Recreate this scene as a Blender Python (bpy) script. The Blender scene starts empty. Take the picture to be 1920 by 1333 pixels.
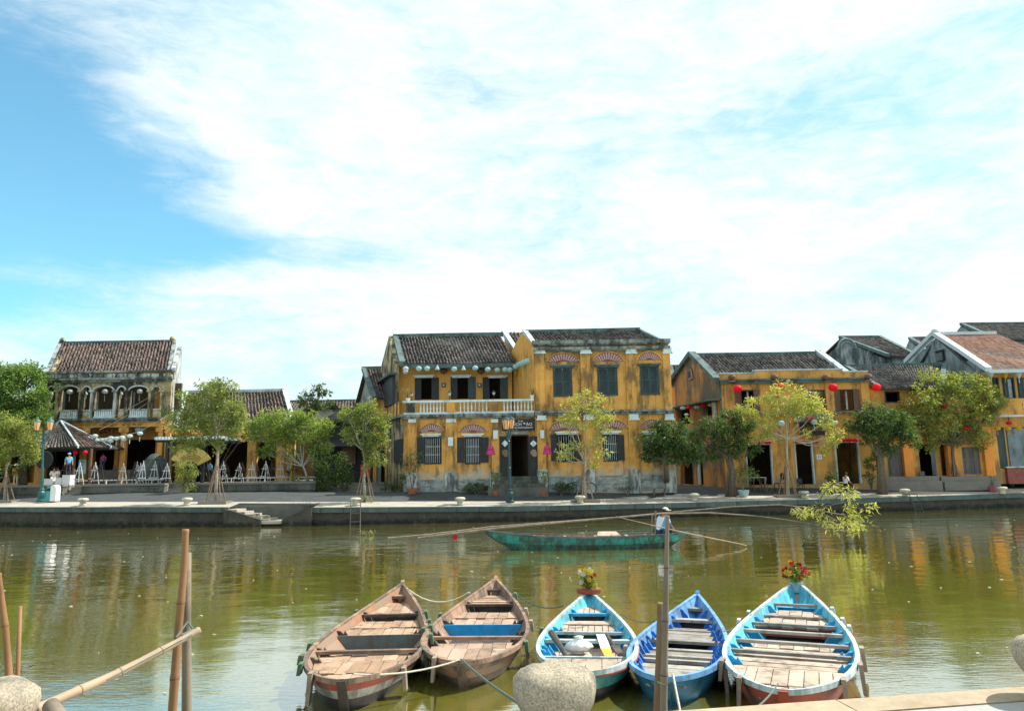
import bpy, math, random
import numpy as np
from mathutils import Vector, Matrix, noise as mnoise
R_ = random.Random(11)
rad = math.radians
# ------------------------------------------------------------------ camera
FPX, CAMH, HY, ROLL = 1387.0, 2.6, 882.0, 0.9
PITCH = math.atan((HY-666.5)/FPX); RO = rad(ROLL)
scene = bpy.context.scene
COL = scene.collection
cam = bpy.data.cameras.new('camera'); camo = bpy.data.objects.new('camera', cam); COL.objects.link(camo)
cam.sensor_width = 36; cam.lens = 36*FPX/1920; cam.clip_end = 3000; cam.clip_start = 0.05
camo.matrix_world = Matrix.Translation((0,0,CAMH)) @ Matrix.Rotation(math.pi/2+PITCH,4,'X') @ Matrix.Rotation(-RO,4,'Z')
scene.camera = camo
def ray(px, py):
    u=(px-960)/FPX; v=-(py-666.5)/FPX
    c,s=math.cos(RO),math.sin(RO)
    u2=u*c+v*s; v2=-u*s+v*c
    return Vector((u2, math.cos(PITCH)-v2*math.sin(PITCH), math.sin(PITCH)+v2*math.cos(PITCH)))
def at_y(px,py,Y):
    d=ray(px,py); t=Y/d.y; return Vector((d.x*t, Y, CAMH+d.z*t))
def at_z(px,py,z):
    d=ray(px,py); t=(z-CAMH)/d.z; return Vector((d.x*t,d.y*t,z))
def rect(a,b,c,d,Y):
    mx,my=(a+c)/2,(b+d)/2
    return at_y(a,my,Y).x, at_y(c,my,Y).x, at_y(mx,d,Y).z, at_y(mx,b,Y).z      # x0,x1,z0,z1
# ------------------------------------------------------------------ sun, sky, exposure
SUN_AZ, SUN_EL = rad(17), rad(51)        # azimuth measured from +x towards +y
sdir = Vector((math.cos(SUN_AZ)*math.cos(SUN_EL), math.sin(SUN_AZ)*math.cos(SUN_EL), math.sin(SUN_EL)))
sun = bpy.data.lights.new('sun','SUN'); sun.energy = 4.6; sun.angle = rad(0.5); sun.color=(1,.94,.84)
suno = bpy.data.objects.new('sun', sun); COL.objects.link(suno)
suno.rotation_euler = sdir.to_track_quat('Z','Y').to_euler(); suno.location=(30,20,40)
scene.view_settings.view_transform='Standard'; scene.view_settings.look='None'
scene.view_settings.exposure=0.74; scene.view_settings.gamma=1; scene.view_settings.use_curve_mapping=False
W = bpy.data.worlds.new('World'); scene.world=W; W.use_nodes=True
nt=W.node_tree; nt.nodes.clear()
def N(nt,t,**k):
    n=nt.nodes.new(t)
    for a,b in k.items(): setattr(n,a,b)
    return n
def math_(nt,op,a,b=None,clamp=False):
    n=N(nt,'ShaderNodeMath',operation=op); n.use_clamp=clamp
    for i,q in enumerate((a,b)):
        if q is None: continue
        if isinstance(q,(int,float)): n.inputs[i].default_value=q
        else: nt.links.new(q,n.inputs[i])
    return n.outputs[0]
def smooth(nt,x,a,b):
    n=N(nt,'ShaderNodeMapRange',interpolation_type='SMOOTHSTEP'); nt.links.new(x,n.inputs[0])
    n.inputs[1].default_value=a; n.inputs[2].default_value=b
    return n.outputs[0]
sky=N(nt,'ShaderNodeTexSky',sky_type='NISHITA'); sky.sun_disc=False
sky.sun_elevation=SUN_EL; sky.sun_rotation=math.pi/2-SUN_AZ; sky.ozone_density=2.2; sky.dust_density=0.6; sky.air_density=1.0
tc=N(nt,'ShaderNodeTexCoord'); sep=N(nt,'ShaderNodeSeparateXYZ'); nt.links.new(tc.outputs['Generated'],sep.inputs[0])
zz=math_(nt,'ADD',math_(nt,'MAXIMUM',sep.outputs[2],0.0),0.16)
comb=N(nt,'ShaderNodeCombineXYZ'); nt.links.new(math_(nt,'DIVIDE',sep.outputs[0],zz),comb.inputs[0]); nt.links.new(math_(nt,'DIVIDE',sep.outputs[1],zz),comb.inputs[1])
def wnoise(scale,detail,rough,mp,dist=0.0):
    m=N(nt,'ShaderNodeMapping'); m.inputs['Scale'].default_value=mp; m.inputs['Rotation'].default_value=(0,0,rad(-24)); nt.links.new(comb.outputs[0],m.inputs[0])
    n=N(nt,'ShaderNodeTexNoise'); n.inputs['Scale'].default_value=scale; n.inputs['Detail'].default_value=detail; n.inputs['Roughness'].default_value=rough; n.inputs['Distortion'].default_value=dist
    nt.links.new(m.outputs[0],n.inputs['Vector']); return n.outputs[0]
n1=wnoise(0.9,8,.55,(1,1,1),.3)
def dnoise(scale,detail,rough,mp,dist):
    m=N(nt,'ShaderNodeMapping'); m.inputs['Scale'].default_value=mp; m.inputs['Rotation'].default_value=(0,rad(12),0); nt.links.new(tc.outputs['Generated'],m.inputs[0])
    n=N(nt,'ShaderNodeTexNoise'); n.inputs['Scale'].default_value=scale; n.inputs['Detail'].default_value=detail; n.inputs['Roughness'].default_value=rough; n.inputs['Distortion'].default_value=dist
    nt.links.new(m.outputs[0],n.inputs['Vector']); return n.outputs[0]
n2=dnoise(3.4,10,.6,(1,1,2.2),.5); n3=dnoise(17,8,.66,(1,1,3.4),.6)
def blob(px,py,r,rx=1,rz=1):
    d=ray(px,py).normalized()
    v=N(nt,'ShaderNodeVectorMath',operation='SUBTRACT'); nt.links.new(tc.outputs['Generated'],v.inputs[0]); v.inputs[1].default_value=d
    s=N(nt,'ShaderNodeVectorMath',operation='MULTIPLY'); nt.links.new(v.outputs[0],s.inputs[0]); s.inputs[1].default_value=(1/rx,1/rx,1/rz)
    l=N(nt,'ShaderNodeVectorMath',operation='LENGTH'); nt.links.new(s.outputs[0],l.inputs[0])
    return math_(nt,'SUBTRACT',1.0,smooth(nt,l.outputs['Value'],0.0,r))
thin=None
for args in [(-40,300,.32,1,.6,.74),(170,400,.24,1.2,.45,.62),(350,455,.17,1.3,.3,.6),(30,110,.15,1,.7,.25),(-300,420,.4,1,1,.5),(640,480,.12,1.5,.25,.35),(860,170,.14,1.4,.35,.22),
             (1460,190,.16,1.2,.5,.34),(1760,110,.2,1.2,.6,.52),(60,570,.2,1.6,.22,.38),(420,330,.1,1.3,.5,.25),(20,-100,.3,1,1,.35),(1780,330,.12,1.6,.3,.2)]:
    b=math_(nt,'MULTIPLY',blob(*args[:5]),args[5])
    thin=b if thin is None else math_(nt,'ADD',thin,b)
cover=math_(nt,'ADD',math_(nt,'MULTIPLY',n1,1.0),math_(nt,'MULTIPLY',n2,.95))
cover=math_(nt,'ADD',cover,math_(nt,'MULTIPLY',n3,.62))
cover=math_(nt,'SUBTRACT',math_(nt,'ADD',cover,-.48),thin)
cl=math_(nt,'ADD',math_(nt,'MULTIPLY',smooth(nt,cover,-.16,.84),.95),.05)
ccol=N(nt,'ShaderNodeMixRGB'); nt.links.new(smooth(nt,math_(nt,'ADD',math_(nt,'MULTIPLY',n2,.6),math_(nt,'MULTIPLY',n3,.4)),.36,.60),ccol.inputs[0]); ccol.inputs[1].default_value=(.66,.86,.92,1); ccol.inputs[2].default_value=(.90,.97,.98,1)
bg1=N(nt,'ShaderNodeBackground'); bg1.inputs[1].default_value=0.14
tint=N(nt,'ShaderNodeMixRGB',blend_type='MULTIPLY'); tint.inputs[0].default_value=1; tint.inputs[2].default_value=(.62,1.08,1.0,1); nt.links.new(sky.outputs[0],tint.inputs[1]); nt.links.new(tint.outputs[0],bg1.inputs[0])
bg2=N(nt,'ShaderNodeBackground'); nt.links.new(ccol.outputs[0],bg2.inputs[0]); bg2.inputs[1].default_value=0.69
mx=N(nt,'ShaderNodeMixShader'); nt.links.new(cl,mx.inputs[0]); nt.links.new(bg1.outputs[0],mx.inputs[1]); nt.links.new(bg2.outputs[0],mx.inputs[2])
wo=N(nt,'ShaderNodeOutputWorld'); nt.links.new(mx.outputs[0],wo.inputs[0])
scene.cycles.max_bounces=6; scene.cycles.diffuse_bounces=3; scene.cycles.glossy_bounces=3; scene.cycles.transparent_max_bounces=6

# ------------------------------------------------------------------ materials
MATS={}
def M(name,base,rough=.85,var=.18,scale=3.0,bump=0.0,bscale=None,dirt=None,low=None,high=None,rv=None,ob=None,metal=0,trans=None,stretch=(1,1,1),spec=.3,emit=None,drips=None):
    """dirt=(colour,amount,scale); low/high=(z0,z1,colour); rv=(colour b) mixed by face attribute; ob=(colour b) mixed by object random"""
    if name in MATS: return MATS[name]
    if drips is None: drips='plaster' in name or 'masonry' in name or 'gable' in name
    m=bpy.data.materials.new(name); m.use_nodes=True; t=m.node_tree; L=t.links
    bs=t.nodes['Principled BSDF']; bs.inputs['Roughness'].default_value=rough; bs.inputs['Metallic'].default_value=metal; bs.inputs['Specular IOR Level'].default_value=spec
    g=N(t,'ShaderNodeNewGeometry'); pos=g.outputs['Position']
    mp=N(t,'ShaderNodeMapping'); L.new(pos,mp.inputs[0]); mp.inputs['Scale'].default_value=stretch
    def noi(sc,de=5,ro=.6,vec=None):
        n=N(t,'ShaderNodeTexNoise'); n.inputs['Scale'].default_value=sc; n.inputs['Detail'].default_value=de; n.inputs['Roughness'].default_value=ro
        L.new(vec or mp.outputs[0],n.inputs['Vector']); return n.outputs[0]
    def mix(f,a,b,bt='MIX'):
        x=N(t,'ShaderNodeMixRGB',blend_type=bt)
        for i,q in enumerate((f,a,b)):
            if isinstance(q,tuple): x.inputs[i].default_value=(*q,1) if len(q)==3 else q
            elif isinstance(q,(int,float)): x.inputs[i].default_value=q
            else: L.new(q,x.inputs[i])
        return x.outputs[0]
    c=N(t,'ShaderNodeRGB'); c.outputs[0].default_value=(*base,1); col=c.outputs[0]
    if rv:
        a=N(t,'ShaderNodeAttribute',attribute_name='rv'); col=mix(a.outputs['Fac'],col,rv)
    if ob:
        a=N(t,'ShaderNodeObjectInfo'); col=mix(a.outputs['Random'],col,ob)
    n0=noi(scale)
    if var:
        f=N(t,'ShaderNodeMapRange'); L.new(n0,f.inputs[0]); f.inputs[1].default_value=.25; f.inputs[2].default_value=.75; f.inputs[3].default_value=1-var; f.inputs[4].default_value=1+var
        v=N(t,'ShaderNodeVectorMath',operation='SCALE'); L.new(col,v.inputs[0]); L.new(f.outputs[0],v.inputs['Scale']); col=v.outputs[0]
    if dirt:
        dc,am,ds=dirt
        m2=N(t,'ShaderNodeMapping'); L.new(pos,m2.inputs[0]); m2.inputs['Scale'].default_value=(1.5,1.5,.32)
        a=noi(ds,7,.7,m2.outputs[0]); b=noi(ds*.55,4,.6,pos)
        s=math_(t,'ADD',math_(t,'MULTIPLY',a,.6),math_(t,'MULTIPLY',b,.4))
        f=smooth(t,s,.56-am*.16,.66-am*.1)
        col=mix(math_(t,'MULTIPLY',f,.5+am*.5),col,dc)
        if drips:
            m3=N(t,'ShaderNodeMapping'); L.new(pos,m3.inputs[0]); m3.inputs['Scale'].default_value=(4.5,4.5,.22)
            dr=math_(t,'MULTIPLY',smooth(t,noi(1.0,6,.75,m3.outputs[0]),.52,.68),smooth(t,noi(.6,3,.6,pos),.38,.6)); col=mix(math_(t,'MULTIPLY',dr,.5),col,dc)
            sp_=smooth(t,noi(9,5,.7,pos),.60,.72); col=mix(math_(t,'MULTIPLY',sp_,.35),col,(.50,.42,.28))
    for q,sgn in ((low,-1),(high,1)):
        if q:
            z0,z1,cc=q; sp=N(t,'ShaderNodeSeparateXYZ'); L.new(pos,sp.inputs[0])
            zn=math_(t,'ADD',sp.outputs[2],math_(t,'MULTIPLY',math_(t,'SUBTRACT',noi(1.6,6,.7,pos),.5),abs(z1-z0)*2.6))
            f=smooth(t,zn,z0,z1)
            if sgn<0: f=math_(t,'SUBTRACT',1.0,f)
            f=math_(t,'MULTIPLY',f,smooth(t,noi(3.5,5,.7,pos),.3,.55))
            col=mix(math_(t,'MULTIPLY',f,.85),col,cc)
    L.new(col,bs.inputs['Base Color'])
    if bump:
        bn=N(t,'ShaderNodeBump'); bn.inputs['Strength'].default_value=min(1,bump*10); bn.inputs['Distance'].default_value=bump
        L.new(noi(bscale or scale*6,6,.65),bn.inputs['Height']); L.new(bn.outputs[0],bs.inputs['Normal'])
    if trans:
        tr=N(t,'ShaderNodeBsdfTranslucent'); L.new(mix(1.0,col,trans,'MULTIPLY'),tr.inputs[0])
        ms=N(t,'ShaderNodeMixShader'); ms.inputs[0].default_value=.5; L.new(bs.outputs[0],ms.inputs[1]); L.new(tr.outputs[0],ms.inputs[2])
        L.new(ms.outputs[0],t.nodes['Material Output'].inputs['Surface'])
    if emit:
        bs.inputs['Emission Color'].default_value=(*emit[0],1); bs.inputs['Emission Strength'].default_value=emit[1]
    MATS[name]=m; return m
GR=(.055,.06,.055)
yel =M('ochre plaster',(.64,.34,.08),.9,.2,1.2,.006,14,dirt=((.16,.125,.06),.3,1.1),low=(1.9,2.5,(.46,.42,.32)))
yelB=M('weathered ochre plaster',(.66,.35,.085),.9,.28,1.0,.008,14,dirt=((.10,.08,.05),.6,1.3),low=(2.2,2.9,(.5,.48,.4)),high=(9.0,10.2,(.12,.12,.09)))
yelC=M('deep ochre plaster',(.61,.32,.08),.9,.22,1.3,.006,14,dirt=((.12,.09,.06),.45,1.2),low=(1.7,2.3,(.3,.24,.14)))
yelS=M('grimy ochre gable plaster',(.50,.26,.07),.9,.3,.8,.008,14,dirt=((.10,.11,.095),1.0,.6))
orange=M('bright orange plaster',(.78,.30,.06),.9,.14,1.2,.005,12,dirt=((.25,.15,.07),.1,1.2))
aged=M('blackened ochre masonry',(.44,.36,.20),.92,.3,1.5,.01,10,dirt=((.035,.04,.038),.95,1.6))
agedw=M('mildewed white plaster',(.50,.55,.52),.9,.25,2,.006,14,dirt=((.05,.06,.06),.75,1.6))
cornm=M('mouldy cornice plaster',(.27,.31,.29),.9,.3,1.6,.01,12,dirt=((.04,.055,.055),.85,1.8))
pwhite=M('pale blue painted masonry',(.62,.74,.76),.8,.14,3,.004,20,dirt=((.12,.16,.17),.3,2.2))
lime=M('limewashed verge',(.44,.53,.55),.85,.2,2,.005,15,dirt=((.08,.12,.13),.45,1.5))
limeW=M('clean white verge',(.50,.58,.62),.8,.12,2,.004,15,dirt=((.2,.25,.27),.15,1.5))
tealv=M('mossy teal verge',(.10,.155,.155),.85,.3,2,.008,12,dirt=((.03,.05,.05),.6,1.8))
greyw=M('grey rendered gable',(.25,.31,.32),.9,.3,1.0,.008,10,dirt=((.06,.08,.085),.6,.8))
muralw=M('stained grey-white gable',(.34,.40,.40),.9,.35,1.0,.01,10,dirt=((.04,.06,.065),.9,.8))
brickp=M('painted brick',(.40,.47,.47),.9,.25,3,.006,20,rv=(.20,.25,.26),dirt=((.07,.09,.09),.35,2))
mort=M('dark mortar bed',(.13,.15,.15),.95,.2,5)
tileD=M('dark clay tile',(.045,.042,.042),.85,.3,6,.006,30,rv=(.20,.175,.16),dirt=((.035,.045,.038),.55,.9))
tileR=M('brown clay tile',(.060,.047,.043),.85,.35,6,.006,30,rv=(.22,.155,.13),dirt=((.035,.038,.035),.5,1.0))
tileP=M('pink new clay tile',(.34,.19,.14),.85,.2,6,.006,30,rv=(.50,.34,.27),dirt=((.16,.09,.075),.2,2))
tilebed=M('tile bedding',(.045,.045,.043),.95,.3,4)
fanp=M('faded red fan spokes',(.46,.31,.31),.85,.2,5,.003,20)
dkwood=M('dark stained timber',(.030,.034,.038),.65,.3,5,.003,30,stretch=(1,1,.3))
blkwood=M('blue-black shutter paint',(.028,.036,.042),.6,.3,5,.003,30,stretch=(1,1,.3))
tealsh=M('slate green shutter paint',(.045,.072,.078),.6,.3,4,.003,30,stretch=(1,1,.3))
brwood=M('worn brown timber',(.14,.085,.06),.75,.3,4,.004,25,stretch=(1,1,.25))
greywood=M('grey weathered door timber',(.13,.12,.12),.75,.3,4,.004,25,stretch=(1,1,.25))
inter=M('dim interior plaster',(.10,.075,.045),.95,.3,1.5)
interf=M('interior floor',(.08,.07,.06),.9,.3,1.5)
red=M('red lantern silk',(.80,.02,.05),.6,.12,6,trans=(1,.5,.5))
wsilk=M('white lantern silk',(.66,.76,.76),.6,.08,6,trans=(1,1,1))
csilk=M('pale cyan lantern silk',(.52,.76,.80),.6,.08,6,trans=(1,1,1))
ysilk=M('yellow lantern silk',(.70,.48,.05),.6,.08,6,trans=(1,1,.6))
pink=M('pink lantern silk',(.80,.10,.38),.6,.1,6,trans=(1,.6,.8))
ironm=M('teal lamp-post paint',(.012,.105,.10),.45,.25,6,.002,30,spec=.5)
irond=M('dark teal iron',(.012,.05,.055),.45,.25,6,spec=.5)
amber=M('amber lantern glass',(.78,.42,.17),.25,.06,6,spec=.6)
blackm=M('black metal',(.02,.022,.024),.5,.2,6)
stone=M('granite bollard stone',(.32,.28,.21),.92,.65,75,.02,110,dirt=((.085,.095,.085),.75,2.2))
stonef=M('pale quay bollard stone',(.46,.45,.36),.85,.2,6,.01,20,dirt=((.10,.13,.12),.3,4))
wallq=M('algae-dark quay masonry',(.06,.055,.045),.9,.35,1.4,.02,5,low=(.12,.32,(.012,.014,.012)),dirt=((.03,.035,.03),.55,1.2))  # dark masonry, blackest towards the waterline
coping=M('teal-grey quay coping',(.055,.095,.10),.85,.3,1.8,.01,10,ob=(.09,.12,.115),dirt=((.04,.05,.05),.4,2))
pave=M('pale quay paving',(.36,.33,.28),.9,.16,1.6,.006,20,dirt=((.17,.15,.12),.2,1.0))  # pale tile colour of promenade and landing
roadm=M('worn asphalt',(.058,.066,.068),.92,.25,2.0,.006,30)
terr=M('old terrace masonry',(.12,.125,.11),.92,.35,1.3,.012,8,dirt=((.04,.05,.045),.6,1.2))
terrt=M('terrace paving',(.20,.19,.165),.92,.2,1.5,.006,15)
landm=M('bare town ground',(.12,.12,.09),.95,.3,.5)
npave=M('near quay granite slab',(.34,.34,.325),.85,.12,25,.006,120,ob=(.33,.33,.31),dirt=((.3,.28,.24),.15,1.5))
nkerb=M('near quay sandstone edging',(.38,.30,.20),.88,.2,10,.012,50,ob=(.33,.27,.19),dirt=((.26,.20,.13),.3,3))
bark=M('pale bark',(.36,.32,.25),.9,.3,8,.008,30,dirt=((.13,.12,.09),.35,4))
barkd=M('dark bark',(.13,.11,.085),.9,.3,8,.008,30)
frang=M('grey smooth bark',(.33,.33,.30),.85,.2,6,.004,20)
prop=M('tree stake timber',(.22,.16,.11),.85,.25,6,.003,30)
def leafm(n,a,b,tr=(1.3,1.25,.5)): return M(n,a,.55,.2,3,rv=b,trans=tr,spec=.35)
lfY=leafm('yellow-green leaf',(.13,.19,.05),(.38,.42,.13))
lfYY=leafm('golden leaf',(.22,.28,.07),(.54,.54,.19))
lfG=leafm('mid green leaf',(.12,.18,.05),(.34,.39,.13))
lfB=leafm('bright green leaf',(.11,.19,.045),(.31,.40,.12))
lfD=leafm('dark green leaf',(.035,.075,.026),(.11,.17,.05))
lfK=leafm('deep green leaf',(.028,.065,.028),(.12,.20,.06))
lfT=leafm('broad tree leaf',(.055,.12,.03),(.22,.34,.09))
lfO=leafm('orange blossom',(.55,.28,.10),(.72,.46,.22))
bam=M('tan bamboo',(.27,.145,.065),.6,.25,5,.003,30,dirt=((.14,.08,.04),.45,4),stretch=(1,1,.3),rv=(.10,.05,.025))
bamW=M('bleached bamboo',(.38,.29,.20),.65,.14,5,.003,30,dirt=((.2,.13,.08),.3,4),rv=(.14,.09,.05))
bamG=M('grey weathered pole',(.21,.175,.13),.75,.3,6,.004,30,stretch=(1,1,.25),dirt=((.09,.08,.06),.35,5),rv=(.06,.05,.04))
postb=M('brown timber post',(.20,.125,.07),.8,.3,6,.005,30,stretch=(1,1,.25),dirt=((.06,.045,.03),.35,5))
ropeW=M('pale rope',(.55,.52,.42),.9,.2,30)
ropeD=M('green-grey rope',(.10,.14,.12),.9,.2,30)
easw=M('chalky easel paint',(.58,.61,.62),.7,.12,5); whitep=M('white paint',(.72,.74,.74),.6,.08,5)
dkeasel=M('dark easel timber',(.05,.04,.038),.7,.3,5)
tealbox=M('teal painted metal',(.05,.30,.33),.5,.15,5)
terracotta=M('terracotta',(.34,.13,.075),.85,.2,6)
bluepot=M('pale blue glazed pot',(.30,.45,.46),.4,.15,6)
skin=M('skin',(.42,.24,.15),.6,.08,6); hairm=M('black hair',(.015,.013,.012),.6,.2,20)
def cloth(n,c): return M('cloth '+n,c,.9,.12,12,.004,40)

# ------------------------------------------------------------------ builders
class MB:
    def __init__(s): s.v=[]; s.f=[]; s.r=[]
    def add(s,vs,fs,r=None):
        o=len(s.v); s.v+= [tuple(p) for p in vs]; s.f+=[tuple(i+o for i in f) for f in fs]
        rr=R_.random() if r is None else r
        s.r+=[rr]*len(fs)
    def hexa(s,p,r=None): s.add(p,[(0,3,2,1),(4,5,6,7),(0,1,5,4),(1,2,6,5),(2,3,7,6),(3,0,4,7)],r)
    def box(s,x0,x1,y0,y1,z0,z1,r=None):
        s.hexa([(x0,y0,z0),(x1,y0,z0),(x1,y1,z0),(x0,y1,z0),(x0,y0,z1),(x1,y0,z1),(x1,y1,z1),(x0,y1,z1)],r)
    def slab(s,poly,t,r=None):
        t=Vector(t); n=len(poly); a=[Vector(p) for p in poly]; b=[p+t for p in a]
        s.add(a+b,[tuple(range(n-1,-1,-1)),tuple(range(n,2*n))]+[(i,(i+1)%n,n+(i+1)%n,n+i) for i in range(n)],r)
    def tube(s,pts,rs,n=8,cap=True,r=None,squash=1):
        P=[Vector(p) for p in pts]; k=len(P)
        if not hasattr(rs,'__len__'): rs=[rs]*k
        vs=[];fs=[]; up=None
        for i,p in enumerate(P):
            d=(P[min(i+1,k-1)]-P[max(i-1,0)])
            d=d.normalized() if d.length>1e-9 else Vector((0,0,1))
            if up is None:
                up=Vector((0,0,1)) if abs(d.z)<.9 else Vector((0,1,0))
            a=d.cross(up).normalized(); up=a.cross(d).normalized()
            for j in range(n):
                w=2*math.pi*j/n; vs.append(p+(a*math.cos(w)+up*math.sin(w)*squash)*rs[i])
        for i in range(k-1):
            for j in range(n):
                fs.append((i*n+j,i*n+(j+1)%n,(i+1)*n+(j+1)%n,(i+1)*n+j))
        if cap: fs.append(tuple(range(n-1,-1,-1))); fs.append(tuple((k-1)*n+j for j in range(n)))
        s.add(vs,fs,r)
    def lathe(s,c,prof,n=16,r=None,sx=1,sy=1,wob=0):
        cx,cy,cz=c; vs=[];fs=[]
        for rr,z in prof:
            for j in range(n):
                w=2*math.pi*j/n; q=rr*(1+wob*math.cos(8*w)*(1 if rr>0 else 0)); vs.append((cx+q*math.cos(w)*sx,cy+q*math.sin(w)*sy,cz+z))
        k=len(prof)
        for i in range(k-1):
            for j in range(n): fs.append((i*n+j,i*n+(j+1)%n,(i+1)*n+(j+1)%n,(i+1)*n+j))
        fs.append(tuple(range(n-1,-1,-1))); fs.append(tuple((k-1)*n+j for j in range(n)))
        s.add(vs,fs,r)
    def mesh(s,name,mat,org=(0,0,0),smooth=False):
        me=bpy.data.meshes.new(name); ox,oy,oz=org
        me.from_pydata([(a-ox,b-oy,c-oz) for a,b,c in s.v],[],s.f)
        me.materials.append(mat)
        at=me.attributes.new('rv','FLOAT','FACE'); at.data.foreach_set('value',s.r)
        if smooth: me.polygons.foreach_set('use_smooth',[True]*len(me.polygons)); 
        me.update(); return me
    def build(s,name,mat,parent=None,smooth=False,org=None):
        if parent is not None and org is None: org=worg(parent)
        org=org or (0,0,0)
        me=s.mesh(name,mat,org,smooth)
        o=bpy.data.objects.new(name,me); COL.objects.link(o)
        if parent is not None: o.parent=parent; o.location=Vector(org)-Vector(worg(parent))
        else: o.location=org
        return o
def worg(o):
    p=Vector((0,0,0))
    while o is not None: p+=o.location; o=o.parent
    return tuple(p)
def thing(name,label,cat,loc=(0,0,0),group=None):
    o=bpy.data.objects.new(name,None); COL.objects.link(o); o.location=loc; o.empty_display_size=.2
    o['label']=label; o['category']=cat
    if group: o['group']=group
    return o
def tag(o,label,cat,group=None):
    o['label']=label; o['category']=cat
    if group: o['group']=group
    return o
def inst(name,me,loc,parent,rot=None,sc=None):
    o=bpy.data.objects.new(name,me); COL.objects.link(o); o.parent=parent
    o.location=Vector(loc)-Vector(worg(parent))
    if rot: o.rotation_euler=rot
    if sc: o.scale=sc
    return o
def one(name,mat,parent,fn,smooth=False,stuff=False,org=None):
    m=MB(); fn(m); o=m.build(name,mat,parent,smooth,org)
    if stuff: o['kind']='stuff'
    return o
def struct(name,mb,mat,smooth=False):
    o=mb.build(name,mat,None,smooth); o['kind']='structure'; return o
def ordn(i): return ['first','second','third','fourth','fifth','sixth','seventh','eighth','ninth','tenth','eleventh','twelfth','thirteenth','fourteenth','fifteenth','sixteenth'][i]
def text(body,x,z,y,h,mat,parent,width=None,name='lettering',depth=.01,rx=math.pi/2,rz=0):
    c=bpy.data.curves.new(name,'FONT'); c.body=body; c.size=h; c.align_x='CENTER'; c.align_y='CENTER'; c.extrude=depth; c.resolution_u=2
    t=bpy.data.objects.new('t',c); COL.objects.link(t); dg=bpy.context.evaluated_depsgraph_get()
    me=bpy.data.meshes.new_from_object(t.evaluated_get(dg)); bpy.data.objects.remove(t)
    o=bpy.data.objects.new(name,me); COL.objects.link(o); me.materials.clear(); me.materials.append(mat); o.parent=parent
    o.location=Vector((x,y,z))-Vector(worg(parent)); o.rotation_euler=(rx,0,rz)
    if width:
        xs=[v.co.x for v in me.vertices]; o.scale=(width/(max(xs)-min(xs)),1,1)
    return o
# ------------------------------------------------------------------ setting: water, banks
EDGE=[(-500,56),(-60,48.5),(-28,41.2),(-18.3,39.3),(-9.8,38.4),(1,39.1),(9.5,40.4),(18.6,41.7),(30.3,44.7),(60,52.5),(500,80)]
ZQ=[(-500,1.05),(-28,1.05),(-18,.99),(-7.5,.86),(0,.76),(10,.76),(30,.81),(60,.85),(500,.85)]
def interp(T,x):
    for (a,b),(c,d) in zip(T,T[1:]):
        if x<=c: return b+(d-b)*(x-a)/(c-a)
    return T[-1][1]
def edge(x): return interp(EDGE,x)
def G(x,y):
    d=y-edge(x); z=interp(ZQ,x)+.10*min(max(d,0),2.0)+.19*min(max(d-2.0,0),2.2)
    return z+.01*min(max(d-4.2,0),10)
def gp(px,py):
    d=ray(px,py); lo,hi=30.0,75.0
    if G(*(lambda t:(d.x*t,d.y*t))(hi/d.y)) < CAMH+d.z*hi/d.y: return at_y(px,py,46)
    for _ in range(40):
        m=(lo+hi)/2; t=m/d.y
        if CAMH+d.z*t > G(d.x*t,m): lo=m
        else: hi=m
    t=lo/d.y; return Vector((d.x*t,lo,G(d.x*t,lo)))
# water
wm=bpy.data.materials.new('murky river water'); wm.use_nodes=True; t=wm.node_tree; L=t.links; bs=t.nodes['Principled BSDF']
bs.inputs['Base Color'].default_value=(.13,.125,.022,1); bs.inputs['Roughness'].default_value=.035; bs.inputs['IOR'].default_value=3.4; bs.inputs['Specular IOR Level'].default_value=.5
g=N(t,'ShaderNodeNewGeometry')
def wn(sc,st,de,ro,rot=0):
    m=N(t,'ShaderNodeMapping'); L.new(g.outputs['Position'],m.inputs[0]); m.inputs['Scale'].default_value=st; m.inputs['Rotation'].default_value=(0,0,rad(rot))
    n=N(t,'ShaderNodeTexNoise'); n.inputs['Scale'].default_value=sc; n.inputs['Detail'].default_value=de; n.inputs['Roughness'].default_value=ro; L.new(m.outputs[0],n.inputs['Vector']); return n.outputs[0]
big=wn(.55,(1,1.5,1),2,.5,8); mid=wn(2.2,(.8,1.8,1),2,.5,-6); sml=wn(7.5,(.6,1.8,1),3,.55,5)
sp=N(t,'ShaderNodeSeparateXYZ'); L.new(g.outputs['Position'],sp.inputs[0])
far=smooth(t,sp.outputs[1],9,24)
calm=smooth(t,wn(.12,(1,1,1),2,.5),.35,.65)
amp=math_(t,'ADD',.10,math_(t,'MULTIPLY',far,math_(t,'ADD',.1,math_(t,'MULTIPLY',calm,.45))))
h=math_(t,'ADD',math_(t,'MULTIPLY',big,math_(t,'MULTIPLY',math_(t,'ADD',math_(t,'MULTIPLY',smooth(t,sp.outputs[1],9,20),.72),.28),.028)),math_(t,'MULTIPLY',mid,math_(t,'MULTIPLY',amp,.013)))
near_=math_(t,'SUBTRACT',1.0,smooth(t,sp.outputs[1],12,26)); h=math_(t,'ADD',h,math_(t,'MULTIPLY',sml,math_(t,'MULTIPLY',math_(t,'ADD',math_(t,'MULTIPLY',near_,.25),.12),.006)))
bn=N(t,'ShaderNodeBump'); bn.inputs['Strength'].default_value=1; bn.inputs['Distance'].default_value=1.0; L.new(h,bn.inputs['Height']); L.new(bn.outputs[0],bs.inputs['Normal']); bs.inputs['Coat Weight'].default_value=1; bs.inputs['Coat Roughness'].default_value=.03; bs.inputs['Coat IOR'].default_value=2.0; L.new(bn.outputs[0],bs.inputs['Coat Normal'])
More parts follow.
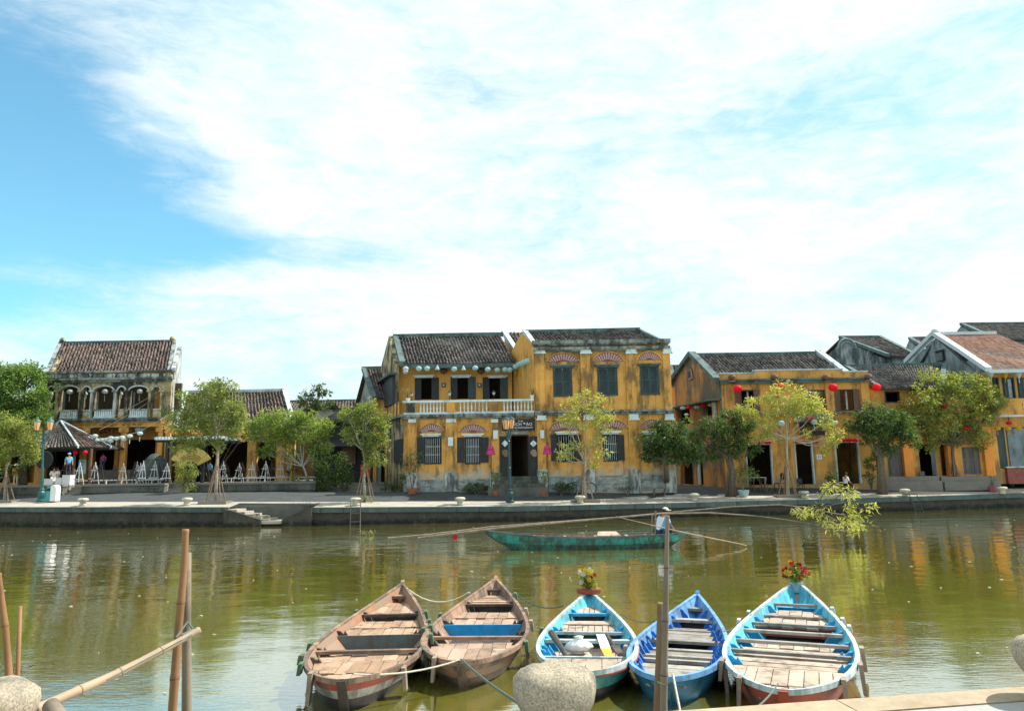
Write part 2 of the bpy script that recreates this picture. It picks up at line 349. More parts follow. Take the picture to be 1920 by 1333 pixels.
vc=N(t,'ShaderNodeMixRGB'); L.new(wn(.35,(1,1,1),4,.6),vc.inputs[0]); vc.inputs[1].default_value=(.115,.112,.014,1); vc.inputs[2].default_value=(.145,.138,.022,1); L.new(vc.outputs[0],bs.inputs['Base Color'])
m=MB(); m.add([(-500,-3,0),(500,-3,0),(500,90,0),(-500,90,0)],[(0,1,2,3)]); struct('river_water',m,wm)
m=MB(); m.add([(-520,-10,-2.4),(520,-10,-2.4),(520,95,-2.4),(-520,95,-2.4)],[(0,1,2,3)]); struct('river_bed',m,landm)
# far quay ground as a sheet following the bank line
XS=[-500,-200,-100,-60,-45,-36,-28]+[-28+1.2*i for i in range(1,50)]+[36,45,60,100,200,500]
SX0,SX1=None,None
pA=at_z(428,985,0.0); pB=at_z(585,985,0.0)
SX0,SX1=at_y(436,950,39.4).x,at_y(592,950,39.0).x        # landing notch in the quay
XS=sorted([x for x in XS if abs(x-SX0)>.3 and abs(x-SX1)>.3]+[SX0,SX1])
def sheet(d0s,mat,name,lift=0,notch=True):
    m=MB()
    for a,b in zip(XS,XS[1:]):
        for p,q in zip(d0s,d0s[1:]):
            if notch and a>=SX0-.01 and b<=SX1+.01 and q<=1.51: continue
            y=[edge(a)+p,edge(b)+p,edge(b)+q,edge(a)+q]
            m.add([(a,y[0],G(a,y[0])+lift),(b,y[1],G(b,y[1])+lift),(b,y[2],G(b,y[2])+lift),(a,y[3],G(a,y[3])+lift)],[(0,1,2,3)],.5)
    return struct(name,m,mat)
sheet([.131,1.5,2.0],pave,'quay_promenade')
sheet([2.0,4.2,16],roadm,'riverside_road')
m=MB()
m.add([(-900,70,1.35),(900,90,1.35),(900,1600,1.35),(-900,1600,1.35)],[(0,1,2,3)]); 
m.add([(-900,52,1.34),(900,52,1.34),(900,90,1.34),(-900,70,1.34)],[(0,1,2,3)]); struct('town_ground',m,landm)
# quay wall with coping stones
qw=thing('quay_wall','long dark stone quay wall with lighter coping along the far bank','quay wall',(0,39,0))
m=MB()
for a,b in zip(XS,XS[1:]):
    if a>=SX0-.01 and b<=SX1+.01: continue
    ya,yb=edge(a)+.08,edge(b)+.08
    m.hexa([(a,ya,-2.4),(b,yb,-2.4),(b,yb+.9,-2.4),(a,ya+.9,-2.4),(a,ya,G(a,edge(a))-.26),(b,yb,G(b,edge(b))-.26),(b,yb+.9,G(b,edge(b))-.26),(a,ya+.9,G(a,edge(a))-.26)])
m.build('wall',wallq,qw)
x=-34.0; k=0
while x<40:
    w=1.15+.1*math.sin(k*2.1); a,b=x,x+w-.02; x+=w; k+=1
    if b>SX0 and a<SX0: b=SX0-.01
    elif b>SX1 and a<SX1: a=SX1+.01
    elif a>=SX0 and b<=SX1: continue
    za,zb=G(a,edge(a)),G(b,edge(b)); j=R_.uniform(-.012,.012)
    mm=MB(); mm.hexa([(a,edge(a)-.06+j,za-.25),(b,edge(b)-.06+j,zb-.25),(b,edge(b)+.13,zb-.25),(a,edge(a)+.13,za-.25),(a,edge(a)-.06+j,za+.006),(b,edge(b)-.06+j,zb+.006),(b,edge(b)+.13,zb+.012),(a,edge(a)+.13,za+.012)])
    mm.build('coping_stone',coping,qw)
m=MB()
for (a,b) in ((-500,-34),(40,500)):
    m.hexa([(a,edge(a)-.06,.6),(b,edge(b)-.06,.6),(b,edge(b)+.36,.6),(a,edge(a)+.36,.6),(a,edge(a)-.06,1.04),(b,edge(b)-.06,1.04),(b,edge(b)+.36,1.04),(a,edge(a)+.36,1.04)])
m.build('coping_run',coping,qw)
# landing steps in the notch
ls=thing('landing_steps','stone boat landing with steps cut into the far quay','steps',((SX0+SX1)/2,40,.3))
zt=.88
one('back_wall',terr,ls,lambda m:m.box(SX0,SX1,edge((SX0+SX1)/2)+1.42,edge((SX0+SX1)/2)+1.75,-.5,zt+.05))
one('landing_slab',pave,ls,lambda m:m.box(SX0+1.5,SX1-.2,38.3,39.95,.12,.27)); one('landing_base',wallq,ls,lambda m:m.box(SX0+.3,SX1-.3,38.4,39.95,-.9,.119))
for i in range(5):
    x0=SX0+.05+i*.42; one('step',pave,ls,lambda m:m.box(x0,x0+.5,38.5,39.9,-.2,zt-.03-i*.125+.002*i))
for (xa,xb,s) in ((SX0,SX0+1.9,1),(SX1,SX1-1.5,-1)):
    one('side_wall',wallq,ls,lambda m:m.slab([(xa,38.22,zt),(xa+s*.35,38.22,zt-.06),(xb,38.22,.33),(xb,38.22,-.8),(xa,38.22,-.8)],(0,.26,0)))
# near quay
nx,ny=math.cos(math.atan2(.455,2.8)),math.sin(math.atan2(.455,2.8)); EN=Vector((nx,ny,0)); EP=Vector((-ny,nx,0)); E0=Vector((.99,5.40,0)); ZN=.95
def nq(s,d,z): p=E0+EN*s-EP*d; return (p.x,p.y,z)        # s along the edge, d inland
nw=thing('near_quay_wall','near quay wall with sandstone edging below the photographer','quay wall',tuple(E0))
one('wall',wallq,nw,lambda m:m.hexa([nq(-60,.06,-2.4),nq(60,.06,-2.4),nq(60,1.2,-2.4),nq(-60,1.2,-2.4),nq(-60,.06,ZN-.21),nq(60,.06,ZN-.21),nq(60,1.2,ZN-.21),nq(-60,1.2,ZN-.21)]))
s=-12.0
while s<14:
    w=1.9; one('edging_stone',nkerb,nw,lambda m:m.hexa([nq(s,0,ZN-.2),nq(s+w-.012,0,ZN-.2),nq(s+w-.012,.29,ZN-.2),nq(s,.29,ZN-.2),nq(s,.015,ZN+R_.uniform(0,.006)),nq(s+w-.012,.015,ZN+.003),nq(s+w-.012,.29,ZN),nq(s,.29,ZN)])); s+=w
npv=MB(); npv.hexa([nq(-60,.30,-2),nq(60,.30,-2),nq(60,60,-2),nq(-60,60,-2),nq(-60,.30,ZN-.03),nq(60,.30,ZN-.03),nq(60,60,ZN-.03),nq(-60,60,ZN-.03)])
nqo=struct('near_quay_pavement',npv,M('slab joint sand',(.2,.18,.14),.95))
for i in range(-3,7):
    for j in range(0,6):
        s0=i*1.25+.1; d0=.31+j*.95
        one('paving_slab',npave,nqo,lambda m:m.hexa([nq(s0,d0,ZN-.029),nq(s0+1.238,d0,ZN-.029),nq(s0+1.238,d0+.938,ZN-.029),nq(s0,d0+.938,ZN-.029),nq(s0,d0,ZN-.004),nq(s0+1.238,d0,ZN-.004),nq(s0+1.238,d0+.938,ZN-.004),nq(s0,d0+.938,ZN-.004)]))
# ------------------------------------------------------------------ roofs and walls
def lerp(a,b,t): return a+(b-a)*t
def tiled(parent,EL,ER,RL,RR,nc,nr,mat,sub=None,name='roof_tiles',h=.11,back=True,bed=True):
    """barrel tiles on the quad eave-left, eave-right, ridge-left, ridge-right"""
    EL,ER,RL,RR=map(Vector,(EL,ER,RL,RR)); nrm=(ER-EL).cross(RL-EL).normalized()
    if nrm.z<0: nrm=-nrm
    m=MB(); P=lambda u,v: (lambda q:q+Vector((0,0,.10*mnoise.noise(q*.55)-.03*math.sin(math.pi*u))))(lerp(lerp(EL,ER,u),lerp(RL,RR,u),v))
    for i in range(nc):
        uc=(i+.5)/nc; hw=.30/nc
        for j in range(nr):
            v0,v1=j/nr,(j+1.12)/nr; v1=min(v1,1); vs=[]; jt=R_.gauss(0,.07)/nc; jh=R_.uniform(-.015,.02)
            for v,hh in ((v0,h*1.18+jh),(v1,h*.86+jh)):
                for a in (0,.9,1.57,2.24,3.1416):
                    vs.append(P(uc+jt-hw*math.cos(a)*(1.06 if v==v0 else .95),v)+nrm*(math.sin(a)*hh+.0))
            m.add(vs,[(0,1,6,5),(1,2,7,6),(2,3,8,7),(3,4,9,8),(4,3,2,1,0)],min(1,max(0,R_.gauss(.45,.28))))
    o=m.build(name,mat,sub or parent); o['kind']='stuff'
    if bed:
        b=MB(); b.slab([EL,ER,RR,RL],-nrm*.14+Vector((0,0,0)))
        if back:
            d=(RL-EL); BL=RL+Vector((d.x,d.y,-d.z)); d=(RR-ER); BR=RR+Vector((d.x,d.y,-d.z)); n2=Vector((nrm.x,-nrm.y,nrm.z))
            b.slab([RL,RR,BR,BL],-n2*.14)
        b.build('roof_deck',tilebed,parent)
def ridge(parent,a,b,mat,w=.2,h=.22,name='ridge'):
    a,b=Vector(a),Vector(b); m=MB(); d=(b-a); u=Vector((0,0,1)); s=d.cross(u).normalized()*w/2; n=max(1,int(d.length/2.5))
    for i in range(n):
        p,q=lerp(a,b,i/n),lerp(a,b,(i+1)/n); p=p+Vector((0,0,.07*mnoise.noise(p*.5))); q=q+Vector((0,0,.07*mnoise.noise(q*.5)))
        m.hexa([p-s,q-s,q+s,p+s,p-s+u*h,q-s+u*h,q+s+u*h,p+s+u*h])
    return m.build(name,mat,parent)
def wallholes(parent,x0,x1,y0,y1,z0,z1,holes,mat,name='wall'):
    xs=sorted(set([x0,x1]+[min(max(q,x0),x1) for h in holes for q in h[:2]])); zs=sorted(set([z0,z1]+[min(max(q,z0),z1) for h in holes for q in h[2:]]))
    m=MB()
    for a,b in zip(xs,xs[1:]):
        run=None
        for c,d in zip(zs,zs[1:]):
            mxx,mz=(a+b)/2,(c+d)/2
            hole=any(h[0]<mxx<h[1] and h[2]<mz<h[3] for h in holes)
            if not hole:
                run=(run[0],d) if run else (c,d)
            if (hole or d==zs[-1]) and run:
                m.box(a,b,y0,y1,run[0],run[1],.5); run=None
    return m.build(name,mat,parent)
fanb=M('dark red fan backing',(.22,.09,.08),.9,.2,5)
def fan(parent,c0,c1,c2,c3,Y,mat=fanp,arch=None,n=12,brd=.07):
    """radiating fan spokes in an arch given by its pixel box, with a moulded arch band"""
    x0,x1,z0,z1=rect(c0,c1,c2,c3,Y); cx=(x0+x1)/2; rx=(x1-x0)/2; H=z1-z0
    Rr=(rx*rx+H*H)/(2*H); cz=z1-Rr; a0=math.asin(min(1,rx/Rr)); m=MB(); ri=Rr-H*.78
    for i in range(n):
        a=-a0+2*a0*(i+.5)/n; w=a0/n*.62
        pts=[(cx+Rr*math.sin(a-w),Y-.05,cz+Rr*math.cos(a-w)),(cx+Rr*math.sin(a+w),Y-.05,cz+Rr*math.cos(a+w)),(cx+ri*math.sin(a+w),Y-.05,max(z0,cz+ri*math.cos(a+w))),(cx+ri*math.sin(a-w),Y-.05,max(z0,cz+ri*math.cos(a-w)))]
        m.slab(pts,(0,.05,0))
    o=m.build('fan_spokes',mat,parent); o['kind']='stuff'
    bb=MB(); K=12; bb.slab([(cx+Rr*math.sin(-a0+2*a0*i/K),Y-.025,cz+Rr*math.cos(-a0+2*a0*i/K)) for i in range(K+1)],(0,.024,0)); bb.build('fan_backing',fanb,parent)
    b=MB(); K=14
    for i in range(K):
        a,c=-a0*1.04+2.08*a0*i/K,-a0*1.04+2.08*a0*(i+1)/K; r0,r1=Rr+.03,Rr+.03+brd
        b.slab([(cx+r0*math.sin(a),Y-.10,cz+r0*math.cos(a)),(cx+r1*math.sin(a),Y-.10,cz+r1*math.cos(a)),(cx+r1*math.sin(c),Y-.10,cz+r1*math.cos(c)),(cx+r0*math.sin(c),Y-.10,cz+r0*math.cos(c))],(0,.10,0))
    b.build('arch_moulding',arch or yelB,parent)
def hood(parent,a,b,c,d,Y,mat=None,p=.22):
    x0,x1,z0,z1=rect(a,b,c,d,Y); m=MB()
    m.box(x0,x1,Y-p,Y-.002,z0+.04,z1); m.box(x0+.1,x1-.1,Y-p*.6,Y-.002,z0-.05,z0+.04); m.build('window_hood',mat or pwhite,parent)
def shutters(parent,x0,x1,z0,z1,Y,mat,n=2,open_=False):
    """louvred shutter leaves closing an opening"""
    w=(x1-x0)/n
    for i in range(n):
        a,b=x0+i*w+.01,x0+(i+1)*w-.01; f=MB(); s=.06
        f.box(a,a+s,Y-.04,Y+.02,z0,z1); f.box(b-s,b,Y-.04,Y+.02,z0,z1)
        for z in (z0,(z0+z1)/2-.03,z1-s): f.box(a+s,b-s,Y-.035,Y+.015,z,z+s)
        o=f.build('shutter',mat,parent)
        l=MB(); z=z0+s+.03; 
        while z<z1-s-.03:
            l.slab([(a+s,Y-.02,z),(b-s,Y-.02,z),(b-s,Y+.015,z+.055),(a+s,Y+.015,z+.055)],(0,.008,-.012)); z+=.062
        lo=l.build('louvres',mat,o); lo['kind']='stuff'
def leaf_open(parent,x0,x1,z0,z1,Y,mat,ang=0,name='shutter'):
    """open shutter or door leaf folded against the wall"""
    f=MB(); s=.06; f.box(x0,x1,Y-.06,Y-.02,z0,z1); f.box(x0,x0+s,Y-.075,Y-.06,z0,z1); f.box(x1-s,x1,Y-.075,Y-.06,z0,z1)
    for z in (z0,z0+(z1-z0)*.5,z1-s): f.box(x0+s,x1-s,Y-.072,Y-.06,z,z+s)
    f.build(name,mat,parent)
def frame(parent,x0,x1,z0,z1,Y,mat,s=.07,d=.16,name='window_frame',sill=True):
    m=MB(); m.box(x0,x0+s,Y-.03,Y+d,z0,z1); m.box(x1-s,x1,Y-.03,Y+d,z0,z1); m.box(x0+s,x1-s,Y-.03,Y+d,z1-s,z1)
    if sill: m.box(x0+s,x1-s,Y-.03,Y+d,z0,z0+s)
    return m.build(name,mat,parent)
def bars(parent,x0,x1,z0,z1,Y,mat,n):
    m=MB()
    for i in range(n):
        x=x0+(x1-x0)*(i+.5)/n; m.box(x-.014,x+.014,Y+.02,Y+.05,z0,z1)
    for q in (.33,.66): m.box(x0,x1,Y+.065,Y+.085,z0+(z1-z0)*q-.02,z0+(z1-z0)*q+.02)
    o=m.build('window_bars',mat,parent); return o
def bal_mesh(h,r=.055):
    m=MB(); m.lathe((0,0,0),[(r*.9,0),(r*.9,h*.08),(r*.45,h*.14),(r*.95,h*.34),(r*.8,h*.46),(r*.35,h*.78),(r*.7,h*.86),(r*.9,h*.92),(r*.9,h)],8); return m.mesh('baluster',pwhite,(0,0,0),True)
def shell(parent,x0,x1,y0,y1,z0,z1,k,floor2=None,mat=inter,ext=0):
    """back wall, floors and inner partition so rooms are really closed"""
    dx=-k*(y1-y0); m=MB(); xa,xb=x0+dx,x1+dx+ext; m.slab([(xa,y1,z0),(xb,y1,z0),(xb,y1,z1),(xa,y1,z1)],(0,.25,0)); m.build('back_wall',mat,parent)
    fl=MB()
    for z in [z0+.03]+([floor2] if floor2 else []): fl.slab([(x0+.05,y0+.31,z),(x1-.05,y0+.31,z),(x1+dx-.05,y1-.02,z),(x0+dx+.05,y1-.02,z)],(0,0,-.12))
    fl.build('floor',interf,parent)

# floating litter on the river
fl=MB()
for i in range(170):
    y=R_.uniform(9,37)**1.0; x=R_.uniform(-.75,.75)*y; 
    if y<15 and -3.6<x<5.6: continue
    s_=R_.uniform(.008,.028); a=R_.uniform(0,6.28); fl.slab([(x+s_*math.cos(a+k*1.57)*(1.6 if k%2 else .8),y+s_*math.sin(a+k*1.57),.006) for k in range(4)],(0,0,.008))
o=fl.build('floating_litter',M('floating petals and scraps',(.42,.40,.22),.8,.3,3,rv=(.62,.60,.50))); o['kind']='stuff'; o['label']='pale scraps and leaves floating on the olive river'
# ------------------------------------------------------------------ balcony house (main, west half)
YA=43.4; YU=46.9; KA=.36
A=thing('balcony_house','ochre two-storey house with white balustrade balcony and black signboard over its door','house',tuple(at_y(880,920,YA)))
ax0,ax1,_,_=rect(757,800,1003,900,YA); zg=1.2
zled=at_y(880,776,YA).z                       # ledge / balcony floor level
def RA(*q): return rect(*q,YA)
w1=RA(794.6,819,828,870); w2=RA(871.6,819,901,870); dr=RA(957,815,992,893)
wallholes(A,ax0,ax1,YA,YA+.3,zg,zled-.1,[w1,w2,(dr[0],dr[1],dr[2],dr[3])],yelB,'front_wall')
m=MB(); m.box(ax0-.12,ax1-.003,YA-.22,YA+.1,zled-.14,zled); m.box(ax0-.06,ax1-.003,YA-.14,YA-.001,zled-.24,zled-.14); m.build('ledge',cornm,A)
m=MB(); m.slab([(ax0,YA+.1,zled-.02),(ax1,YA+.1,zled-.02),(ax1-KA*3.5,YU,zled-.02),(ax0-KA*3.5,YU,zled-.02)],(0,0,-.2)); m.build('balcony_floor',terrt,A)
for (a,b) in ((765,782),(836,857),(920,936)):
    x0,x1,z0,z1=RA(a,779,b,921)
    one('pilaster',yelB,A,lambda m:(m.box(x0,x1,YA-.09,YA-.001,z0,z1-.1),m.box(x0-.04,x1+.04,YA-.12,YA-.001,z1-.42,z1-.36)))
    one('pilaster_base',agedw,A,lambda m:m.box(x0-.05,x1+.05,YA-.15,YA-.091,z0,at_y(a,886,YA).z))
    q=RA(a+1,786,b-2,792.5); one('plaque',pwhite,A,lambda m:m.box(q[0],q[1],YA-.13,YA-.091,q[2],q[3]))
bk=MB()
def bricks(m,a,b,top,bot,Y,skip=()):
    x0,x1,z0,z1=rect(a,top,b,bot,Y); zz=z0; row=0; Hh=.115; Wd=.27
    while zz+Hh<z1+.03:
        x=x0-(row%2)*Wd/2
        while x<x1:
            p,q=max(x+.006,x0),min(x+Wd-.012,x1)
            if q-p>.05 and not any(s[0]<(p+q)/2<s[1] for s in skip): m.box(p,q,Y-.03-R_.uniform(0,.012),Y-.001,zz+.006,zz+Hh-.012)
            x+=Wd
        zz+=Hh; row+=1
pil=[(RA(a,779,b,921)[0]-.05,RA(a,779,b,921)[1]+.05) for a,b in ((765,782),(836,857),(920,936))]
bricks(bk,758,920,897,921,YA,pil); o=bk.build('base_bricks',brickp,A); o['kind']='stuff'
fan(A,786.5,795,831.5,809,YA); fan(A,861.5,796,912.5,809.5,YA)
hood(A,789,813,827,817,YA,None,.16); hood(A,866,813,907,817,YA,None,.16)
for w in (w1,w2): frame(A,*w,YA,blkwood); bars(A,w[0]+.07,w[1]-.07,w[2]+.07,w[3]-.07,YA,lime,8)
for q in ((780,820,794,869),(856.5,820,871,867),(901.5,820,916,867)):
    r=RA(*q); leaf_open(A,*r,YA,blkwood)
frame(A,*dr,YA,dkwood,name='door_frame',sill=False)
for q in ((937.5,818,956.5,893),(992.5,818,1008.5,893)):
    r=RA(*q); leaf_open(A,*r,YA-(.02 if q[0]<980 else .1),dkwood,name='door_leaf')
    cx=(r[0]+r[1])/2
    one('diamond_plate',pwhite,A,lambda m:m.slab([(cx,YA-.19,r[3]-.62),(cx+.2,YA-.19,r[3]-.42),(cx,YA-.19,r[3]-.22),(cx-.2,YA-.19,r[3]-.42)],(0,.03,0)))
    mm=MB(); mm.lathe((0,0,0),[(.02,.03),(.14,.05),(.19,.0),(.12,-.02)],14); me=mm.mesh('basket',bamW)
    inst('round_basket',me,(cx,YA-.2,r[3]-.95),A,(math.pi/2,0,0))
    inst('round_basket',me,(cx+.05,YA-.23,r[3]-1.06),A,(math.pi/2,.2,0),(.8,.8,.8))
hood(A,941,808.5,990,812,YA,lime,.2)
sg=RA(941,786,1003,808)
sb=tag(one('signboard',blackm,None,lambda m:m.box(-(sg[1]-sg[0])/2,(sg[1]-sg[0])/2,-.06,0,0,sg[3]-sg[2]),org=(0,0,0)),'black signboard with pale hand lettering above the open house door','signboard')
sb.location=((sg[0]+sg[1])/2,YA-.26,sg[2])
cx,cz,sh=(sg[0]+sg[1])/2,(sg[2]+sg[3])/2,sg[3]-sg[2]
text('THE',cx+.12,sg[3]-.14,YA-.33,.12,whitep,sb,.3); text('BÍCH ĐÀO',cx+.22,cz+.02,YA-.33,.24,whitep,sb,1.15); text('HOI AN RESTAURANT',cx+.15,sg[2]+.17,YA-.33,.13,whitep,sb,1.35); text('Bach Dang street',cx-.35,sg[2]+.05,YA-.33,.05,whitep,sb,.6,depth=.004)
for i,(a,b,c,d) in enumerate(((841,820,850,836),(925,807,934,823),(1012.5,807,1020,822))):
    r=RA(a,b,c,d); o=one('white_lamp_box',pwhite,None,lambda m:m.box(-(r[1]-r[0])/2,(r[1]-r[0])/2,-.10,0,0,r[3]-r[2])); o.location=((r[0]+r[1])/2,YA-.16,r[2])
    tag(o,['pale blank hanging board on the pilaster between the barred windows','pale blank hanging board just west of the black signboard','pale blank hanging board just east of the black signboard'][i],'hanging board','blank boards on the ochre house')
# door steps
st=thing('door_steps','dark stone steps leading up to the signed house door','steps',tuple(at_y(972,922,YA-1)))
for i,(a,b,t,bm) in enumerate(((915,1028,914,923),(924,1018,907,915),(934,1010,900,908),(938,1009,893,901))):
    x0,x1,_,z1=rect(a,t,b,bm,YA-1.3+i*.33); one('step',terr,st,lambda m:m.box(x0,x1,YA-1.3+i*.33,YA-.97+i*.33-(.006 if i<3 else -.3),1.0,z1))
# balustrade
zb1=at_y(880,750,YA).z; hb=zb1-zled-.14
rail=MB(); rail.box(ax0-.08,ax1-.004,YA-.17,YA+.05,zb1-.12,zb1); rail.build('balustrade_rail',pwhite,A)
m=MB(); m.box(ax0,ax1-.004,YA-.13,YA+.02,zled+.001,zled+.12); m.build('balustrade_base',pwhite,A)
bm=bal_mesh(zb1-.12-zled-.12)
for (a,b,n) in ((786,835,8),(860,916,8),(942,1000,9)):
    xa,xb=at_y(a,762,YA).x,at_y(b,762,YA).x
    for i in range(n): inst('baluster',bm,(xa+(xb-xa)*(i+.5)/n,YA-.06,zled+.12),A)
for (a,b) in ((762,779),(838,853),(921,934)):
    x0,x1=at_y(a,760,YA).x,at_y(b,760,YA).x; one('pedestal',aged if a<770 else yelB,A,lambda m:m.box(x0,x1,YA-.19,YA+.07,zled+.12,zb1-.12))
# side wall (faces west, skewed plan), upper front wall
zeave=at_y(860,681,YU-1).z; ux0,ux1=ax0-KA*3.5,at_y(960,720,YU).x
WU=[rect(778,708,823,749,YU),rect(845,707,892,748,YU),rect(905,707,952,748,YU)]
wallholes(A,ux0,ux1,YU,YU+.25,zled-.02,zeave+.25,WU,yel,'upper_wall')
for i,w in enumerate(WU):
    frame(A,*w,YU,dkwood,sill=False); 
    leaf_open(A,w[0]+.05,w[0]+(w[1]-w[0])*.27,w[2],w[3]-.05,YU-.01,blkwood); leaf_open(A,w[1]-(w[1]-w[0])*.3,w[1]-.02,w[2],w[3]-.05,YU-.01,tealsh if i else blkwood)
for q in ((775,703.5,815,707),(845,703.5,884,707),(913,704,952,707.5)): hood(A,*q,YU,None,.2)
r=rect(936,695,962,748,YU)
YBk=51.5; xb0=ax0-KA*(YBk-YA)
zr=at_y(742,627,49.2).z
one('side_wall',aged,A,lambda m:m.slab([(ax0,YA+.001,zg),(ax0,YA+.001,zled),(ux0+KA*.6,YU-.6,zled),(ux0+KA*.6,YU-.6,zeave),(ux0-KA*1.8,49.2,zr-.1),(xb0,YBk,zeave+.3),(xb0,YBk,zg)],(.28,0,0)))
def sidebox(a,b,z0,z1,mat,name,t=.1):   # boards on the side wall between depths a and b
    f=lambda y:ax0-KA*(y-YA)
    one(name,mat,A,lambda m:m.slab([(f(a)-t,a,z0),(f(b)-t,b,z0),(f(b)-t,b,z1),(f(a)-t,a,z1)],(t-.002,0,0)))
zz=lambda py:at_y(745,py,46).z
sidebox(43.6,45.6,zz(868),zz(826),blkwood,'side_shutter',.16); sidebox(46.0,48.8,zz(757),zz(705),blkwood,'side_shutter',.2)
sidebox(43.4,50,zled-.1,zled+.03,cornm,'side_ledge',.22); sidebox(45.5,50,zz(704),zz(700),tealsh,'side_hood',.5)
for i in range(5): sidebox(43.8+i*.95,43.98+i*.95,zled+.1,zz(757) if i else zz(800),yelB,'side_rib',.07)
shell(A,ax0+.1,ax1+1,YA,YBk,zg+.3,zeave,KA*1.0,zled)
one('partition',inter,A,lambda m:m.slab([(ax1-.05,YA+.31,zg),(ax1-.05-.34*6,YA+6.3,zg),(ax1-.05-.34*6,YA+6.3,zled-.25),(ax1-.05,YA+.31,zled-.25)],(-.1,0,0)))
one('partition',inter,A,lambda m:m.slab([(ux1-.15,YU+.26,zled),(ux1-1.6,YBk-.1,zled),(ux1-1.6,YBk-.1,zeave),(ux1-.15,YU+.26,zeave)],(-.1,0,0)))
Ye,Yr=YU-1.1,49.4
EL=at_y(757,680,Ye); ER=at_y(966,683,Ye); RL=at_y(744,629,Yr); RR=at_y(938,633,Yr)
EL.z=ER.z=(EL.z+ER.z)/2; RL.z=RR.z=(RL.z+RR.z)/2
tiled(A,EL,ER,RL,RR,34,13,tileD)
ridge(A,RL+Vector((-.25,0,-.05)),RR+Vector((.2,0,-.05)),tealv,.28,.26); ridge(A,EL+Vector((-.1,0,-.12)),RL+Vector((-.1,0,-.12)),tealv,.34,.32,'verge')
one('eave_board',tealv,A,lambda m:m.box(EL.x,ER.x,EL.y-.02,EL.y+.06,EL.z-.26,EL.z-.02))
one('soffit',dkwood,A,lambda m:m.slab([(EL.x,EL.y+.06,EL.z-.17),(ER.x,EL.y+.06,EL.z-.17),(ER.x,YU,EL.z+.1),(EL.x,YU,EL.z+.1)],(0,0,.05)))
for px in (833,902):
    p=at_y(px,697,YU); o=one('woven_wall_ball',brwood,None,lambda m:m.lathe((0,0,0),[(.02,-.2),(.2,-.1),(.27,.02),(.2,.14),(.05,.2)],12)); o.location=(p.x,YU-.3,p.z); tag(o,f'round brown carved eye hung between the {"west and middle" if px<850 else "middle and east"} upper doors','door eye')
for px,py in ((832,722),(899,722)):
    p=at_y(px,py,YU); o=one('framed_picture',blackm,None,lambda m:(m.box(-.13,.13,-.04,0,-.13,.13),)); o.location=(p.x,YU-.004,p.z); tag(o,f'small dark square framed plate {"west" if px<850 else "east"} of the middle upper door','plate'); one('picture',csilk,o,lambda m:m.box(p.x-.07,p.x+.07,YU-.06,YU-.045,p.z-.07,p.z+.07))
for px,py in ((772,738),(843,739),(926,736)):
    p=at_y(px,752,YA); o=thing('small_lamp',f'small black carriage lamp on the balcony rail, {"corner one" if px<800 else ("middle one" if px<900 else "one before the east door")}','lamp',(p.x,YA-.05,zb1+.004),'carriage lamps on the balcony rail')
    one('post',blackm,o,lambda m:m.lathe((p.x,YA-.05,zb1+.004),[(.05,0),(.02,.05),(.02,.28)],8)); one('glass',wsilk,o,lambda m:m.lathe((p.x,YA-.05,zb1+.284),[(.05,0),(.10,.14)],6)); one('cap',blackm,o,lambda m:m.lathe((p.x,YA-.05,zb1+.425),[(.13,0),(.06,.07),(.01,.13)],6))
# ------------------------------------------------------------------ big block (main, east half)
YB=43.3
B=thing('corner_house','tall ochre two-storey house with pilasters, pink fan arches and green shutters','house',tuple(at_y(1130,920,YB)))
bx0,bx1,_,_=rect(1003,700,1259,850,YB); zp=at_y(1130,638,YB).z; zc=at_y(1130,649,YB).z; zm=at_y(1130,771,YB).z
def RB(*q): return rect(*q,YB)
U=[RB(1037,689,1073,744),RB(1120,688,1158,742),RB(1200,685,1236,740.5)]; Lw=[RB(1044,815,1080,866),RB(1130,814,1159,865),RB(1206,815,1236,866)]
wallholes(B,bx0,bx1,YB,YB+.32,zg,zp-.02,U+Lw,yelB,'front_wall')
m=MB(); m.box(bx0-.1,bx1+.1,YB-.26,YB+.34,zp-.22,zp); m.box(bx0-.05,bx1+.05,YB-.16,YB-.001,zp-.30,zp-.22); m.build('parapet_cap',cornm,B)
m=MB(); m.box(bx0-.04,bx1+.06,YB-.24,YB-.001,zc-.22,zc-.06); m.box(bx0-.02,bx1+.03,YB-.15,YB-.001,zc-.30,zc-.22); m.build('cornice',cornm,B)
m=MB(); m.box(bx0+.004,bx1+.15,YB-.28,YB-.001,zm-.06,zm+.06); m.box(bx0+.004,bx1+.08,YB-.18,YB-.001,zm-.2,zm-.06); m.build('string_course',cornm,B)
for (a,b,c,d) in ((1004,1021,1008,1023),(1089,1107,1095,1111),(1174,1191,1180,1196),(1243.5,1257.5,1247,1262)):
    x0,x1,_,_=RB(a,651,b,769); 
    one('pilaster',yelB,B,lambda m:m.box(x0,x1,YB-.11,YB-.001,zm+.061,zc-.301)); q=RB(a+1,652,b-1,661)
    one('plaque',pwhite,B,lambda m:(m.box(q[0]-.05,q[1]+.05,YB-.16,YB-.111,q[2],q[3]),m.box(q[0]-.1,q[1]+.1,YB-.19,YB-.111,q[2]-.09,q[2]-.002)))
    x0,x1,z0,_=RB(c,786,d,921)
    one('pilaster',yelB,B,lambda m:m.box(x0,x1,YB-.11,YB-.001,zg,zm-.201)); q=RB(c+1,776.5,d-1,785)
    one('plaque',pwhite,B,lambda m:(m.box(q[0]-.05,q[1]+.05,YB-.16,YB-.111,q[2],q[3]),m.box(q[0]-.1,q[1]+.1,YB-.19,YB-.111,q[2]-.09,q[2]-.002)))
    zt2=at_y(c,880,YB).z; one('pilaster_base',agedw,B,lambda m:m.box(x0-.08,x1+.08,YB-.2,YB-.112,zg,zt2))
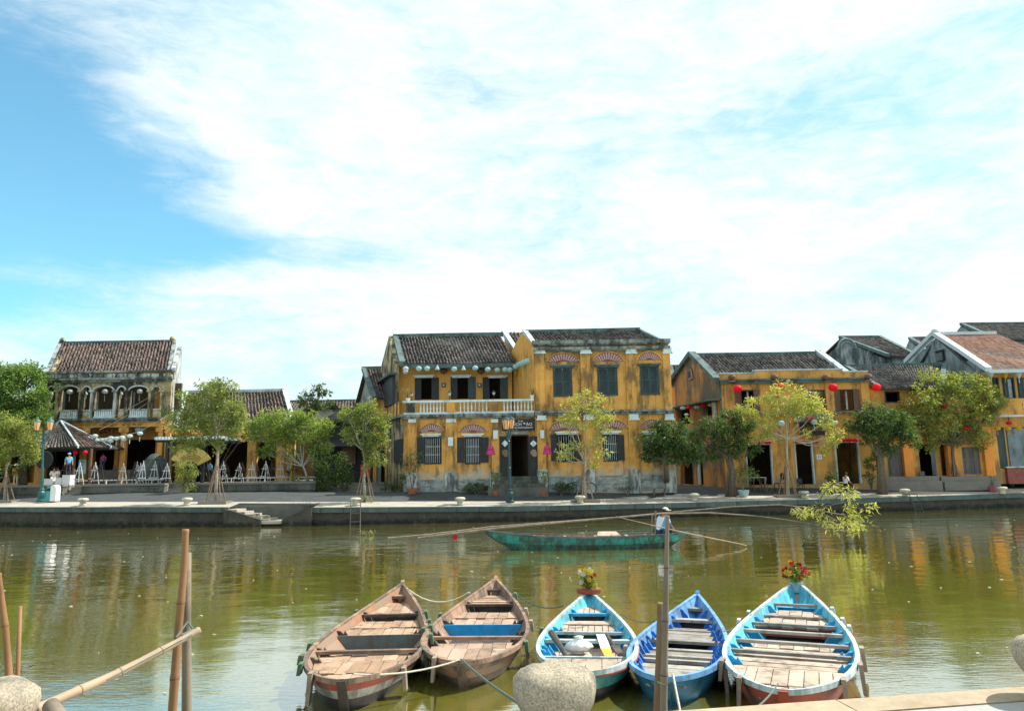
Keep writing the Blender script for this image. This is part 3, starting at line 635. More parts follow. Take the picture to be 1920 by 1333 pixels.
for q in ((1026,663.5,1084,678),(1111,661.5,1168,677.5),(1196,661,1238,675)): fan(B,*q,YB)
for q in ((1029,790,1085,806),(1119,788,1177,803.5),(1200,787.5,1242,803)): fan(B,*q,YB)
for q in ((1031,684.5,1077,688.5),(1114,684,1161,687.5),(1194,682,1238,685.5)): hood(B,*q,YB,tealv,.24)
for q in ((1040,809,1084,813),(1126,808,1164,812.5),(1203,808,1238,812.5)): hood(B,*q,YB,None,.18)
for w in U: frame(B,*w,YB,tealsh); shutters(B,w[0]+.08,w[1]-.08,w[2]+.08,w[3]-.08,YB+.02,tealsh)
for w in Lw: frame(B,*w,YB,blkwood); bars(B,w[0]+.07,w[1]-.07,w[2]+.07,w[3]-.07,YB,lime,7)
for q in ((1033,815,1044,864),(1080.5,815,1089,864),(1159.5,815,1170.5,863),(1237,816,1244,864)): leaf_open(B,*RB(*q),YB,blkwood)
bk=MB(); pil=[(RB(c,779,d,921)[0]-.08,RB(c,779,d,921)[1]+.08) for c,d in ((1008,1023),(1095,1111),(1180,1196),(1247,1262))]
bricks(bk,1024,1258,891,921,YB,pil); o=bk.build('base_bricks',brickp,B); o['kind']='stuff'
KB=.33; yb=48.6; xl=lambda y:bx0-KB*(y-YB)
zt=at_y(984,622,45.4).z
one('side_wall',yel,B,lambda m:m.slab([(xl(YB)+.002,YB+.001,zg),(xl(YB)+.002,YB+.001,zp-.23),(xl(45.4),45.4,zt-.1),(xl(47.6),47.6,at_y(968,664,47.6).z),(xl(yb),yb,at_y(960,676,yb).z),(xl(yb),yb,zg)],(.28,0,0)))
one('east_wall',yelB,B,lambda m:m.slab([(bx1-.002,YB+.33,zg),(bx1-.002,YB+.33,zp-.23),(bx1-KB*(yb-YB),yb,zp-.23),(bx1-KB*(yb-YB),yb,zg)],(-.25,0,0)))
shell(B,bx0+.3,bx1-.3,YB,yb,zg+.3,zp-1,KB,zm)
EL=Vector((bx0+.15,YB+.36,zp-.22)); ER=Vector((bx1-.1,YB+.36,zp-.22)); RL=at_y(984,621,45.4); RR=at_y(1197,624,45.4); RL.z=RR.z=(RL.z+RR.z)/2
tiled(B,EL,ER,RL,RR,34,12,tileD)
ridge(B,RL+Vector((-.1,0,-.06)),RR+Vector((.1,0,-.06)),tealv,.26,.26); ridge(B,EL+Vector((-.1,0,-.05)),RL,lime,.3,.26,'verge'); ridge(B,ER+Vector((0,0,-.1)),RR+Vector((0,0,-.1)),tealv,.3,.28,'verge')
# small rear gable between the two halves
Gm=thing('rear_gable_house','narrow house gable with pale blue verge squeezed between the two ochre roofs','house',tuple(at_y(955,700,50)))
EL=at_y(972,664,48.2); RL=at_y(946,624,51.2); ER=at_y(1010,664,48.2); RR=at_y(990,624,51.2)
tiled(Gm,EL,ER,RL,RR,6,11,tileD,back=False); ridge(Gm,EL+Vector((-.05,0,-.1)),RL+Vector((-.05,0,-.1)),lime,.34,.34,'verge')
one('wall',yel,Gm,lambda m:m.slab([EL+Vector((0,.05,-.2)),RL+Vector((0,0,-.2)),Vector((RL.x-.3,51.2,5)),Vector((EL.x,48.2,5))],(.6,0,0)))
# ------------------------------------------------------------------ gallery house (far west)
YL=50.0
H=thing('gallery_house','blackened two-storey house with arched loggia and red-brown tiled roof','house',tuple(at_y(200,905,YL)))
hx0,hx1,_,_=rect(74,700,317,890,YL); RH=lambda *q:rect(*q,YL); zfl=at_y(200,784,YL).z; zpar=at_y(200,696.5,YL).z; zco=at_y(200,713,YL).z; zgr=1.7
bays=[(89.5,104,'s'),(112,147.6,'b'),(155,169,'s'),(176,212.6,'b'),(221,234,'s'),(242,277.5,'b'),(286,300,'s')]
holes=[]
for a,b,k in bays:
    x0,x1,z0,z1=RH(a,724.5 if k=='b' else 725.5,b,767); zs=at_y((a+b)/2,733,YL).z; holes.append((x0,x1,zfl+.02,z1))
    # spandrels of the round arch
    cx=(x0+x1)/2; rx=(x1-x0)/2; hz=z1-zs; K=8
    for sd in (-1,1):
        pts=[(cx+sd*rx,YL+.001,z1),(cx+sd*rx,YL+.001,zs)]+[(cx+sd*rx*math.cos(math.pi/2*i/K),YL+.001,zs+hz*math.sin(math.pi/2*i/K)) for i in range(1,K+1)]
        one('spandrel',aged,H,lambda m:m.slab(pts,(0,.3,0)))
    mm=MB(); K=12
    for i in range(K):
        a0,a1=math.pi*i/K,math.pi*(i+1)/K; f=lambda a,e:(cx+(rx+e)*math.cos(a),YL-.09,zs+(hz+e)*math.sin(a))
        mm.slab([f(a0,.0),f(a0,.09),f(a1,.09),f(a1,.0)],(0,.088,0))
    mm.build('arch_moulding',lime,H)
wallholes(H,hx0,hx1,YL,YL+.35,zfl-.25,zco,holes,aged,'arcade_wall')
cols=[(104.5,111.5),(148,154.5),(169.5,175.5),(213,220.5),(234.5,241.5),(278,285.5),(300.5,306),(82,88)]
for a,b in cols:
    x0,x1=at_y(a,750,YL).x,at_y(b,750,YL).x; z1=at_y(a,733,YL).z
    one('column',agedw if (int(a)%2) else aged,H,lambda m:(m.box(x0+.04,x1-.04,YL-.14,YL-.001,zfl,z1-.08),m.box(x0-.05,x1+.05,YL-.2,YL-.001,z1-.08,z1+.04)))
for a,b,k in bays:
    x0,x1=at_y(a,775,YL).x,at_y(b,775,YL).x; zt1=at_y(200,767.5,YL).z
    one('rail',agedw,H,lambda m:m.box(x0,x1,YL-.06,YL+.2,zt1-.08,zt1))
    if k=='b':
        n=9; bmh=MB(); bmh.box(-.05,.05,-.04,.04,0,zt1-.08-zfl-.12); me=bmh.mesh('slat_baluster',pwhite)
        one('rail_base',pwhite,H,lambda m:m.box(x0,x1,YL-.05,YL+.15,zfl+.02,zfl+.12))
        for i in range(n): inst('baluster',me,(x0+(x1-x0)*(i+.5)/n,YL+.05,zfl+.12),H)
    else:
        cx=(x0+x1)/2; cz=(zfl+zt1)/2
        one('panel',yel if a>100 else aged,H,lambda m:m.box(x0,x1,YL,YL+.15,zfl+.02,zt1-.08)); one('diamond',csilk,H,lambda m:m.slab([(cx-.2,YL-.04,cz),(cx,YL-.04,cz-.18),(cx+.2,YL-.04,cz),(cx,YL-.04,cz+.18)],(0,.038,0)))
m=MB(); m.box(hx0-.15,hx1+.15,YL-.35,YL+.1,zco-.0,zco+.14); m.box(hx0-.05,hx1+.05,YL-.2,YL-.001,zco-.14,zco-.001); m.build('cornice',cornm,H)
m=MB(); m.box(hx0,hx1,YL-.1,YL+.2,zco+.141,zpar-.12); m.build('parapet',aged,H)
m=MB(); m.box(hx0-.25,hx1+.12,YL-.3,YL+.3,zpar-.119,zpar+.02); m.build('parapet_cap',cornm,H)
pp=[(95,104),(112,126),(133,146),(156,168),(176,192),(198,212),(221,234),(242,256),(262,277),(286,300)]
for a,b in pp:
    q=RH(a,701,b,708.5); one('parapet_panel',agedw,H,lambda m:m.box(q[0],q[1],YL-.14,YL-.101,q[2],q[3]))
for px in (79,108,151,172.5,216.5,238,281.5,310):
    q=RH(px-2.4,698.5,px+2.4,712); one('parapet_urn',agedw,H,lambda m:m.lathe(((q[0]+q[1])/2,YL-.16,q[2]),[(.10,0),(.06,.08),(.05,.22),(.10,.3),(.1,.38)],8))
m=MB(); m.box(hx0-.12,hx1+.12,YL-.3,YL-.001,zfl-.14,zfl+.0); m.box(hx0-.05,hx1+.05,YL-.18,YL-.001,zfl-.26,zfl-.14); m.build('string_course',cornm,H)
# ground floor colonnade
zl0=at_y(200,801,YL).z
one('lettered_beam',yelC,H,lambda m:m.box(hx0,hx1,YL,YL+.3,zl0,zfl-.261))
text('TRUNG BAY ĐÁ QUÝ - GEMSTONE GALLERY - CHẾ TÁC ĐÁ QUÝ',at_y(195,795,YL).x,(zl0+zfl-.27)/2-.02,YL-.006,.2,blkwood,H,at_y(265,795,YL).x-at_y(120,795,YL).x,depth=.004)
for a,b in ((76,86),(151,162),(224.5,234.5),(294,303),(308,317)):
    x0,x1=at_y(a,850,YL).x,at_y(b,850,YL).x; one('pillar',yelC,H,lambda m:(m.box(x0,x1,YL+.003,YL+.297,zgr,zl0),m.box(x0-.15,x1+.15,YL-.04,YL+.002,zl0-.35,zl0-.05)))
YI=52.2
ih=[rect(100,824,148,905,YI),rect(176,822,217,905,YI),rect(234.5,824,290,905,YI)]
wallholes(H,hx0,hx1,YI,YI+.2,zgr,zfl-.2,[(q[0],q[1],zgr,q[3]) for q in ih],yelC,'inner_wall')
text('GAM',at_y(197,809,YI).x,at_y(197,809,YI).z,YI-.02,.55,brwood,H,at_y(207,809,YI).x-at_y(187,809,YI).x)
for a,b in ((169,175.5),(217.5,224)):
    x0,x1=at_y(a,850,YI).x,at_y(b,850,YI).x; one('inner_pillar',yelC,H,lambda m:m.box(x0,x1,YI-.2,YI-.001,zgr,at_y(200,823,YI).z))
# upstairs rear wall, side walls
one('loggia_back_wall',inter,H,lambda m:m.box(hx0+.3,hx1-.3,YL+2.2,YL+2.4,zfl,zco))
for a,b in ((118,121),(182,184),(250,252)):
    q=rect(a,735,b,767,YL+2.1); one('door_jamb',lime,H,lambda m:m.box(q[0],q[1],YL+2.1,YL+2.19,zfl+.02,q[3]))
for q in ((90,727,104,766),(289,727,300,766)):
    q=rect(*q,YL+2.1); one('loggia_panel',yelC,H,lambda m:m.box(q[0]-.3,q[1],YL+2.12,YL+2.19,zfl+.02,q[3]))
dxr=(at_y(336,760,59.3).x-hx1)/2; zr=at_y(200,641,55.3).z
for xx,nm,mt in ((hx0,'west_wall',aged),(hx1,'east_wall',agedw)):  # sunlight on the east wall is put into its paler plaster
    one(nm,mt,H,lambda m:m.slab([(xx,YL+.351,zgr),(xx,YL+.351,zpar-.12),(xx+dxr,55.3,zr-.3),(xx+2*dxr,59.3,zpar-.4),(xx+2*dxr,59.3,zgr)],(.3 if xx==hx0 else -.3,0,0)))
shell(H,hx0+.3,hx1-.3,YL,59.2,zgr+.35,zco,-2*dxr/9.2,zfl)
EL=Vector((at_y(93,697,51).x,51,zpar-.1)); ER=Vector((at_y(311,697,51).x,51,zpar-.1)); RL=at_y(117,641,55.3); RR=at_y(323,645,55.3); RL.z=RR.z=(RL.z+RR.z)/2
tiled(H,EL,ER,RL,RR,35,15,tileR,h=.13)
one('ridge',tealv,H,lambda m:m.box(RL.x-.2,RR.x+.2,RL.y-.12,RL.y+.12,RL.z-.05,RL.z+.16))
ridge(H,EL+Vector((-.25,0,-.1)),RL+Vector((-.15,0,-.05)),cornm,.26,.2,'verge'); ridge(H,ER+Vector((.2,0,-.1)),RR+Vector((.15,0,-.05)),cornm,.26,.2,'verge')
for p in (RL,RR): one('finial',aged,H,lambda m:m.lathe((p.x,p.y,p.z+.1),[(.2,0),(.22,.15),(.14,.3),(.02,.38)],8))
# ------------------------------------------------------------------ terrace (far west)
zT=2.18; YT=44.6
def terrace(name,label,a,b,Y,ztop,back=15):
    x0,x1=at_y(a,915,Y).x,at_y(b,915,Y).x; o=thing(name,label,'terrace wall',((x0+x1)/2,Y,1.2))
    one('wall',terr,o,lambda m:m.box(x0,x1,Y,Y+.35,.9,ztop-.12)); one('coping',terrt,o,lambda m:m.box(x0-.04,x1+.04,Y-.06,Y+.41,ztop-.119,ztop)); one('ledge',terr,o,lambda m:m.box(x0,x1,Y-.09,Y-.001,ztop-.5,ztop-.42))
    return x0,x1
t1=terrace('terrace_wall','low dark terrace wall behind the litter bin',-60,118,YT,zT)
t2=terrace('terrace_wall','long dark terrace wall in front of the easels',152,308,YT,zT)
t3=terrace('terrace_wall','overgrown dark terrace wall below the frangipani tree',352,592,YT-.2,zT-.02)
m=MB(); m.box(-60,t1[1],YT+.36,66,1.0,zT-.03); m.box(t1[1]+.001,t2[0]-.001,YT+1.2,66,1.0,zT-.03); m.box(t2[0],t2[1],YT+.36,66,1.0,zT-.03); m.box(t2[1]+.001,t3[0]-.001,YT+1.1,66,1.0,zT-.03); m.box(t3[0],t3[1],YT+.2,66,1.0,zT-.03)
struct('terrace_floor',m,terrt)
for (xa,xb,lab) in ((t1[1],t2[0],'sunlit stone steps up to the terrace beside the tiled hut'),(t2[1],t3[0],'dark steps up to the terrace beside the yellow fan')):
    s_=thing('terrace_steps',lab,'steps',((xa+xb)/2,YT,1.3))
    for i in range(4): one('step',terrt,s_,lambda m:m.box(xa+.005,xb-.005,YT-.1+i*.32,YT+.22+i*.32-.004+(0 if i<3 else .1),1.0,1.55+i*.155))
# tiled hut
hy=47.0; hc=at_y(112,850,hy); hut=thing('tiled_hut','small open hut with steep hipped tile roof and red lanterns beside the lamp post','hut',(hc.x,hy,zT-.03))
ap=at_y(113,790,hy+1.6); EL=at_y(60,840,hy); ER=at_y(186,841,hy-.2); 
mid=at_y(147,836,hy-.4)
BLk=Vector((EL.x+.2,hy+3.2,EL.z)); BRk=Vector((ER.x-.1,hy+3.2,EL.z)); F0=Vector((EL.x,hy-.4,EL.z)); F1=Vector((mid.x,hy-.4,EL.z)); F2=Vector((ER.x,hy+1.2,EL.z+.02))
tiled(hut,F0,F1,ap-Vector((.05,0,0)),ap,14,12,tileD,back=False,h=.06); tiled(hut,F1,F2,ap,ap+Vector((.04,.02,0)),9,12,tileR,back=False,h=.07)
one('rear_roof',tilebed,hut,lambda m:(m.slab([F2,BRk,ap],(0,0,-.1)),m.slab([BLk,F0,ap],(0,0,-.1)),m.slab([BRk,BLk,ap],(0,0,-.1))))
ridge(hut,F1+Vector((0,0,-.06)),ap+Vector((0,0,-.02)),lime,.1,.14,'hip'); ridge(hut,F0,ap,tealv,.12,.14,'hip'); ridge(hut,F2+Vector((0,0,-.03)),ap,lime,.1,.12,'hip')
for px in (46,137,168): 
    x=at_y(px,870,hy).x; one('post',brwood,hut,lambda m:m.lathe((x,hy+.1,zT-.03),[(.13,0),(.09,.12),(.085,1.0),(.08,F0.z-zT-.05)],10))
one('beam',dkwood,hut,lambda m:m.box(at_y(46,840,hy).x,at_y(168,840,hy).x,hy+.03,hy+.17,F0.z-.22,F0.z-.06))
for i,px in enumerate((141.5,160)):
    p=at_y(px,848,hy); o=one('hut_lantern',red,None,lambda m:m.lathe((0,0,0),[(.03,-.15),(.14,-.08),(.17,0),(.12,.1),(.03,.15)],10)); o.location=p; tag(o,f'small red lantern under the hut eave beside its {"west" if i==0 else "east"} front post','lantern')
# pergola and yellow fan
pg=thing('pergola','flat timber pergola with pale slats beside the big yellow fan','pergola',tuple(at_y(360,905,46.5)))
x0,x1=at_y(297,816,46.5).x,at_y(424,816,46.5).x; zb=at_y(360,824,46.5).z
one('beam',dkwood,pg,lambda m:(m.box(x0,x1,46.2,46.34,zb-.16,zb),m.box(x0,x1,48.7,48.84,zb-.16,zb)))
n=22; sl=MB(); sl.box(-.045,.045,-.35,3.0,0,.16); me=sl.mesh('slat',lime)
for i in range(n): inst('slat',me,(x0+(x1-x0)*(i+.5)/n,46.2,zb+.001),pg,(0,.2,0))
for px in (315,322.5,383,410):
    x=at_y(px,870,46.5).x; one('post',brwood if px in(322.5,410) else dkwood,pg,lambda m:m.box(x-.09,x+.09,46.2+.02,46.2+.18,zT-.05,zb-.16))
fc=at_y(357,877,45.9); fo=thing('yellow_fan','giant open yellow paper fan with dark printed rings, standing on the terrace','fan',(fc.x,45.9,zT-.03)); Rf=1.36
a0,a1=rad(27),rad(153); n=18; mm=MB()
for i in range(n):
    p,q=a0+(a1-a0)*i/n,a0+(a1-a0)*(i+1)/n; dz=.03 if i%2 else 0; f=lambda a,r_,d:(fc.x+r_*math.cos(a)*1.02,45.9-d,fc.z-.1+r_*math.sin(a))
    mm.slab([f(p,.5,dz),f(q,.5,.03-dz),f(q,Rf,.03-dz),f(p,Rf,dz)],(0,.02,0))
mm.build('paper',M('yellow fan paper',(.56,.41,.12),.7,.06,3),fo)
rb=MB()
for i in range(n+1):
    p=a0+(a1-a0)*i/n; rb.tube([(fc.x+.05*math.cos(p),45.93,fc.z-.12+.05*math.sin(p)),(fc.x+.55*math.cos(p),45.93,fc.z-.12+.55*math.sin(p))],.02,5)
rb.build('sticks',blackm,fo)
for rr in (.62,.72,.82,.92): 
    rb=MB(); rb.tube([(fc.x+rr*math.cos(a0+.35+(a1-a0-.7)*i/14)*1.02,45.85,fc.z-.1+rr*math.sin(a0+.35+(a1-a0-.7)*i/14)) for i in range(15)],.012,4); rb.build('printed_ring',dkwood,fo)
for q in (.12,.2): one('printed_dot',dkwood,fo,lambda m:m.lathe((fc.x-1.02+q,45.86,fc.z+.55-q*1.2),[(.04,-.03),(.05,0),(.02,.03)],6))
one('stand',dkwood,fo,lambda m:(m.box(fc.x-.35,fc.x-.27,45.95,46.02,zT-.03,fc.z+.1),m.box(fc.x+.27,fc.x+.35,45.95,46.02,zT-.03,fc.z+.1)))
# low house behind the frangipani
def simple_house(name,label,front,Yf,Yr,eave,rdg,base,wallm,tilem,nc,nr,openings=(),pillars=(),depth=3,wl=None,verge=lime,kback=0,h=.11,gable=None):
    a,b=front; h_=thing(name,label,'house',tuple(at_y((a+b)/2,base,Yf)))
    x0,x1=at_y(a,(base+eave[1])/2,Yf).x,at_y(b,(base+eave[1])/2,Yf).x
    EL=at_y(eave[0],eave[1],Yf-.6); ER=at_y(eave[2],eave[3],Yf-.6); EL.z=ER.z=(EL.z+ER.z)/2
    RL=at_y(rdg[0],rdg[1],Yr); RR=at_y(rdg[2],rdg[3],Yr); RL.z=RR.z=(RL.z+RR.z)/2
    z0=min(1.3,at_y((a+b)/2,base,Yf).z-.1); zt=EL.z-.05
    hs=[rect(*q,Yf) for q in openings]
    wallholes(h_,x0,x1,Yf,Yf+.3,z0,zt,hs,wallm,'front_wall')
    for p,q in pillars:
        xa,xb=at_y(p,850,Yf).x,at_y(q,850,Yf).x; one('pillar',yelC,h_,lambda m:m.box(xa,xb,Yf-.15,Yf-.002,z0,zt-.1))
    yb=2*Yr-Yf; 
    def gw(e,r,xx,sgn,nm,mt):
        sh=(r.x-e.x)/(Yr-Yf+.6); 
        one(nm,mt,h_,lambda m:m.slab([(xx,Yf+.301,z0),(xx,Yf+.301,zt),(xx+sh*(Yr-Yf),Yr,r.z-.18),(xx+sh*2*(Yr-Yf),yb,zt),(xx+sh*2*(Yr-Yf),yb,z0)],(sgn*.3,0,0)))
    gw(EL,RL,max(x0,EL.x),1,'west_gable',gable or wallm); gw(ER,RR,min(x1,ER.x),-1,'east_gable',gable or wallm)
    shell(h_,x0+.3,x1-.3,Yf,yb,z0+.1,zt,-(RL.x-EL.x)/(Yr-Yf+.6))
    tiled(h_,EL,ER,RL,RR,nc,nr,tilem,h=h)
    ridge(h_,RL+Vector((-.1,0,-.06)),RR+Vector((.1,0,-.06)),verge,.24,.22); ridge(h_,EL+Vector((-.05,0,-.1)),RL+Vector((-.05,0,-.1)),verge,.3,.28,'verge'); ridge(h_,ER+Vector((.05,0,-.1)),RR+Vector((.05,0,-.1)),verge,.3,.28,'verge')
    return h_,x0,x1,z0,zt
simple_house('low_shop_house','single-storey ochre house with brown tiled roof behind the easels',(330,552),51,55,(330,803,551,803),(352,733,531,737),905,yelC,tileR,31,15,[(340,828,462,905),(421,828,465,905),(481,828,519,905),(548,830,551,904)],[(465,481),(519,535)],wl=None,h=.13,verge=lime)
simple_house('rear_roof_house','low brown-roofed house showing behind the papaya tree',(520,668),60,64,(505,792,668,786),(538,757,668,749),900,inter,tileR,24,10,[],[],verge=tealv)
nh,nx0,nx1,nz0,nzt=simple_house('narrow_gable_house','narrow grey-gabled house with dark shopfront west of the balcony house',(700,742),48.6,51.6,(703,746,748,745),(683,690,735,693),906,yelC,tileR,9,14,[(706,838,722,905)],[],verge=tealv,gable=greyw)
q=rect(640,838,666,870,48.3); one('carved_screen',brwood,nh,lambda m:(m.box(q[0],q[1],48.3,48.38,q[2],q[3]),m.box(q[0]+.15,q[1]-.15,48.26,48.3,q[2]+.15,q[3]-.15)))
q=rect(600,832,690,838,48); one('tiled_hood',dkwood,nh,lambda m:m.slab([(q[0],47.4,q[2]),(q[1],47.4,q[2]),(q[1],48.6,q[3]+.3),(q[0],48.6,q[3]+.3)],(0,0,.08)))
q=rect(590,841,648,905,48.9); one('low_wing_wall',dkwood,nh,lambda m:m.box(q[0],nx0,48.9,49.1,1.2,q[3]+1.9)); one('low_wing_roof',tilebed,nh,lambda m:m.slab([(q[0]-.2,48.2,q[3]+1.7),(nx0-.05,48.2,q[3]+1.7),(nx0-.05,50.6,q[3]+2.7),(q[0]-.2,50.6,q[3]+2.7)],(0,0,.12)))
q=rect(676,870,694,893,47.2); o=one('red_banner',M('faded red cloth',(.42,.08,.04),.9,.2,5),None,lambda m:m.slab([(-(q[1]-q[0])/2,0,0),((q[1]-q[0])/2,.05,0),((q[1]-q[0])/2,0,q[3]-q[2]),(-(q[1]-q[0])/2,.03,q[3]-q[2])],(0,.03,0))); o.location=((q[0]+q[1])/2,47.2,q[2]); tag(o,'faded red cloth hanging in the shaded alley behind a staked tree','cloth')
al=thing('alley_steps','broad low steps crossing the alley between terrace and ochre house','steps',tuple(at_y(665,915,45.5)))
for i,(t_,Yy) in enumerate(((921,44.2),(913,45.6),(905,47.2))):
    xa,xb=at_y(600,t_,Yy).x,at_y(733,t_,Yy).x; z1=at_y(665,t_,Yy).z; one('step',terrt,al,lambda m:m.box(xa,xb,Yy,Yy+(1.395 if i<1 else 1.59) ,1.0,z1))

# dark shop behind the trees at the picture edge
simple_house('edge_shop_house','low dark open-fronted shop behind the dense dark tree at the picture edge',(-90,76),52.5,56.5,(-95,800,74,799),(-70,760,70,756),905,yelC,tileR,20,8,[(-80,830,-40,905),(-36,830,10,905),(16,830,66,905)],[],verge=tealv)
# ------------------------------------------------------------------ parapet house (right of centre)
YC=45.2
C=thing('parapet_house','long ochre house with stepped parapet, four big red lanterns and grimy gable','house',tuple(at_y(1500,915,YC)))
RC=lambda *q:rect(*q,YC)
cx0,_,_,_=RC(1357,710,1400,915); cx1=at_y(1637,810,YC).x; zg=1.0
zlow=at_y(1386,701,YC).z; zhi=at_y(1497,694.5,YC).z; zcor=at_y(1497,715,YC).z; zmid=at_y(1497,773,YC).z
Uc=[RC(1387,731,1416,771),RC(1516,731,1549,771),RC(1571,730,1603,770)]; Lc=[RC(1399,831,1449,909),RC(1491,829,1526,908),RC(1567,827,1613,907)]
wallholes(C,cx0,cx1,YC,YC+.3,zg,zcor,Uc+[(q[0],q[1],q[2],q[3]) for q in Lc],yelC,'front_wall')
one('parapet',yelC,C,lambda m:m.box(cx0,cx1-.05,YC-.02,YC+.28,zcor+.161,zlow)); xa,xb=at_y(1415,697,YC).x,at_y(1579,697,YC).x
one('parapet',yelC,C,lambda m:m.box(xa,xb,YC-.019,YC+.279,zlow+.001,zhi))
one('parapet_cap',lime,C,lambda m:(m.box(cx0-.05,xa,YC-.06,YC+.32,zlow+.001,zlow+.08),m.box(xa-.05,xb+.05,YC-.06,YC+.32,zhi+.001,zhi+.09),m.box(xb,cx1,YC-.06,YC+.32,zlow+.001,zlow+.08)))
one('cornice',tealv,C,lambda m:(m.box(cx0-.1,cx1,YC-.3,YC+.3,zcor+.06,zcor+.16),m.box(cx0-.05,cx1-.01,YC-.2,YC-.001,zcor-.1,zcor+.059)))
one('string_course',cornm,C,lambda m:m.box(cx0,cx1-.02,YC-.2,YC-.001,zmid-.1,zmid))
for px in (1366,1555.5,1622):
    x=at_y(px,745,YC).x; one('pilaster',yelC,C,lambda m:m.box(x-.25,x+.25,YC-.1,YC-.001,zmid+.001,zcor-.101))
for i,w in enumerate(Uc): 
    frame(C,*w,YC,dkwood); ww=(w[1]-w[0])
    leaf_open(C,w[0]-ww*.28,w[0]+ww*.1,w[2],w[3],YC-.002,brwood); leaf_open(C,w[1]-ww*.1,w[1]+ww*.28,w[2],w[3],YC-.002,brwood)
    one('curtain',lime,C,lambda m:m.box(w[0]+ww*.55,w[0]+ww*.65,YC+.2,YC+.23,w[2]+.05,w[3]-.05))
for w in Lc: frame(C,*w,YC,lime,s=.09,name='door_frame',sill=False)
q=RC(1498,793,1546,816); o=one('shop_sign',dkwood,None,lambda m:m.box(-(q[1]-q[0])/2,(q[1]-q[0])/2,-.08,0,0,q[3]-q[2])); o.location=((q[0]+q[1])/2,YC-.15,q[2]); tag(o,'dark wooden shop board with gold letters over the middle door of the parapet house','signboard')
text('HẢI LONG',(q[0]+q[1])/2,(q[2]+q[3])/2,YC-.24,.42,ysilk,o,(q[1]-q[0])*.7)
q=RC(1531,852,1541,861); o=one('number_plate',whitep,None,lambda m:m.box(-(q[1]-q[0])/2,(q[1]-q[0])/2,-.03,0,0,q[3]-q[2])); o.location=((q[0]+q[1])/2,YC-.003,q[2]); tag(o,'small white plate with blue digits on the ochre wall beside an open door','plate')
text('85',(q[0]+q[1])/2,(q[2]+q[3])/2,YC-.038,.2,M('blue enamel',(.05,.3,.6),.4,.05),o)
one('door_awning',tealv,C,lambda m:(lambda r:m.slab([(r[0],YC-.9,r[2]),(r[1],YC-.9,r[2]),(r[1],YC-.001,r[3]),(r[0],YC-.001,r[3])],(0,0,.05)))(RC(1480,776,1556,792)))
yb=52.6; xw=lambda y:cx0+(at_y(1262,760,yb).x-cx0)*(y-YC)/(yb-YC)
zpk=at_y(1299,664,49.2).z; zb2=at_y(1262,722,yb).z; zf=at_y(1355,712,YC).z
def sideC(a,b,p,q,name,mat,t=.08,off=0):
    y0,y1=YC+(yb-YC)*a,YC+(yb-YC)*b; f=lambda y:xw(y)-t-off
    return one(name,mat,C,lambda m:m.slab([(f(y0),y0,p),(f(y1),y1,p),(f(y1),y1,q),(f(y0),y0,q)],(t-.002,0,0)))
# west gable wall with openings: built from strips
zo0,zo1=1.5,at_y(1300,857,49).z; zu0,zu1=at_y(1300,792,49).z,at_y(1300,762,49).z
def ztop(a):
    y=YC+(yb-YC)*a
    return zf+(zpk-zf)*(y-YC)/(49.2-YC) if y<49.2 else zpk+(zb2-zpk)*(y-49.2)/(yb-49.2)
segs=[0,.05,.33,.40,.54,.62,.90,1.0]
m=MB(); mo=MB()
for a,b in zip(segs,segs[1:]):
    hl=[]
    if abs(a-.62)<.01: hl=[(zo0,zo1),(zu0,zu1)]
    if abs(a-.40)<.01: hl=[(zo0,zo1)]
    if abs(a-.05)<.01: hl=[(zo0+.9,zo0+.91),(at_y(1340,778,46.4).z,at_y(1340,752,46.4).z)]
    if abs(a-.54)<.01: hl=[]
    z=zg; y0,y1=YC+.301+(yb-YC-.301)*a,YC+.301+(yb-YC-.301)*b
    for h0,h1 in hl+[(None,None)]:
        if h0 is None: m.slab([(xw(y0),y0,z),(xw(y1),y1,z),(xw(y1),y1,ztop(b)),(xw(y0),y0,ztop(a))],(.3,0,0),.5)
        else: m.slab([(xw(y0),y0,z),(xw(y1),y1,z),(xw(y1),y1,h0),(xw(y0),y0,h0)],(.3,0,0),.5); z=h1
    if a<49.2<b: pass
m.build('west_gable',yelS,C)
sideC(.93,1.0,zu0-1.4,zb2-.2,'reflected_light_edge',orange,.04)  # reflected light on the gable's far edge, painted as a brighter strip
sideC(.47,.52,zo0,zo1,'door_shutter',lime,.06)
sideC(0,1,zu1+.05,zu1+.13,'side_hood',tealv,.75)
sideC(.1,.16,zu0-.2,zu1,'downpipe',lime,.1); sideC(0,.02,zg+3,zf,'downpipe',tealv,.1)
p=at_y(1298,700,49.3); one('gable_emblem',agedw,C,lambda m:m.slab([(xw(49.3)-.12,48.9,p.z-.4),(xw(49.3)-.12,49.7,p.z-.4),(xw(49.3)-.12,49.55,p.z+.2),(xw(49.3)-.12,49.3,p.z+.42),(xw(49.3)-.12,49.05,p.z+.2)],(.11,0,0)))
one('emblem_slots',blackm,C,lambda m:[m.box(xw(49.3)-.16,xw(49.3)-.121,49.05+j*.2,49.15+j*.2,p.z-.3,p.z+.15) for j in range(3)])
EL=Vector((cx0+.1,YC+.35,zf-.1)); ER=Vector((at_y(1600,700,YC).x,YC+.35,zf-.1)); RL=at_y(1301,664,49.2); RR=at_y(1534,667,49.2); RL.z=RR.z=(RL.z+RR.z)/2
tiled(C,EL,ER,RL,RR,38,12,tileD)
ridge(C,RL+Vector((-.1,0,-.06)),RR+Vector((.1,0,-.06)),tealv,.26,.22); ridge(C,EL+Vector((-.2,0,0)),RL+Vector((-.15,0,0)),tealv,.5,.3,'verge'); ridge(C,ER+Vector((.1,0,0)),RR+Vector((0,0,0)),lime,.4,.3,'verge')
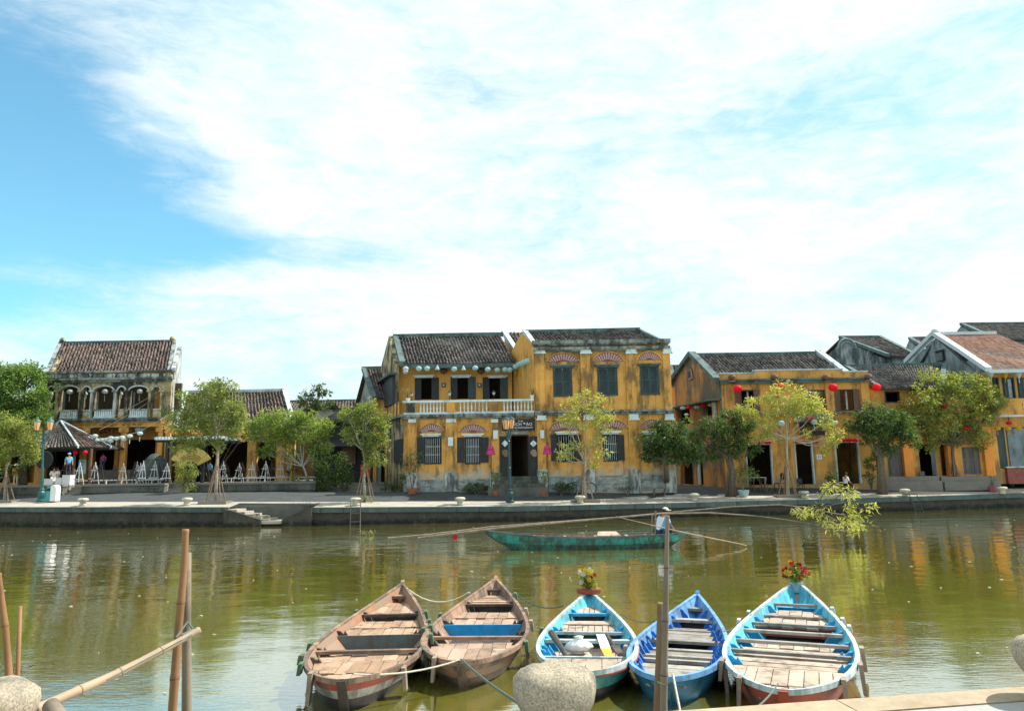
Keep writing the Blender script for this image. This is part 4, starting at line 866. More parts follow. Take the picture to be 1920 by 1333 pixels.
ridge(C,Vector((xw(yb)-.1,yb,zb2)),RL+Vector((-.15,0,0)),tealv,.5,.3,'verge')
shell(C,cx0+.3,cx1-.3,YC,yb,zg+.25,zcor,-(xw(yb)-cx0)/(yb-YC),zmid,ext=cx0-xw(yb))
one('east_wall',yelC,C,lambda m:m.box(cx1-.3,cx1,YC+.301,yb,zg,zcor))
for i,(px,py) in enumerate(((1372,707),(1452,707),(1549,707.5),(1628,706))):
    p=at_y(px,py,YC-.35); o=one('clay_ball',brwood,None,lambda m:m.lathe((0,0,0),[(.04,-.2),(.18,-.12),(.24,0),(.18,.13),(.05,.2)],12)); o.location=p
    tag(o,f'{ordn(i)} brown clay ball on the parapet house cornice, counted from its gable','ornament','clay balls along the cornice')
    q=at_y(px,py,YC-.2); one('dish',agedw,o,lambda m:m.lathe((p.x,p.y,p.z-.26),[(.16,-.03),(.26,.03)],10))
# ------------------------------------------------------------------ low shop + grey gable house + rear houses
D,dx0,dx1,dz0,dzt=simple_house('shop_row','low ochre shop row with grey timber doors behind the tallest yellow-green tree',(1640,1868),46.4,49.6,(1650,729,1765,726),(1588,689,1770,684),893,yelC,tileD,36,9,
  [(1659,734,1687,755),(1664,838,1698,893),(1724,832,1777,892),(1805,838,1838,889)],[],verge=tealv,h=.10)
for q in ((1664,838,1698,893),(1805,838,1838,889)):
    r=rect(*q,46.4); mw=(r[0]+r[1])/2
    for a,b in ((r[0]+.01,mw-.01),(mw+.01,r[1]-.01)):
        leaf_open(D,a,b,r[2],r[3],46.5,greywood,name='door_leaf')
        for k in (0,1): one('door_panel',greywood,D,lambda m:m.box(a+.15,b-.15,46.405,46.43,r[2]+.2+k*(r[3]-r[2])*.48,r[2]+.2+(r[3]-r[2])*.38+k*(r[3]-r[2])*.48))
r=rect(1659,734,1687,755,46.4); frame(D,*r,46.4,dkwood)
for px in (1699,1782,1850): 
    x=at_y(px,850,46.4).x; one('buttress',orange,D,lambda m:m.box(x-.28,x+.28,46.15,46.398,dz0,at_y(px,800,46.4).z))
pl=thing('shop_plinth','pale stone plinth with a ramp under the shop row doors','plinth',tuple(at_y(1760,905,45.6)))
for k,(a,b) in enumerate(((1655,1758),(1762,1866))):
    xa,xb=at_y(a,900,45.6).x,at_y(b,900,45.6).x; one('plinth_block',terrt,pl,lambda m:m.box(xa,xb,45.4,46.39,1.0,at_y(a,894,45.6).z)); one('plinth_step',terrt,pl,lambda m:m.box(xa,xb,45.1,45.398,1.0,at_y(a,903,45.3).z))
YE=46.9
E_=thing('grey_gable_house','grey rendered gable house with pink tile roof and white eaves at the picture edge','house',tuple(at_y(1890,890,YE)))
ex0=at_y(1843,780,YE).x; ex1=34.5; RE=lambda *q:rect(*q,YE)
zeE=at_y(1880,697,YE-.8).z; zbal=at_y(1890,780,YE).z; zgE=1.3
pk=at_y(1752,629,51.5); le=at_y(1702,682,56.5)
one('west_gable',greyw,E_,lambda m:m.slab([(ex0,YE+.3,zgE),(ex0,YE+.3,zeE),(pk.x+.1,51.5,pk.z-.2),(le.x,56.5,le.z-.1),(le.x,56.5,2)],(.3,0,0)))
f=lambda y:ex0+(pk.x-ex0)*(y-YE)/(51.5-YE)-.06
zv0,zv1=at_y(1757,677,51).z,at_y(1757,658,51).z
one('vent',dkwood,E_,lambda m:m.slab([(f(50.6),50.6,zv0),(f(51.5),51.5,zv0),(f(51.5),51.5,zv1),(f(50.6),50.6,zv1)],(.1,0,0)))
one('vent_slats',greyw,E_,lambda m:[m.slab([(f(50.65)-.03,50.65,zv0+.08+j*.13),(f(51.45)-.03,51.45,zv0+.08+j*.13),(f(51.45)-.03,51.45,zv0+.13+j*.13),(f(50.65)-.03,50.65,zv0+.13+j*.13)],(.02,0,0)) for j in range(4)])
one('vent_hood',greyw,E_,lambda m:m.slab([(f(50.4)-.15,50.4,zv1+.02),(f(51.7)-.15,51.7,zv1+.02),(f(51.7)-.15,51.7,zv1+.1),(f(50.4)-.15,50.4,zv1+.1)],(.2,0,0)))
Ul=[RE(1862,708,1874,748),RE(1880,708,1903,748),RE(1908,708,1935,748)]; Ll=[RE(1869,801,1886,878),RE(1889,801,1945,876)]
wallholes(E_,ex0,ex1,YE,YE+.3,zgE,zeE,Ul+Ll,yelC,'front_wall')
for w in Ul: frame(E_,*w,YE,tealsh); 
for i,w in enumerate(Ul[:2]+[Ul[2]]): leaf_open(E_,w[0]+.05,w[0]+(w[1]-w[0])*.4,w[2],w[3],YE-.01,tealsh)
for w in Ll: frame(E_,*w,YE,tealsh,name='door_frame',sill=False)
leaf_open(E_,Ll[0][0]+.05,Ll[0][1]-.02,Ll[0][2],Ll[0][3],YE+.05,tealsh,name='door_leaf')
one('balcony_ledge',limeW,E_,lambda m:m.box(ex0,ex1,YE-.7,YE-.001,zbal-.08,zbal+.03)); q=RE(1904,757,1945,770)
one('balcony_wall',yelC,E_,lambda m:(m.box(ex0+.001,q[0],YE-.65,YE-.5,zbal+.031,q[3]+.3),m.box(q[0],ex1,YE-.65,YE-.5,q[3],q[3]+.3),m.box(q[0],ex1,YE-.65,YE-.5,zbal+.031,q[2])))
bm=bal_mesh(q[3]-q[2],.09)
for i in range(7): inst('baluster',bm,(q[0]+.15+i*.26,YE-.57,q[2]),E_)
one('brick_base',M('red brick base',(.25,.09,.07),.9,.3,4,.01,12),E_,lambda m:m.box(at_y(1888,883,YE-.2).x,ex1,YE-.25,YE-.001,zgE,at_y(1890,877,YE-.2).z)); one('base_cap',lime,E_,lambda m:m.box(at_y(1886,883,YE-.2).x,ex1,YE-.3,YE+.02,at_y(1890,877,YE-.2).z,at_y(1890,874.5,YE-.2).z))
one('corner_pier',orange,E_,lambda m:m.box(ex0-.02,ex0+.55,YE-.2,YE-.001,zgE,zbal-.09))
EL=Vector((at_y(1858,691,YE-1).x,YE-1,zeE)); ER=Vector((36,YE-1,zeE)); RL=at_y(1757,632,51.5); RL.z=pk.z; RR=Vector((34.2,51.5,RL.z))
tiled(E_,EL,ER,RL,RR,36,18,tileP,h=.07)
ridge(E_,RL,RR,limeW,.25,.22); ridge(E_,EL+Vector((-.2,-.1,0)),RL+Vector((-.15,0,0)),limeW,.4,.3,'verge'); ridge(E_,Vector((le.x-.1,le.y,le.z)),RL+Vector((-.15,0,0)),limeW,.4,.3,'verge'); 
one('finial',limeW,E_,lambda m:m.lathe((RL.x-.1,RL.y,RL.z+.15),[(.16,0),(.26,.12),(.2,.28),(.05,.36)],10))
one('eave_fascia',limeW,E_,lambda m:(m.box(EL.x-.2,ER.x,YE-1.12,YE-1.0,zeE-.1,zeE+.12),m.slab([(EL.x,YE-1,zeE-.1),(ER.x,YE-1,zeE-.1),(ER.x,YE,zeE-.02),(EL.x,YE,zeE-.02)],(0,0,.05))))
shell(E_,ex0+.3,ex1,YE,56.5,zgE+.2,zeE,-(le.x-ex0)/10,zbal)
def rear(name,label,wl,wr,eave,rdg,Yf,Yr,gm,tm,nc,nr,vg): return simple_house(name,label,(wl,wr),Yf,Yr,eave,rdg,880,gm,tm,nc,nr,verge=vg,gable=gm)
F_=rear('mural_gable_house','weathered grey house with curled reliefs on its gable, rising behind the parapet house',1668,1715,(1668,671,1716,664),(1576,632,1648,634),58,62.5,muralw,tileD,14,14,tealv)[0]
wF=F_
for (px,py,s) in ((1574,656,.8),(1630,675,.9)):
    p=at_y(px,py,60.0); mm=MB()
    for rr in (s,s*.7): mm.tube([(p.x+.35+rr*.9*math.cos(a*math.pi/9),59.4,p.z+rr*math.sin(a*math.pi/9)) for a in range(10)],.09,6)
    mm.build('gable_relief',greyw,F_)
rear('small_gable_house','small dark grey gable between the relief gable and the pink roof',1728,1745,(1733,650,1760,648),(1707,634,1738,636),64,68,greyw,tileD,8,8,tealv)
rear('tall_rear_house','highest dark tiled roof with grey gable behind the pink roof',1872,1935,(1875,634,1990,640),(1803,604,1960,612),60,65,greyw,tileD,36,10,tealv)
rear('distant_roof_house','little tiled roof glimpsed between corner house and parapet house',1268,1310,(1268,722,1310,720),(1258,690,1300,686),58,61,greyw,tileD,8,8,tealv)
# ------------------------------------------------------------------ bollards, lamps, bin, ladders
mm=MB(); prof=[(.17,0),(.16,.06),(.15,.2),(.19,.235),(.265,.27),(.285,.31),(.275,.36),(.22,.40),(.1,.415)]
mm.lathe((0,0,0),prof,20); bme=mm.mesh('bollard',stonef,(0,0,0),True)
wh=['beside the lamp post and bin','at the staked bushy tree','behind the ladder at the landing','between landing and middle lamp post','in front of the bicycle tree','below the shaded dark tree','beside the parapet house tree','behind the sloping ladder','below the easternmost lamp post']
for i,(px,py) in enumerate(((155,946.5),(350,948),(666.5,949),(862.5,948),(1088,945),(1302,940.5),(1508,934.5),(1697,926),(1879,919))):
    d=ray(px,py); p=at_y(px,py,edge(at_y(px,py,40).x)+.62); z=G(p.x,p.y)
    o=bpy.data.objects.new('bollard',bme); COL.objects.link(o); o.location=(p.x,p.y,z); o.scale=(1,1,1.0); o.rotation_euler=(0,0,i)
    tag(o,'pale mushroom stone bollard '+wh[i],'bollard','stone bollards on the far quay')
def lamp_post(px,py,top_px,top_py,lanterns,label,pm):
    b=gp(px,py); H_=at_y(top_px,top_py,b.y).z-b.z; o=thing('street_lamp',label,'street lamp',tuple(b),'street lamps along the quay')
    lean=(at_y(top_px,top_py,b.y).x-b.x)
    mm=MB(); mm.lathe(tuple(b),[(.24,0),(.24,.08),(.17,.13),(.20,.34),(.19,.5),(.12,.62),(.15,.68),(.12,.75)],14); mm.build('base',pm,o)
    mm=MB(); mm.tube([(b.x,b.y,b.z+.7),(b.x+lean*.5,b.y,b.z+.7+(H_-.7)*.5),(b.x+lean,b.y,b.z+H_)],[.085,.06,.045],10)
    for q in (.35,.8): mm.lathe((b.x+lean*q,b.y,b.z+.7+(H_-.7)*q-.05),[(.05,0),(.085,.04),(.085,.08),(.05,.12)],10)
    mm.build('pole',pm,o)
    top=Vector((b.x+lean,b.y,b.z+H_))
    for (dx,dy,dz) in lanterns:
        c=top+Vector((dx,dy,dz))
        if abs(dx)>.05 or abs(dy)>.05:
            mm=MB(); mm.tube([top+Vector((0,0,-.45)),top+Vector((dx*.5,dy*.5,-.5)),top+Vector((dx*.95,dy*.95,-.3)),c+Vector((0,0,-.02))],.028,6); mm.tube([top+Vector((0,0,-.15)),top+Vector((dx*.4,dy*.4,-.18)),top+Vector((dx*.6,dy*.6,-.42))],.018,5); mm.build('arm',pm,o)
        la=one('lantern',pm,o,lambda m:(m.lathe(tuple(c),[(.05,0),(.12,.03)],6),m.lathe((c.x,c.y,c.z+.52),[(.235,0),(.23,.02),(.13,.12),(.06,.17),(.02,.27)],6)))
        one('glass',amber,la,lambda m:m.lathe((c.x,c.y,c.z+.031),[(.125,0),(.215,.488)],6))
        one('glazing_bars',pm,la,lambda m:[m.tube([(c.x+.13*math.cos(a*math.pi/3),c.y+.13*math.sin(a*math.pi/3),c.z+.03),(c.x+.222*math.cos(a*math.pi/3),c.y+.222*math.sin(a*math.pi/3),c.z+.52)],.014,4) for a in range(6)])
lamp_post(77,940,81,808,[(-.38,0,.02),(.38,0,.02)],'teal twin-lantern street lamp beside the litter bin',ironm)
lamp_post(956.5,942,953,806,[(-.12,-.2,.0),(.14,.25,.05)],'dark green street lamp in front of the black signboard',irond)
lamp_post(1894,911,1880,792,[(-.42,0,0),(.34,0,.0),(.62,.3,.04)],'dark street lamp with several lanterns near the grey gable house',irond)
b=gp(98,941); bn_=thing('litter_bin','white and teal litter bin with rounded hood beside the twin street lamp','bin',tuple(b))
one('body',whitep,bn_,lambda m:m.slab([(b.x-.02,b.y-.22,b.z+.05),(b.x+.3,b.y-.22,b.z+.05),(b.x+.3,b.y-.22,b.z+.75),(b.x+.24,b.y-.22,b.z+.92),(b.x+.1,b.y-.22,b.z+.96),(b.x-.02,b.y-.22,b.z+.88)],(0,.44,0)))
one('front_panel',tealbox,bn_,lambda m:m.box(b.x-.28,b.x-.021,b.y-.2,b.y+.2,b.z+.06,b.z+.62)); one('hood',tealbox,bn_,lambda m:m.slab([(b.x-.26,b.y-.2,b.z+.74),(b.x-.03,b.y-.2,b.z+.8),(b.x-.03,b.y-.2,b.z+.93),(b.x-.2,b.y-.2,b.z+.9)],(0,.4,0))); one('slot',blackm,bn_,lambda m:m.box(b.x-.24,b.x-.03,b.y-.17,b.y+.17,b.z+.621,b.z+.735))
def ladder(pxt,pyt,pxb,pyb,w,label,mat,hoop=False,n=5):
    T=at_y(pxt,pyt,edge(at_y(pxt,pyt,40).x)-.12); Bt=at_y(pxb,pyb,T.y-.2); o=thing('ladder',label,'ladder',(T.x,T.y,0))
    zt=T.z; d=Vector((Bt.x-T.x,-.2,Bt.z-zt))
    for s in (-w/2,w/2):
        one('rail',mat,o,lambda m:m.tube([T+Vector((s,0,0)),T+Vector((s,0,0))+d*1.05],.025,6))
    for i in range(n): one('rung',mat,o,lambda m:m.tube([T+d*((i+.6)/n)+Vector((-w/2,0,0)),T+d*((i+.6)/n)+Vector((w/2,0,0))],.02,6))
    one('top_bar',mat,o,lambda m:m.tube([T+Vector((-w/2,0,0)),T+Vector((-w/2,.5,.02)),T+Vector((w/2,.5,.02)),T+Vector((w/2,0,0))],.025,6))
ladder(667,938,666,984,.5,'pale metal ladder down the quay wall beside the landing steps',greywood,n=3)
ladder(1712,927,1724,958,.42,'thin sloping ladder on the quay wall near the picture edge',irond,n=3)
# bicycle
bc=gp(1087,930); bk=thing('bicycle','parked bicycle leaning behind the thin golden tree','bicycle',tuple(bc)); yb_=bc.y+.35; zb=G(bc.x,yb_)
xl_,xr_=at_y(1071,920,yb_).x,at_y(1107,920,yb_).x
def wheel(x):
    w=one('wheel',blackm,bk,lambda m:m.tube([(x+.33*math.cos(a*math.pi/12),yb_,zb+.34+.33*math.sin(a*math.pi/12)) for a in range(25)],.022,6,False))
    one('rim',greyw,w,lambda m:m.tube([(x+.30*math.cos(a*math.pi/12),yb_,zb+.34+.30*math.sin(a*math.pi/12)) for a in range(25)],.012,4,False))
    one('spokes',greyw,w,lambda m:[m.tube([(x,yb_,zb+.34),(x+.3*math.cos(a*math.pi/6),yb_,zb+.34+.3*math.sin(a*math.pi/6))],.004,3) for a in range(12)])
wheel(xl_); wheel(xr_); xm=(xl_+xr_)/2
one('frame',irond,bk,lambda m:(m.tube([(xl_,yb_,zb+.34),(xl_+.12,yb_,zb+.78),(xl_+.1,yb_,zb+.95)],.018,6),m.tube([(xl_+.12,yb_,zb+.75),(xm+.05,yb_,zb+.32),(xm+.28,yb_,zb+.78)],.018,6),m.tube([(xr_,yb_,zb+.34),(xm+.05,yb_,zb+.32)],.014,6),m.tube([(xr_,yb_,zb+.34),(xm+.26,yb_,zb+.72)],.014,6),m.tube([(xl_+.13,yb_,zb+.72),(xm+.25,yb_,zb+.66)],.018,6)))
one('handlebar',greyw,bk,lambda m:m.tube([(xl_+.25,yb_-.28,zb+.93),(xl_+.1,yb_-.1,zb+.96),(xl_+.1,yb_+.1,zb+.96),(xl_+.25,yb_+.28,zb+.93)],.014,6)); one('saddle',blackm,bk,lambda m:m.slab([(xm+.18,yb_-.06,zb+.8),(xm+.42,yb_-.1,zb+.8),(xm+.42,yb_+.1,zb+.8),(xm+.18,yb_+.06,zb+.8)],(0,0,.06)))
# ------------------------------------------------------------------ lanterns
def lantern_mesh(kind,mat):
    m=MB()
    if kind=='round': m.lathe((0,0,0),[(.03,-.16),(.13,-.12),(.185,-.03),(.185,.04),(.13,.12),(.03,.16)],16,wob=.03)
    elif kind=='disc': m.lathe((0,0,0),[(.03,-.11),(.15,-.08),(.2,0),(.15,.08),(.03,.11)],16,wob=.03)
    elif kind=='cone': m.lathe((0,0,0),[(.17,-.15),(.15,-.1),(.06,.08),(.03,.15)],12)
    elif kind=='funnel': m.lathe((0,0,0),[(.04,-.2),(.08,-.1),(.22,.16),(.19,.2)],12)
    elif kind=='diamond': m.lathe((0,0,0),[(.02,-.2),(.17,0),(.02,.2)],6)
    elif kind=='long': m.lathe((0,0,0),[(.03,-.26),(.11,-.16),(.13,.05),(.09,.2),(.03,.26)],12)
    elif kind=='bell': m.lathe((0,0,0),[(.27,-.25),(.23,-.2),(.2,-.03),(.14,.0),(.19,.03),(.13,.22),(.04,.27)],14,wob=.07)
    return m.mesh('lantern',mat,(0,0,0),True)
LM={}
def lantern(kind,mat,p,label,group,s=1,tassel=True,sz=1):
    k=(kind,mat.name)
    if k not in LM: LM[k]=lantern_mesh(kind,mat)
    o=bpy.data.objects.new('lantern',LM[k]); COL.objects.link(o); o.location=p; o.scale=(s,s,s*sz)
    tag(o,label,'lantern',group)
    if tassel:
        t_=MB(); t_.tube([(0,0,-.13*1),(0,0,-.2)],.012,4); t_.tube([(0,0,-.2),(0,0,-.46)],[.03,.022],5); tm=LM.setdefault(('tassel',mat.name),t_.mesh('tassel',mat))
        c=bpy.data.objects.new('tassel',tm); COL.objects.link(c); c.parent=o; c.location=(0,0,-.02)
    t2=LM.setdefault('cord',(lambda q:(q.tube([(0,0,.12),(0,0,.62)],.008,3),q.mesh('cord',blackm))[1])(MB())); c=bpy.data.objects.new('cord',t2); COL.objects.link(c); c.parent=o
    return o
row=[(760.7,691.5,'round'),(785.3,691,'round'),(800.8,691,'round'),(820,689,'cone'),(851.5,692,'round'),(869,690,'cone'),(891,690,'round'),(914.5,692.8,'round'),(932.4,693.8,'round'),(947,693,'round'),(956,693.5,'round')]
for i,(a,b,k) in enumerate(row):
    p=at_y(a,b,45.7); lantern(k,csilk if i not in(0,) else wsilk,p,f'{ordn(i)} pale lantern under the balcony house eave, counted from its gable end','white lanterns under the balcony house eave',.98,False)
p=at_y(760.7,697,45.7); lantern('round',wsilk,p,'cream lower lantern of the pair at the gable corner of the balcony','white lanterns under the balcony house eave',.9,False)
for i,(a,b,k) in enumerate([(965.7,688.8,'round'),(972.8,687.4,'round'),(979,683.3,'round'),(984,681.6,'round'),(988.5,679,'round'),(994,677,'round')]):
    y=46.2-i*.52; p=at_y(a-6,b,y); lantern(k,csilk,p,f'{ordn(i)} pale lantern on the line climbing the blank ochre return wall','lanterns climbing the return wall',1,False)
for i,(a,b) in enumerate([(966.5,698),(978,699),(990,697),(1000,685)]):
    p=at_y(a,b,46.2-i*.7); lantern('long',ysilk if i<3 else wsilk,p,f'{ordn(i)} long slim drop lantern hanging below the return wall line','slim drop lanterns at the return wall',.85,False)
for i,(a,b) in enumerate(((920,844),(1026,843))):
    p=at_y(a,b,YA-1.0); lantern('bell',pink,p,'pink frilled lantern on a pole '+('west' if i==0 else 'east')+' of the signed door','pink pole lanterns',1,False)
    g_=G(p.x,p.y); o=one('lantern_pole',irond,None,lambda m:m.tube([(0,0,0),(0,0,p.z+.45-g_)],.022,6)); o.location=(p.x+.02,p.y+.16,g_); tag(o,'thin dark pole carrying the pink lantern '+('west' if i==0 else 'east')+' of the signed door','pole')
big=[(131,734,.62),(197,733.5,.62),(262,733.5,.62)]
for i,(a,b,s) in enumerate(big): lantern('disc',wsilk,at_y(a,b+.5,YL+.7),'large grey-white lantern in the '+['west','middle','east'][i]+' wide arch of the loggia','loggia lanterns',1.05,True,1.35)
for i,(a,b) in enumerate([(97.5,738.5),(161.5,738.5),(228,738.5),(293,738.5)]): lantern('diamond',wsilk,at_y(a,b,YL+.5),f'small diamond lantern in the {ordn(i)} narrow loggia arch from the west','loggia lanterns',.72,True)
for i,(a,b) in enumerate([(166,821),(173,823),(178.5,817),(183,826),(193,825),(200,824),(208,821),(207.5,827),(218.5,822),(229,820),(232,823.5),(243.5,817.5),(262.5,812.5)]):
    lantern('disc',whitep if False else wsilk,at_y(a,b,48.2-i*.02),f'{ordn(i)} white lantern on the cable slung before the gallery house','white lanterns on the slung cable',.95,True,1.1)
lantern('round',csilk,at_y(263,805,50.6),'big ribbed grey-green lantern between gallery pillars, above the small white ones','lanterns at the gallery ground floor',1.9,False,.9)
cab=MB(); P=[at_y(x,y,48.2) for x,y in ((150,812),(166,819),(193,822),(229,817.5),(262.5,809),(330,770))]; cab.tube(P,.012,4); o=cab.build('slung_cable',ropeW); tag(o,'thin cable slung before the gallery house carrying white lanterns','cable')
for i,(a,b) in enumerate(((1383,729),(1464,725),(1562,726.5),(1643.5,726))):
    lantern('round',red,at_y(a,b,YC-.6),f'{ordn(i)} big red lantern under the parapet, counted from the gable','big red lanterns on the parapet house',1.45,False,1.0)
for i,(a,b,c) in enumerate(((1280.5,765,csilk),(1291,764,red),(1307,763.5,csilk),(1319,761,red),(1333,759,csilk),(1287,777,csilk))):
    lantern('disc',c,at_y(a,b,48.8-i*.5),f'{ordn(i)} small {"red" if c is red else "pale"} lantern along the grimy gable wall','small lanterns along the gable',1.0 if i<5 else .7,False)
for i,(a,b,c,k) in enumerate(((1465,793.5,csilk,'round'),(1481,788,red,'disc'),(1495,786,wsilk,'round'),(1518,784.6,red,'disc'),(1526,791,csilk,'round'),(1565,792,csilk,'disc'))):
    lantern(k,c,at_y(a,b,YC-1.0),f'{ordn(i)} {"red" if c is red else "pale"} lantern above the middle door line, counted from the gable','lanterns at first floor height',1.05,c is not red)
for i,(a,b) in enumerate(((1427,829),(1440,829),(1496,828),(1510,826.5),(1529,827),(1580,825.5),(1592,825.5),(1603.5,825.5))):
    lantern('disc',red,at_y(a,b,YC-.35),f'{ordn(i)} small red lantern over the parapet house doors, counted from the gable','small red lanterns over the doors',1.0,False)
for i,(a,b,c,k) in enumerate(((1857.5,704.5,wsilk,'funnel'),(1884.5,704.5,ysilk,'funnel'),(1910,704.5,wsilk,'funnel'))): lantern(k,c,at_y(a,b,YE-.8),['white funnel lantern nearest the grey gable','yellow funnel lantern between two white ones','white funnel lantern farthest from the grey gable'][i],'funnel lanterns under the pink roof',.95,True)
for i,(a,b,c) in enumerate(((1870,803,ysilk),(1890,803,ysilk),(1910,803,ysilk),(1892,793,red),(1812.5,803,red),(1770,762,red))): lantern('round',c,at_y(a,b,YE-.9),[ 'yellow tasselled lantern hidden by the crown edge','yellow tasselled lantern left of the lamp pole pair','yellow tasselled lantern at the frame edge','small red lantern above the yellow ones','red lantern glimpsed through the yellow-green crown','red lantern high inside the yellow-green crown'][i].replace('left of the lamp pole pair','just beyond the dark lamp pole'),'lanterns at the edge house',.95,c is ysilk,.85)
# ------------------------------------------------------------------ easels
def easel(px,top,bot,Y,mat,label,w=.42):
    p=at_y(px,bot,Y); p.z=zT-.03; H_=at_y(px,top,Y).z-p.z
    o=thing('easel',label,'easel',tuple(p),'artist easels on the terrace'); a=R_.uniform(-.12,.12)
    for dx,dy,h in ((-w,0,.84),(w,0,.84),(0,.55,.99)):
        one('leg',mat,o,lambda m:m.tube([(p.x+dx,p.y+dy,p.z),(p.x+dx*.22+a*.1,p.y+.05,p.z+H_*h)],.015,5))
    one('mast',mat,o,lambda m:m.tube([(p.x+a*.1,p.y,p.z+.15),(p.x+a*.1,p.y+.03,p.z+H_)],.02,5))
    one('crossbar',mat,o,lambda m:m.box(p.x-w*.62,p.x+w*.62,p.y-.05,p.y-.01,p.z+H_*.60,p.z+H_*.60+.05)); one('tray',mat,o,lambda m:m.box(p.x-w*.85,p.x+w*.85,p.y-.12,p.y-.02,p.z+H_*.24,p.z+H_*.24+.045))
ez=[(147,0),(118,1),(176,0),(186,1),(213,1),(229,0),(250,1),(255,0),(261,0),(266,0),(288,0),(296,1),(311,0),(417,0),(447,0),(471.6,0),(497,0),(525,0),(423,1),(453,1),(479,1),(508,1),(549,1)]
spot=['between the two hut posts','in front of the white-clad pair','just past the eastern hut post','below the walking person in pink','west of the second yellow pillar','at the foot of the second yellow pillar','at the west edge of the crowded cluster','westmost in the crowded cluster','in the middle of the crowded cluster','eastmost in the crowded cluster','before the mossy rock','just east of the mossy rock front','under the pergola corner','first in the row past the pergola','second in the row past the pergola','third in the row, before a yellow column','fourth in the row past the pergola','last white one before the frangipani','in the gap after the first white one','in the gap after the second white one','behind the third white one','in the gap after the fourth white one','at the frangipani trunk']
for i,(px,dk) in enumerate(ez):
    easel(px,865+R_.uniform(-1.5,3),903.5,45.3+.9*(i%3)+(.3 if dk else 0),dkeasel if dk else easw,('dark' if dk else 'white')+' wooden easel '+spot[i],.26 if px in(255,261,266,250) else .34)
o=thing('white_rail','low white rail running behind the easels on the terrace','rail',tuple(at_y(300,898,47.2)))
for a,b in ((140,312),(400,590)):
    xa,xb=at_y(a,898,47.2).x,at_y(b,898,47.2).x; one('bar',whitep,o,lambda m:m.box(xa,xb,47.2,47.25,zT+.18,zT+.25)); 
    for i in range(7): one('post',whitep,o,lambda m:m.box(xa+(xb-xa)*i/6.01,xa+(xb-xa)*i/6.01+.06,47.251,47.3,zT-.03,zT+.2))
q=rect(147,862,160.5,888,47.6); o=one('menu_board',csilk,None,lambda m:m.box(-(q[1]-q[0])/2,(q[1]-q[0])/2,0,.05,0,q[3]-q[2])); o.location=((q[0]+q[1])/2,47.6,q[2]); tag(o,'upright pale teal notice board between the hut posts','notice board')
text('MENU',(q[0]+q[1])/2,q[3]-.13,47.59,.14,dkwood,o,depth=.003)
for k in range(5): one('printed_line',dkwood,o,lambda m:m.box(q[0]+.06,q[1]-.08-.05*(k%3),47.593,47.599,q[3]-.3-k*.1,q[3]-.28-k*.1))
for i,(a,b,c,d) in enumerate(((83,892,99,903.5),(104,891,115.5,904),(116.5,890,131,908))):
    q=rect(a,b,c,d,45.4); o=one('white_box',whitep,None,lambda m:(m.box(-(q[1]-q[0])/2,(q[1]-q[0])/2,0,.5,0,q[3]-q[2]),m.box(-(q[1]-q[0])/2-.02,(q[1]-q[0])/2+.02,-.02,.52,q[3]-q[2],q[3]-q[2]+.03))); o.location=((q[0]+q[1])/2,45.4,zT-.03); tag(o,['white draped table beside the dark round shield','white plinth block behind the litter bin','white panel leaning at the terrace steps'][i],'white block')
p=at_y(83,862,46); o=one('round_basket',dkwood,None,lambda m:m.lathe((0,0,0),[(.05,-.06),(.5,-.04),(.56,0),(.5,.03),(.05,.05)],20)); o.location=p; o.rotation_euler=(math.pi/2,0,0); tag(o,'big dark round basket boat lid standing behind the twin street lamp','basket')
rk=MB(); rk.lathe((0,0,0),[(.9,0),(.95,.4),(.8,1.0),(.55,1.5),(.25,1.85),(.05,1.9)],12,sx=1.1,sy=.7,wob=.08); o=rk.build('garden_rock',M('mossy dark rock',(.07,.09,.085),.95,.35,2,.05,4),None,True); o.location=tuple(at_y(288,903,48.4).xy)+(zT-.03,); tag(o,'large mossy dark garden rock behind the easels','rock')

for (a,b,lab) in (((150,812,48.6),(316,722,50.5),'thin cable rising over the gallery house front'),((186,806,48.6),(306,735,50.5),'second thinner cable crossing the gallery house pillars'),((757,756,44.2),(700,745,47),'short dark cable from the balcony house to the narrow gable house')):
    P0,P1_=at_y(*a),at_y(*b); m=MB(); m.tube([lerp(P0,P1_,i/8)-P0-Vector((0,0,.5*(i/8)*(1-i/8)*4*.3)) for i in range(9)],.010,4); o=m.build('cable',ropeW if 'gallery' in lab else blackm); o.location=P0; tag(o,lab,'cable')
